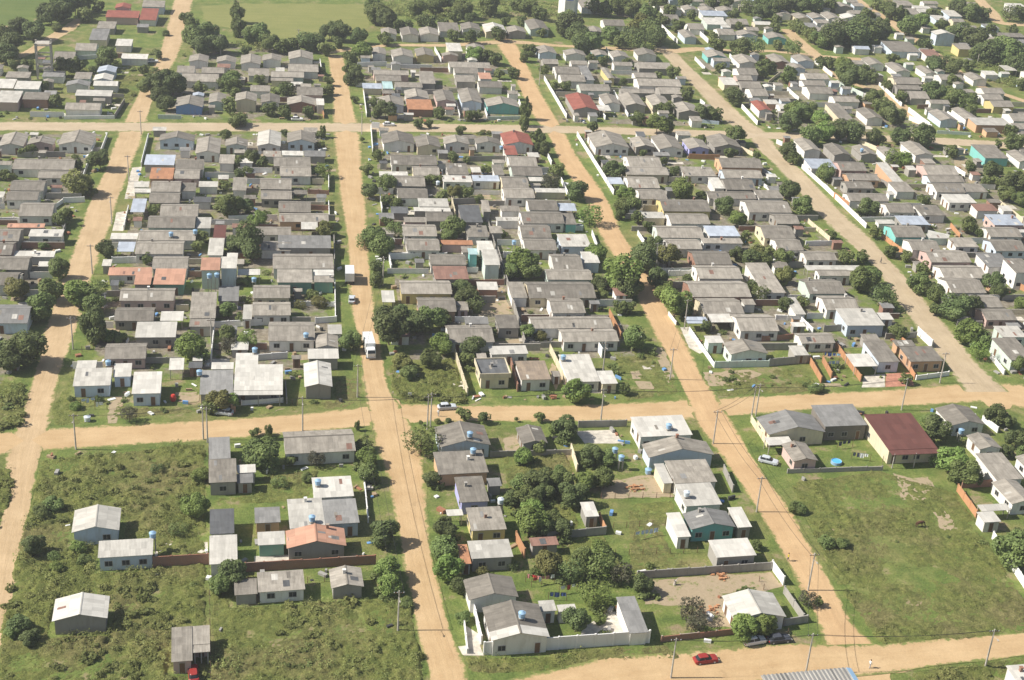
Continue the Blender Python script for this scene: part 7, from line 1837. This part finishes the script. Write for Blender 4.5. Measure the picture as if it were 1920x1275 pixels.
for a, b in [(21, 37), (37, 27), (10, 11), (11, 12), (9, 8), (8, 7), (7, 15), (0, 1), (1, 3), (3, 4), (4, 6), (6, 14), (14, 19), (11, 9), (13, 16), (16, 17)]:
    pa, pb = POLES[a], POLES[b]
    for k in (-.8, .8):
        m = MB(); n = 12; pts_ = []
        for i in range(n + 1):
            t = i / n; pts_.append(Vector((pa[0] + k + (pb[0] - pa[0]) * t, pa[1] + (pb[1] - pa[1]) * t, 7.97 - 1.6 * 4 * t * (1 - t) * .5)))
        for p0, p1 in zip(pts_, pts_[1:]): m.tube(p0, p1, .03, .03, 4, False)
        o = m.build('power_cable', CABLE); later(o, 'thin black power cable strung between poles', 'cable', 'power cables between poles', (pa[0] + pb[0]) / 2 + k, (pa[1] + pb[1]) / 2)
for i, (x, y, zq) in enumerate(TANKS):
    wht = i in (5, 10, 21, 25); m = TANKW if wht else TANKB; r = .62 if zq else .7
    rz = None
    for (t, hx, hy, hw, hd_, hh) in HZ:
        if abs(x - hx) < hw / 2 + .3 and abs(y - hy) < hd_ / 2 + .3:
            q = min(abs(x - hx), hw / 2), min(abs(y - hy), hd_ / 2)
            rz = max(rz or 0, hh + (.287 * (hd_ / 2 - q[1]) if t == 'x' else .249 * (hw / 2 - q[0]) if t == 'y' else .07 * (min(max(y - hy, -hd_ / 2), hd_ / 2) + hd_ / 2)))
    base = rz + .25 if rz and zq else (max(zq - .2, .02) if zq else 0); leg = -.6 if rz and zq else -base
    root = empty('water_tank', x, y, base)
    st = MB()
    for sx in (-1, 1):
        for sy in (-1, 1): st.box(sx * .4 - .06, sx * .4 + .06, sy * .4 - .06, sy * .4 + .06, leg, .05)
    st.box(-.55, .55, -.55, .55, .05, .12); st.build('stand', CONC, root)
    b = MB(); b.lathe([(0, .12), (r * .82, .12), (r * .94, .6), (r, 1.0), (r * 1.03, 1.02), (r * 1.03, 1.08), (r * .97, 1.08)], 16); b.build('body', m, root, True)
    l_ = MB(); l_.lathe([(r * .97, 1.08), (r * .6, 1.22), (.2, 1.28), (.2, 1.33), (0, 1.33)], 16); l_.build('lid', m, root, True)
    later(root, ('pale' if wht else 'blue') + ' plastic water tank', 'water tank', 'water tanks on roofs and stands', x, y)
CLOTH = {'red': [plain('cloth_red', (.5, .06, .05)), plain('cloth_white', (.75, .74, .72)), plain('cloth_pink', (.6, .28, .26))], 'white': [plain('cloth_plain_white', (.78, .78, .78)), plain('cloth_pale_blue', (.5, .58, .72)), plain('cloth_dark', (.06, .07, .12))], 'blue': [plain('cloth_sky', (.35, .55, .75)), plain('cloth_bluewhite', (.7, .75, .8)), plain('cloth_navy', (.06, .1, .3))]}
lr = random.Random(2)
for i, (x, y, _z, L_, colr) in enumerate(LAUNDRY):
    a = lr.uniform(-.5, .3); root = empty('laundry_line', x, y, 0, a)
    for sx in (-1, 1): p = MB(); p.tube((sx * L_ / 2, 0, 0), (sx * L_ / 2, 0, 1.9), .05, .04, 6); p.build('post', WOOD, root)
    ln = MB(); ln.tube((-L_ / 2, 0, 1.82), (L_ / 2, 0, 1.82), .012, .012, 5); ln.build('line', DARKM, root)
    u = -L_ / 2 + .25
    while u < L_ / 2 - .6:
        w = lr.uniform(.45, .95); hh = lr.uniform(.55, 1.15); m = MB(); nn = 5; mat = lr.choice(CLOTH[colr])
        for k in range(nn):
            f = lambda q, v: (u + w * q / nn, .09 * math.sin(q * 2.1 + u) * v, 1.8 - hh * v)
            for v0, v1 in ((0, .5), (.5, 1)): m.quad([f(k, v1), f(k + 1, v1), f(k + 1, v0), f(k, v0)])
        m.build('cloth', mat, root); u += w + lr.uniform(.08, .4)
    later(root, {'red': 'red and white', 'white': 'mostly white', 'blue': 'blue and white'}[colr] + ' washing line', 'laundry', 'washing lines in the yards', x, y)

# ------------------------------------------------------------------ vehicles
PAINT = {k: plain('paint_' + k, c, .3, .04) for k, c in {'white': (.75, .75, .74), 'silver': (.5, .53, .56), 'red': (.28, .035, .03), 'dark': (.06, .065, .08)}.items()}
TYRE = plain('tyre_rubber', (.02, .02, .02), .9); LAMP = plain('lamp_glass', (.6, .58, .5), .2); LAMPR = plain('tail_lamp', (.4, .02, .02), .3)
def wheels(root, xs, half, r, wd):
    for xq in xs:
        for s in (-1, 1):
            m = MB(); m.tube((0, -wd / 2, 0), (0, wd / 2, 0), r, r, 14); o = m.build('wheel', TYRE, root); o.location = (xq, s * (half - wd / 2), r)
            q = MB(); q.tube((0, s * (wd / 2), 0), (0, s * (wd / 2 + .015), 0), r * .6, r * .5, 12); q.build('rim', PAINT['silver'], o)
def loft(m, secs, mat=0):
    """secs: list of (z, x0, x1, halfwidth) rounded rectangles stacked upward"""
    rings = []
    for zq, x0, x1, hw in secs:
        c = min(.22, (x1 - x0) * .1); rings.append([(x0, -hw + c, zq), (x0 + c, -hw, zq), (x1 - c, -hw, zq), (x1, -hw + c, zq), (x1, hw - c, zq), (x1 - c, hw, zq), (x0 + c, hw, zq), (x0, hw - c, zq)])
    for A, B in zip(rings, rings[1:]):
        for k in range(8): j = (k + 1) % 8; m.quad([A[k], A[j], B[j], B[k]], None, mat)
    m.quad(rings[-1], None, mat); m.quad(rings[0][::-1], None, mat)
CARWORD = {'white': 'white', 'silver': 'silver grey', 'red': 'red', 'dark': 'dark'}
for (x, y, _z, kind, colr, rot) in VEHICLES:
    if kind == 'none': continue
    root = empty({'car': 'parked_car', 'truck': 'box_truck', 'lorry': 'cargo_lorry'}[kind], x, y, .05, rot); pt = PAINT[colr]
    if kind == 'car':
        b = MB(); loft(b, [(.2, -2.0, 2.0, .76), (.32, -2.08, 2.1, .82), (.62, -2.1, 2.12, .83), (.8, -2.05, 1.95, .8), (.88, -1.9, 1.3, .76)]); b.build('body', pt, root)
        g = MB(); loft(g, [(.86, -1.75, .95, .74), (1.36, -1.35, .25, .58)]); g.build('windows', GLASS, root)
        r_ = MB(); loft(r_, [(1.355, -1.4, .3, .6), (1.43, -1.25, .12, .55)]); r_.build('roof', pt, root)
        for xa, xb in ((-.45, -.38),):
            for s in (-1, 1): q = MB(); q.slab((xa, s * .75, .88), (xb, s * .75, .88), (xb - .1, s * .6, 1.37), (xa - .1, s * .6, 1.37), .02); q.build('pillar', pt, root)
        for s in (-1, 1):
            q = MB(); q.box(2.06, 2.14, s * .6 - .16, s * .6 + .16, .52, .68); q.build('headlight', LAMP, root); q = MB(); q.box(-2.13, -2.05, s * .62 - .14, s * .62 + .14, .55, .72); q.build('tail_light', LAMPR, root)
        wheels(root, (-1.3, 1.32), .82, .3, .2)
        later(root, CARWORD[colr] + ' small parked car', 'car', 'cars parked about the town', x, y)
    else:
        Lb = 5.6 if kind == 'truck' else 6.4; hw = 1.15
        b = MB(); b.box(-Lb / 2 - 1, Lb / 2 - 1, -hw, hw, 1.05, 3.3); bo = b.build('cargo_box', pt, root)
        for k in range(7): q = MB(); q.box(-Lb / 2 - .9 + k * Lb / 7, -Lb / 2 - .84 + k * Lb / 7, -hw - .02, hw + .02, 1.06, 3.33); q.build('rib', PAINT['silver'], bo)
        ch = MB(); ch.box(-Lb / 2 - 1, Lb / 2 + .9, -.5, .5, .65, 1.03); ch.build('chassis', DARKM, root)
        c = MB(); xf = Lb / 2 - .85; loft(c, [(.6, xf, xf + 1.9, 1.05), (1.6, xf, xf + 1.95, 1.07), (2.4, xf, xf + 1.55, 1.0), (2.55, xf + .1, xf + 1.35, .9)]); c.build('cab', pt, root)
        wd_ = MB(); wd_.quad([(xf + 1.97, -.9, 1.65), (xf + 1.97, .9, 1.65), (xf + 1.62, .85, 2.3), (xf + 1.62, -.85, 2.3)]); wd_.build('windscreen', GLASS, root)
        for s in (-1, 1):
            q = MB(); q.quad([(xf + .5, s * 1.085, 1.6), (xf + 1.7, s * 1.085, 1.6), (xf + 1.45, s * 1.03, 2.25), (xf + .5, s * 1.03, 2.25)]); q.build('side_window', GLASS, root)
            q = MB(); q.box(xf + 1.9, xf + 1.98, s * .75 - .15, s * .75 + .15, .8, 1.0); q.build('headlight', LAMP, root)
        bu = MB(); bu.box(xf + 1.85, xf + 2.05, -1.08, 1.08, .45, .72); bu.build('bumper', PAINT['silver'], root)
        wheels(root, (-Lb / 2 + .2, -Lb / 2 + 1.25, xf + 1.0), 1.15, .48, .3)
        if kind == 'truck': tag(root, 'white box truck parked on truck street outside the long grey-roofed building', 'truck')
        else: tag(root, 'white cargo lorry parked on truck street under the huge dark trees', 'truck')

# ------------------------------------------------------------------ people and a horse
def skin_mesh(name, verts, edges, radii, mat, parent, root_i=0):
    me = bpy.data.meshes.new(name); me.from_pydata(verts, edges, []); o = link(name, me, parent); me.materials.append(mat)
    md = o.modifiers.new('skin', 'SKIN'); md.use_smooth_shade = True; lay = me.skin_vertices[0].data if me.skin_vertices else None
    if lay is None:
        bm = bmesh.new(); bm.from_mesh(me); bm.verts.layers.skin.verify(); bm.to_mesh(me); bm.free(); lay = me.skin_vertices[0].data
    for i, r in enumerate(radii): lay[i].radius = r if isinstance(r, tuple) else (r, r); lay[i].use_root = i == root_i
    sb = o.modifiers.new('sub', 'SUBSURF'); sb.levels = 1; sb.render_levels = 2
    return o
def clothes_mat(name, shirt, trousers):
    nt = NT(name); sp = nt.n('SeparateXYZ'); nt.l(nt.n('TexCoord').outputs['Object'], sp.inputs[0])
    return nt.done(nt.ramp(nt.math('DIVIDE', sp.outputs[2], 1.8), [(0, (.04, .035, .03)), (.05, trousers), (.53, shirt), (.83, (.4, .25, .17))], 'CONSTANT'), .85)
PC = {'yellow': ((.62, .5, .02), (.06, .07, .12)), 'white': ((.7, .7, .7), (.3, .3, .32)), 'dark': ((.07, .07, .08), (.05, .06, .1))}
HAIR = plain('dark_hair', (.02, .015, .012), .8)
PWORD = ['person in a yellow top walking along shade-tree street', 'person in a white top walking on the red-car road junction', 'person in dark clothes walking along the grey street', 'person in a white top standing beside the silver car']
for i, (x, y, _z, c) in enumerate(PEOPLE):
    root = empty('person', x, y, .06, [2.6, .3, 2.4, 1.2][i])
    v = [(0, 0, .95), (0, 0, 1.15), (.01, 0, 1.38), (0, 0, 1.48), (.03, 0, 1.6), (.04, 0, 1.72),
         (0, .1, .9), (.16, .11, .5), (.1, .11, .07), (.24, .12, .04), (0, -.1, .9), (-.02, -.11, .5), (-.22, -.11, .1), (-.1, -.12, .04),
         (0, .19, 1.4), (-.08, .25, 1.13), (.02, .26, .9), (.05, .26, .8), (0, -.19, 1.4), (.1, -.25, 1.14), (.24, -.24, .94), (.3, -.24, .86)]
    e = [(0, 1), (1, 2), (2, 3), (3, 4), (4, 5), (0, 6), (6, 7), (7, 8), (8, 9), (0, 10), (10, 11), (11, 12), (12, 13), (2, 14), (14, 15), (15, 16), (16, 17), (2, 18), (18, 19), (19, 20), (20, 21)]
    r = [(.13, .16), (.12, .15), (.13, .17), .055, .1, .085, .1, .07, .05, .04, .1, .07, .05, .04, .065, .048, .04, .035, .065, .048, .04, .035]
    skin_mesh('body', v, e, r, clothes_mat('clothes_' + c + str(i), *PC[c]), root)
    hr = MB(); hr.lathe([(.115, -.03), (.118, .03), (.09, .09), (0, .12)], 10, 0, (.02, 0, 1.69)); hr.build('hair', HAIR, root, True)
    tag(root, PWORD[i], 'person')
HORSE = plain('brown_hide', (.1, .05, .03), .7, .2, 2)
for (x, y, _z, k) in SPOTS:
    if k == 'horse':
        root = empty('horse', x, y, .02, .15)
        v = [(-.55, 0, 1.2), (0, 0, 1.15), (.5, 0, 1.2), (.85, 0, 1.1), (1.15, 0, .65), (1.25, 0, .32), (1.32, 0, .12), (-.85, 0, 1.2), (-.98, 0, .75),
             (.5, .17, .85), (.52, .17, .45), (.5, .17, .04), (.5, -.17, .85), (.62, -.17, .45), (.6, -.17, .04), (-.6, .17, .85), (-.78, .17, .5), (-.68, .17, .04), (-.6, -.17, .85), (-.72, -.17, .5), (-.62, -.17, .04)]
        e = [(0, 1), (1, 2), (2, 3), (3, 4), (4, 5), (5, 6), (0, 7), (7, 8), (2, 9), (9, 10), (10, 11), (2, 12), (12, 13), (13, 14), (0, 15), (15, 16), (16, 17), (0, 18), (18, 19), (19, 20)]
        r = [(.27, .3), (.29, .31), (.25, .3), .17, .12, .11, .07, .06, .05, .11, .065, .055, .11, .065, .055, .14, .07, .055, .14, .07, .055]
        skin_mesh('body', v, e, r, HORSE, root)
        mn = MB()
        for q in range(5): mn.box(.72 + q * .09, .8 + q * .09, -.025, .025, 1.18 - q * .13, 1.36 - q * .14)
        mn.build('mane', HAIR, root); tag(root, 'brown horse grazing with lowered head in the open paddock', 'horse')
    elif k == 'pool':
        root = empty('garden_pool', x, y); b = MB(); b.lathe([(1.15, 0), (1.15, .65), (1.07, .68), (1.05, .5)], 24); b.build('side', TANKB, root)
        w = MB(); w.lathe([(1.06, .55), (0, .55)], 24); w.build('water', plain('pool_water', (.1, .42, .75), .1, .05), root); tag(root, 'bright blue round garden pool on lawn behind the small gabled house', 'pool')
    elif k == 'frame_tower':
        root = empty('water_tower_frame', x, y, 0, .1)
        for sx in (-1, 1):
            for sy in (-1, 1): p = MB(); p.box(sx * 2.6 - .3, sx * 2.6 + .3, sy * 2.6 - .3, sy * 2.6 + .3, 0, 13.2); p.build('leg', CONC, root)
        for zq in (4, 8.2, 12.2):
            for sx in (-1, 1):
                p = MB(); p.box(sx * 2.6 - .18, sx * 2.6 + .18, -2.28, 2.28, zq, zq + .45); p.build('beam', CONC, root); p = MB(); p.box(-2.28, 2.28, sx * 2.6 - .18, sx * 2.6 + .18, zq + .01, zq + .46); p.build('beam', CONC, root)
        p = MB(); p.box(-2.25, 2.25, -2.25, 2.25, 12.7, 12.95); p.build('platform', CONC, root); tag(root, 'tall open concrete water tower frame on four legs', 'tower')
    elif k == 'white_tower':
        root = empty('water_reservoir', x, y, 0, .0); p = MB(); p.lathe([(4.6, 0), (4.6, 22), (4.9, 22), (4.9, 22.6), (0, 22.8)], 6); p.build('tower_body', WALL['w'], root)
        q = MB(); q.box(-1.5, 1.5, -4.06, -4.01, 7.5, 11); q.build('emblem', PAINT['white'], root).data.materials[0] = plain('emblem_blue', (.25, .28, .65)); tag(root, 'tall white reservoir tower with a blue emblem behind the back lane', 'tower')
    elif k == 'red_tank':
        root = empty('red_barrel', x, y); b = MB(); b.lathe([(0, 0), (.55, 0), (.65, .4), (.65, 1.1), (.5, 1.35), (0, 1.4)], 14); b.build('body', TANKR, root, True)
        l_ = MB(); l_.lathe([(.4, 1.37), (.4, 1.45), (0, 1.47)], 12); l_.build('lid', TANKR, root); tag(root, 'red plastic barrel in the shade beside the white box house', 'barrel')
    elif k == 'ribbed_roof':
        root = empty('ribbed_shed', x - 1, y - 6.8, 0, math.radians(4)); w, d = 15, 10
        p = MB(); p.box(-w / 2 + .3, w / 2 - .3, -d / 2 + .3, d / 2 - .3, 0, 2.9); p.build('wall', WALL['g'], root)
        r_ = MB(); r_.slab((-w / 2, -d / 2, 3.1), (w / 2, -d / 2, 3.1), (w / 2, d / 2, 3.3), (-w / 2, d / 2, 3.3), .12, 0, [(0, 0), (w, 0), (w, d), (0, d)]); ro = r_.build('roof', ROOF['l'], root)
        for i in range(20): q = MB(); xx = -w / 2 + .35 + i * .73; q.slab((xx, -d / 2, 3.22), (xx + .3, -d / 2, 3.22), (xx + .3, d / 2, 3.42), (xx, d / 2, 3.42), .12); q.build('rib', ROOF['d'], ro)
        q = MB(); q.slab((w / 2, -d / 2, 3.15), (w / 2 + .9, -d / 2, 2.9), (w / 2 + .9, d / 2, 3.1), (w / 2, d / 2, 3.35), .1); q.build('fascia', TANKB, root); tag(root, 'shed with ribbed pale roof and blue edge beside the red-car road', 'shed')
    elif k == 'stump':
        root = empty('tree_stump', x, y); b = MB(); b.tube((0, 0, 0), (.05, 0, .9), .3, .22, 9); b.tube((0, 0, .5), (.5, .2, 1.3), .12, .07, 7); b.tube((0, 0, .6), (-.35, -.2, 1.4), .1, .06, 7); b.build('stem', plain('dead_wood', (.42, .38, .33), .9), root); tag(root, 'pale dead tree stump in the bare dirt yard', 'tree stump')
    elif k in ('rubble', 'boulder'):
        n = 26 if k == 'rubble' else 3; m = MB(); g = random.Random(x)
        for i in range(n):
            a, q = g.uniform(0, 6.3), g.uniform(0, 1.5 if k == 'rubble' else .5); s = g.uniform(.1, .32) if k == 'rubble' else .5; cx, cy, cz = x + math.cos(a) * q * 1.5, y + math.sin(a) * q, g.uniform(0, .5) * (1.6 - q); cz = max(cz, s * .5)
            m.box(cx - s, cx + s, cy - s * .7, cy + s * .7, cz - s * .5, cz + s * .5)
        o = m.build('rubble_heap' if k == 'rubble' else 'boulder', WALLCOL['orange'] if k == 'rubble' else CONC)
        if k == 'rubble': struct(o, 'stuff')
        else: later(o, 'pale rounded boulder', 'boulder', None, x, y)
    elif k == 'sign_post':
        root = empty('sign_board', x, y); p = MB(); p.tube((0, 0, 0), (0, 0, 1.5), .05, .05, 6); p.build('post', POLEM, root); p = MB(); p.box(-.4, .4, -.03, .03, .9, 1.6); p.build('board', PAINT['white'], root); tag(root, 'small pale board on a post in the weedy corner lot', 'sign')

settle_labels()

# ------------------------------------------------------------------ thin summer haze
hz = MB(); hz.box(-420, 900, -40, 1150, -1.5, 156); hb = struct(hz.build('haze', None), 'stuff'); hb.data.materials.clear()
hm = bpy.data.materials.new('thin_haze'); hm.use_nodes = True; ht_ = hm.node_tree; ht_.nodes.clear()
vo = ht_.nodes.new('ShaderNodeVolumePrincipled'); vo.inputs['Color'].default_value = (.93, .95, 1, 1); vo.inputs['Density'].default_value = .00018; vo.inputs['Anisotropy'].default_value = .2
oo = ht_.nodes.new('ShaderNodeOutputMaterial'); ht_.links.new(vo.outputs[0], oo.inputs['Volume']); hb.data.materials.append(hm)
scene.cycles.volume_bounces = 0
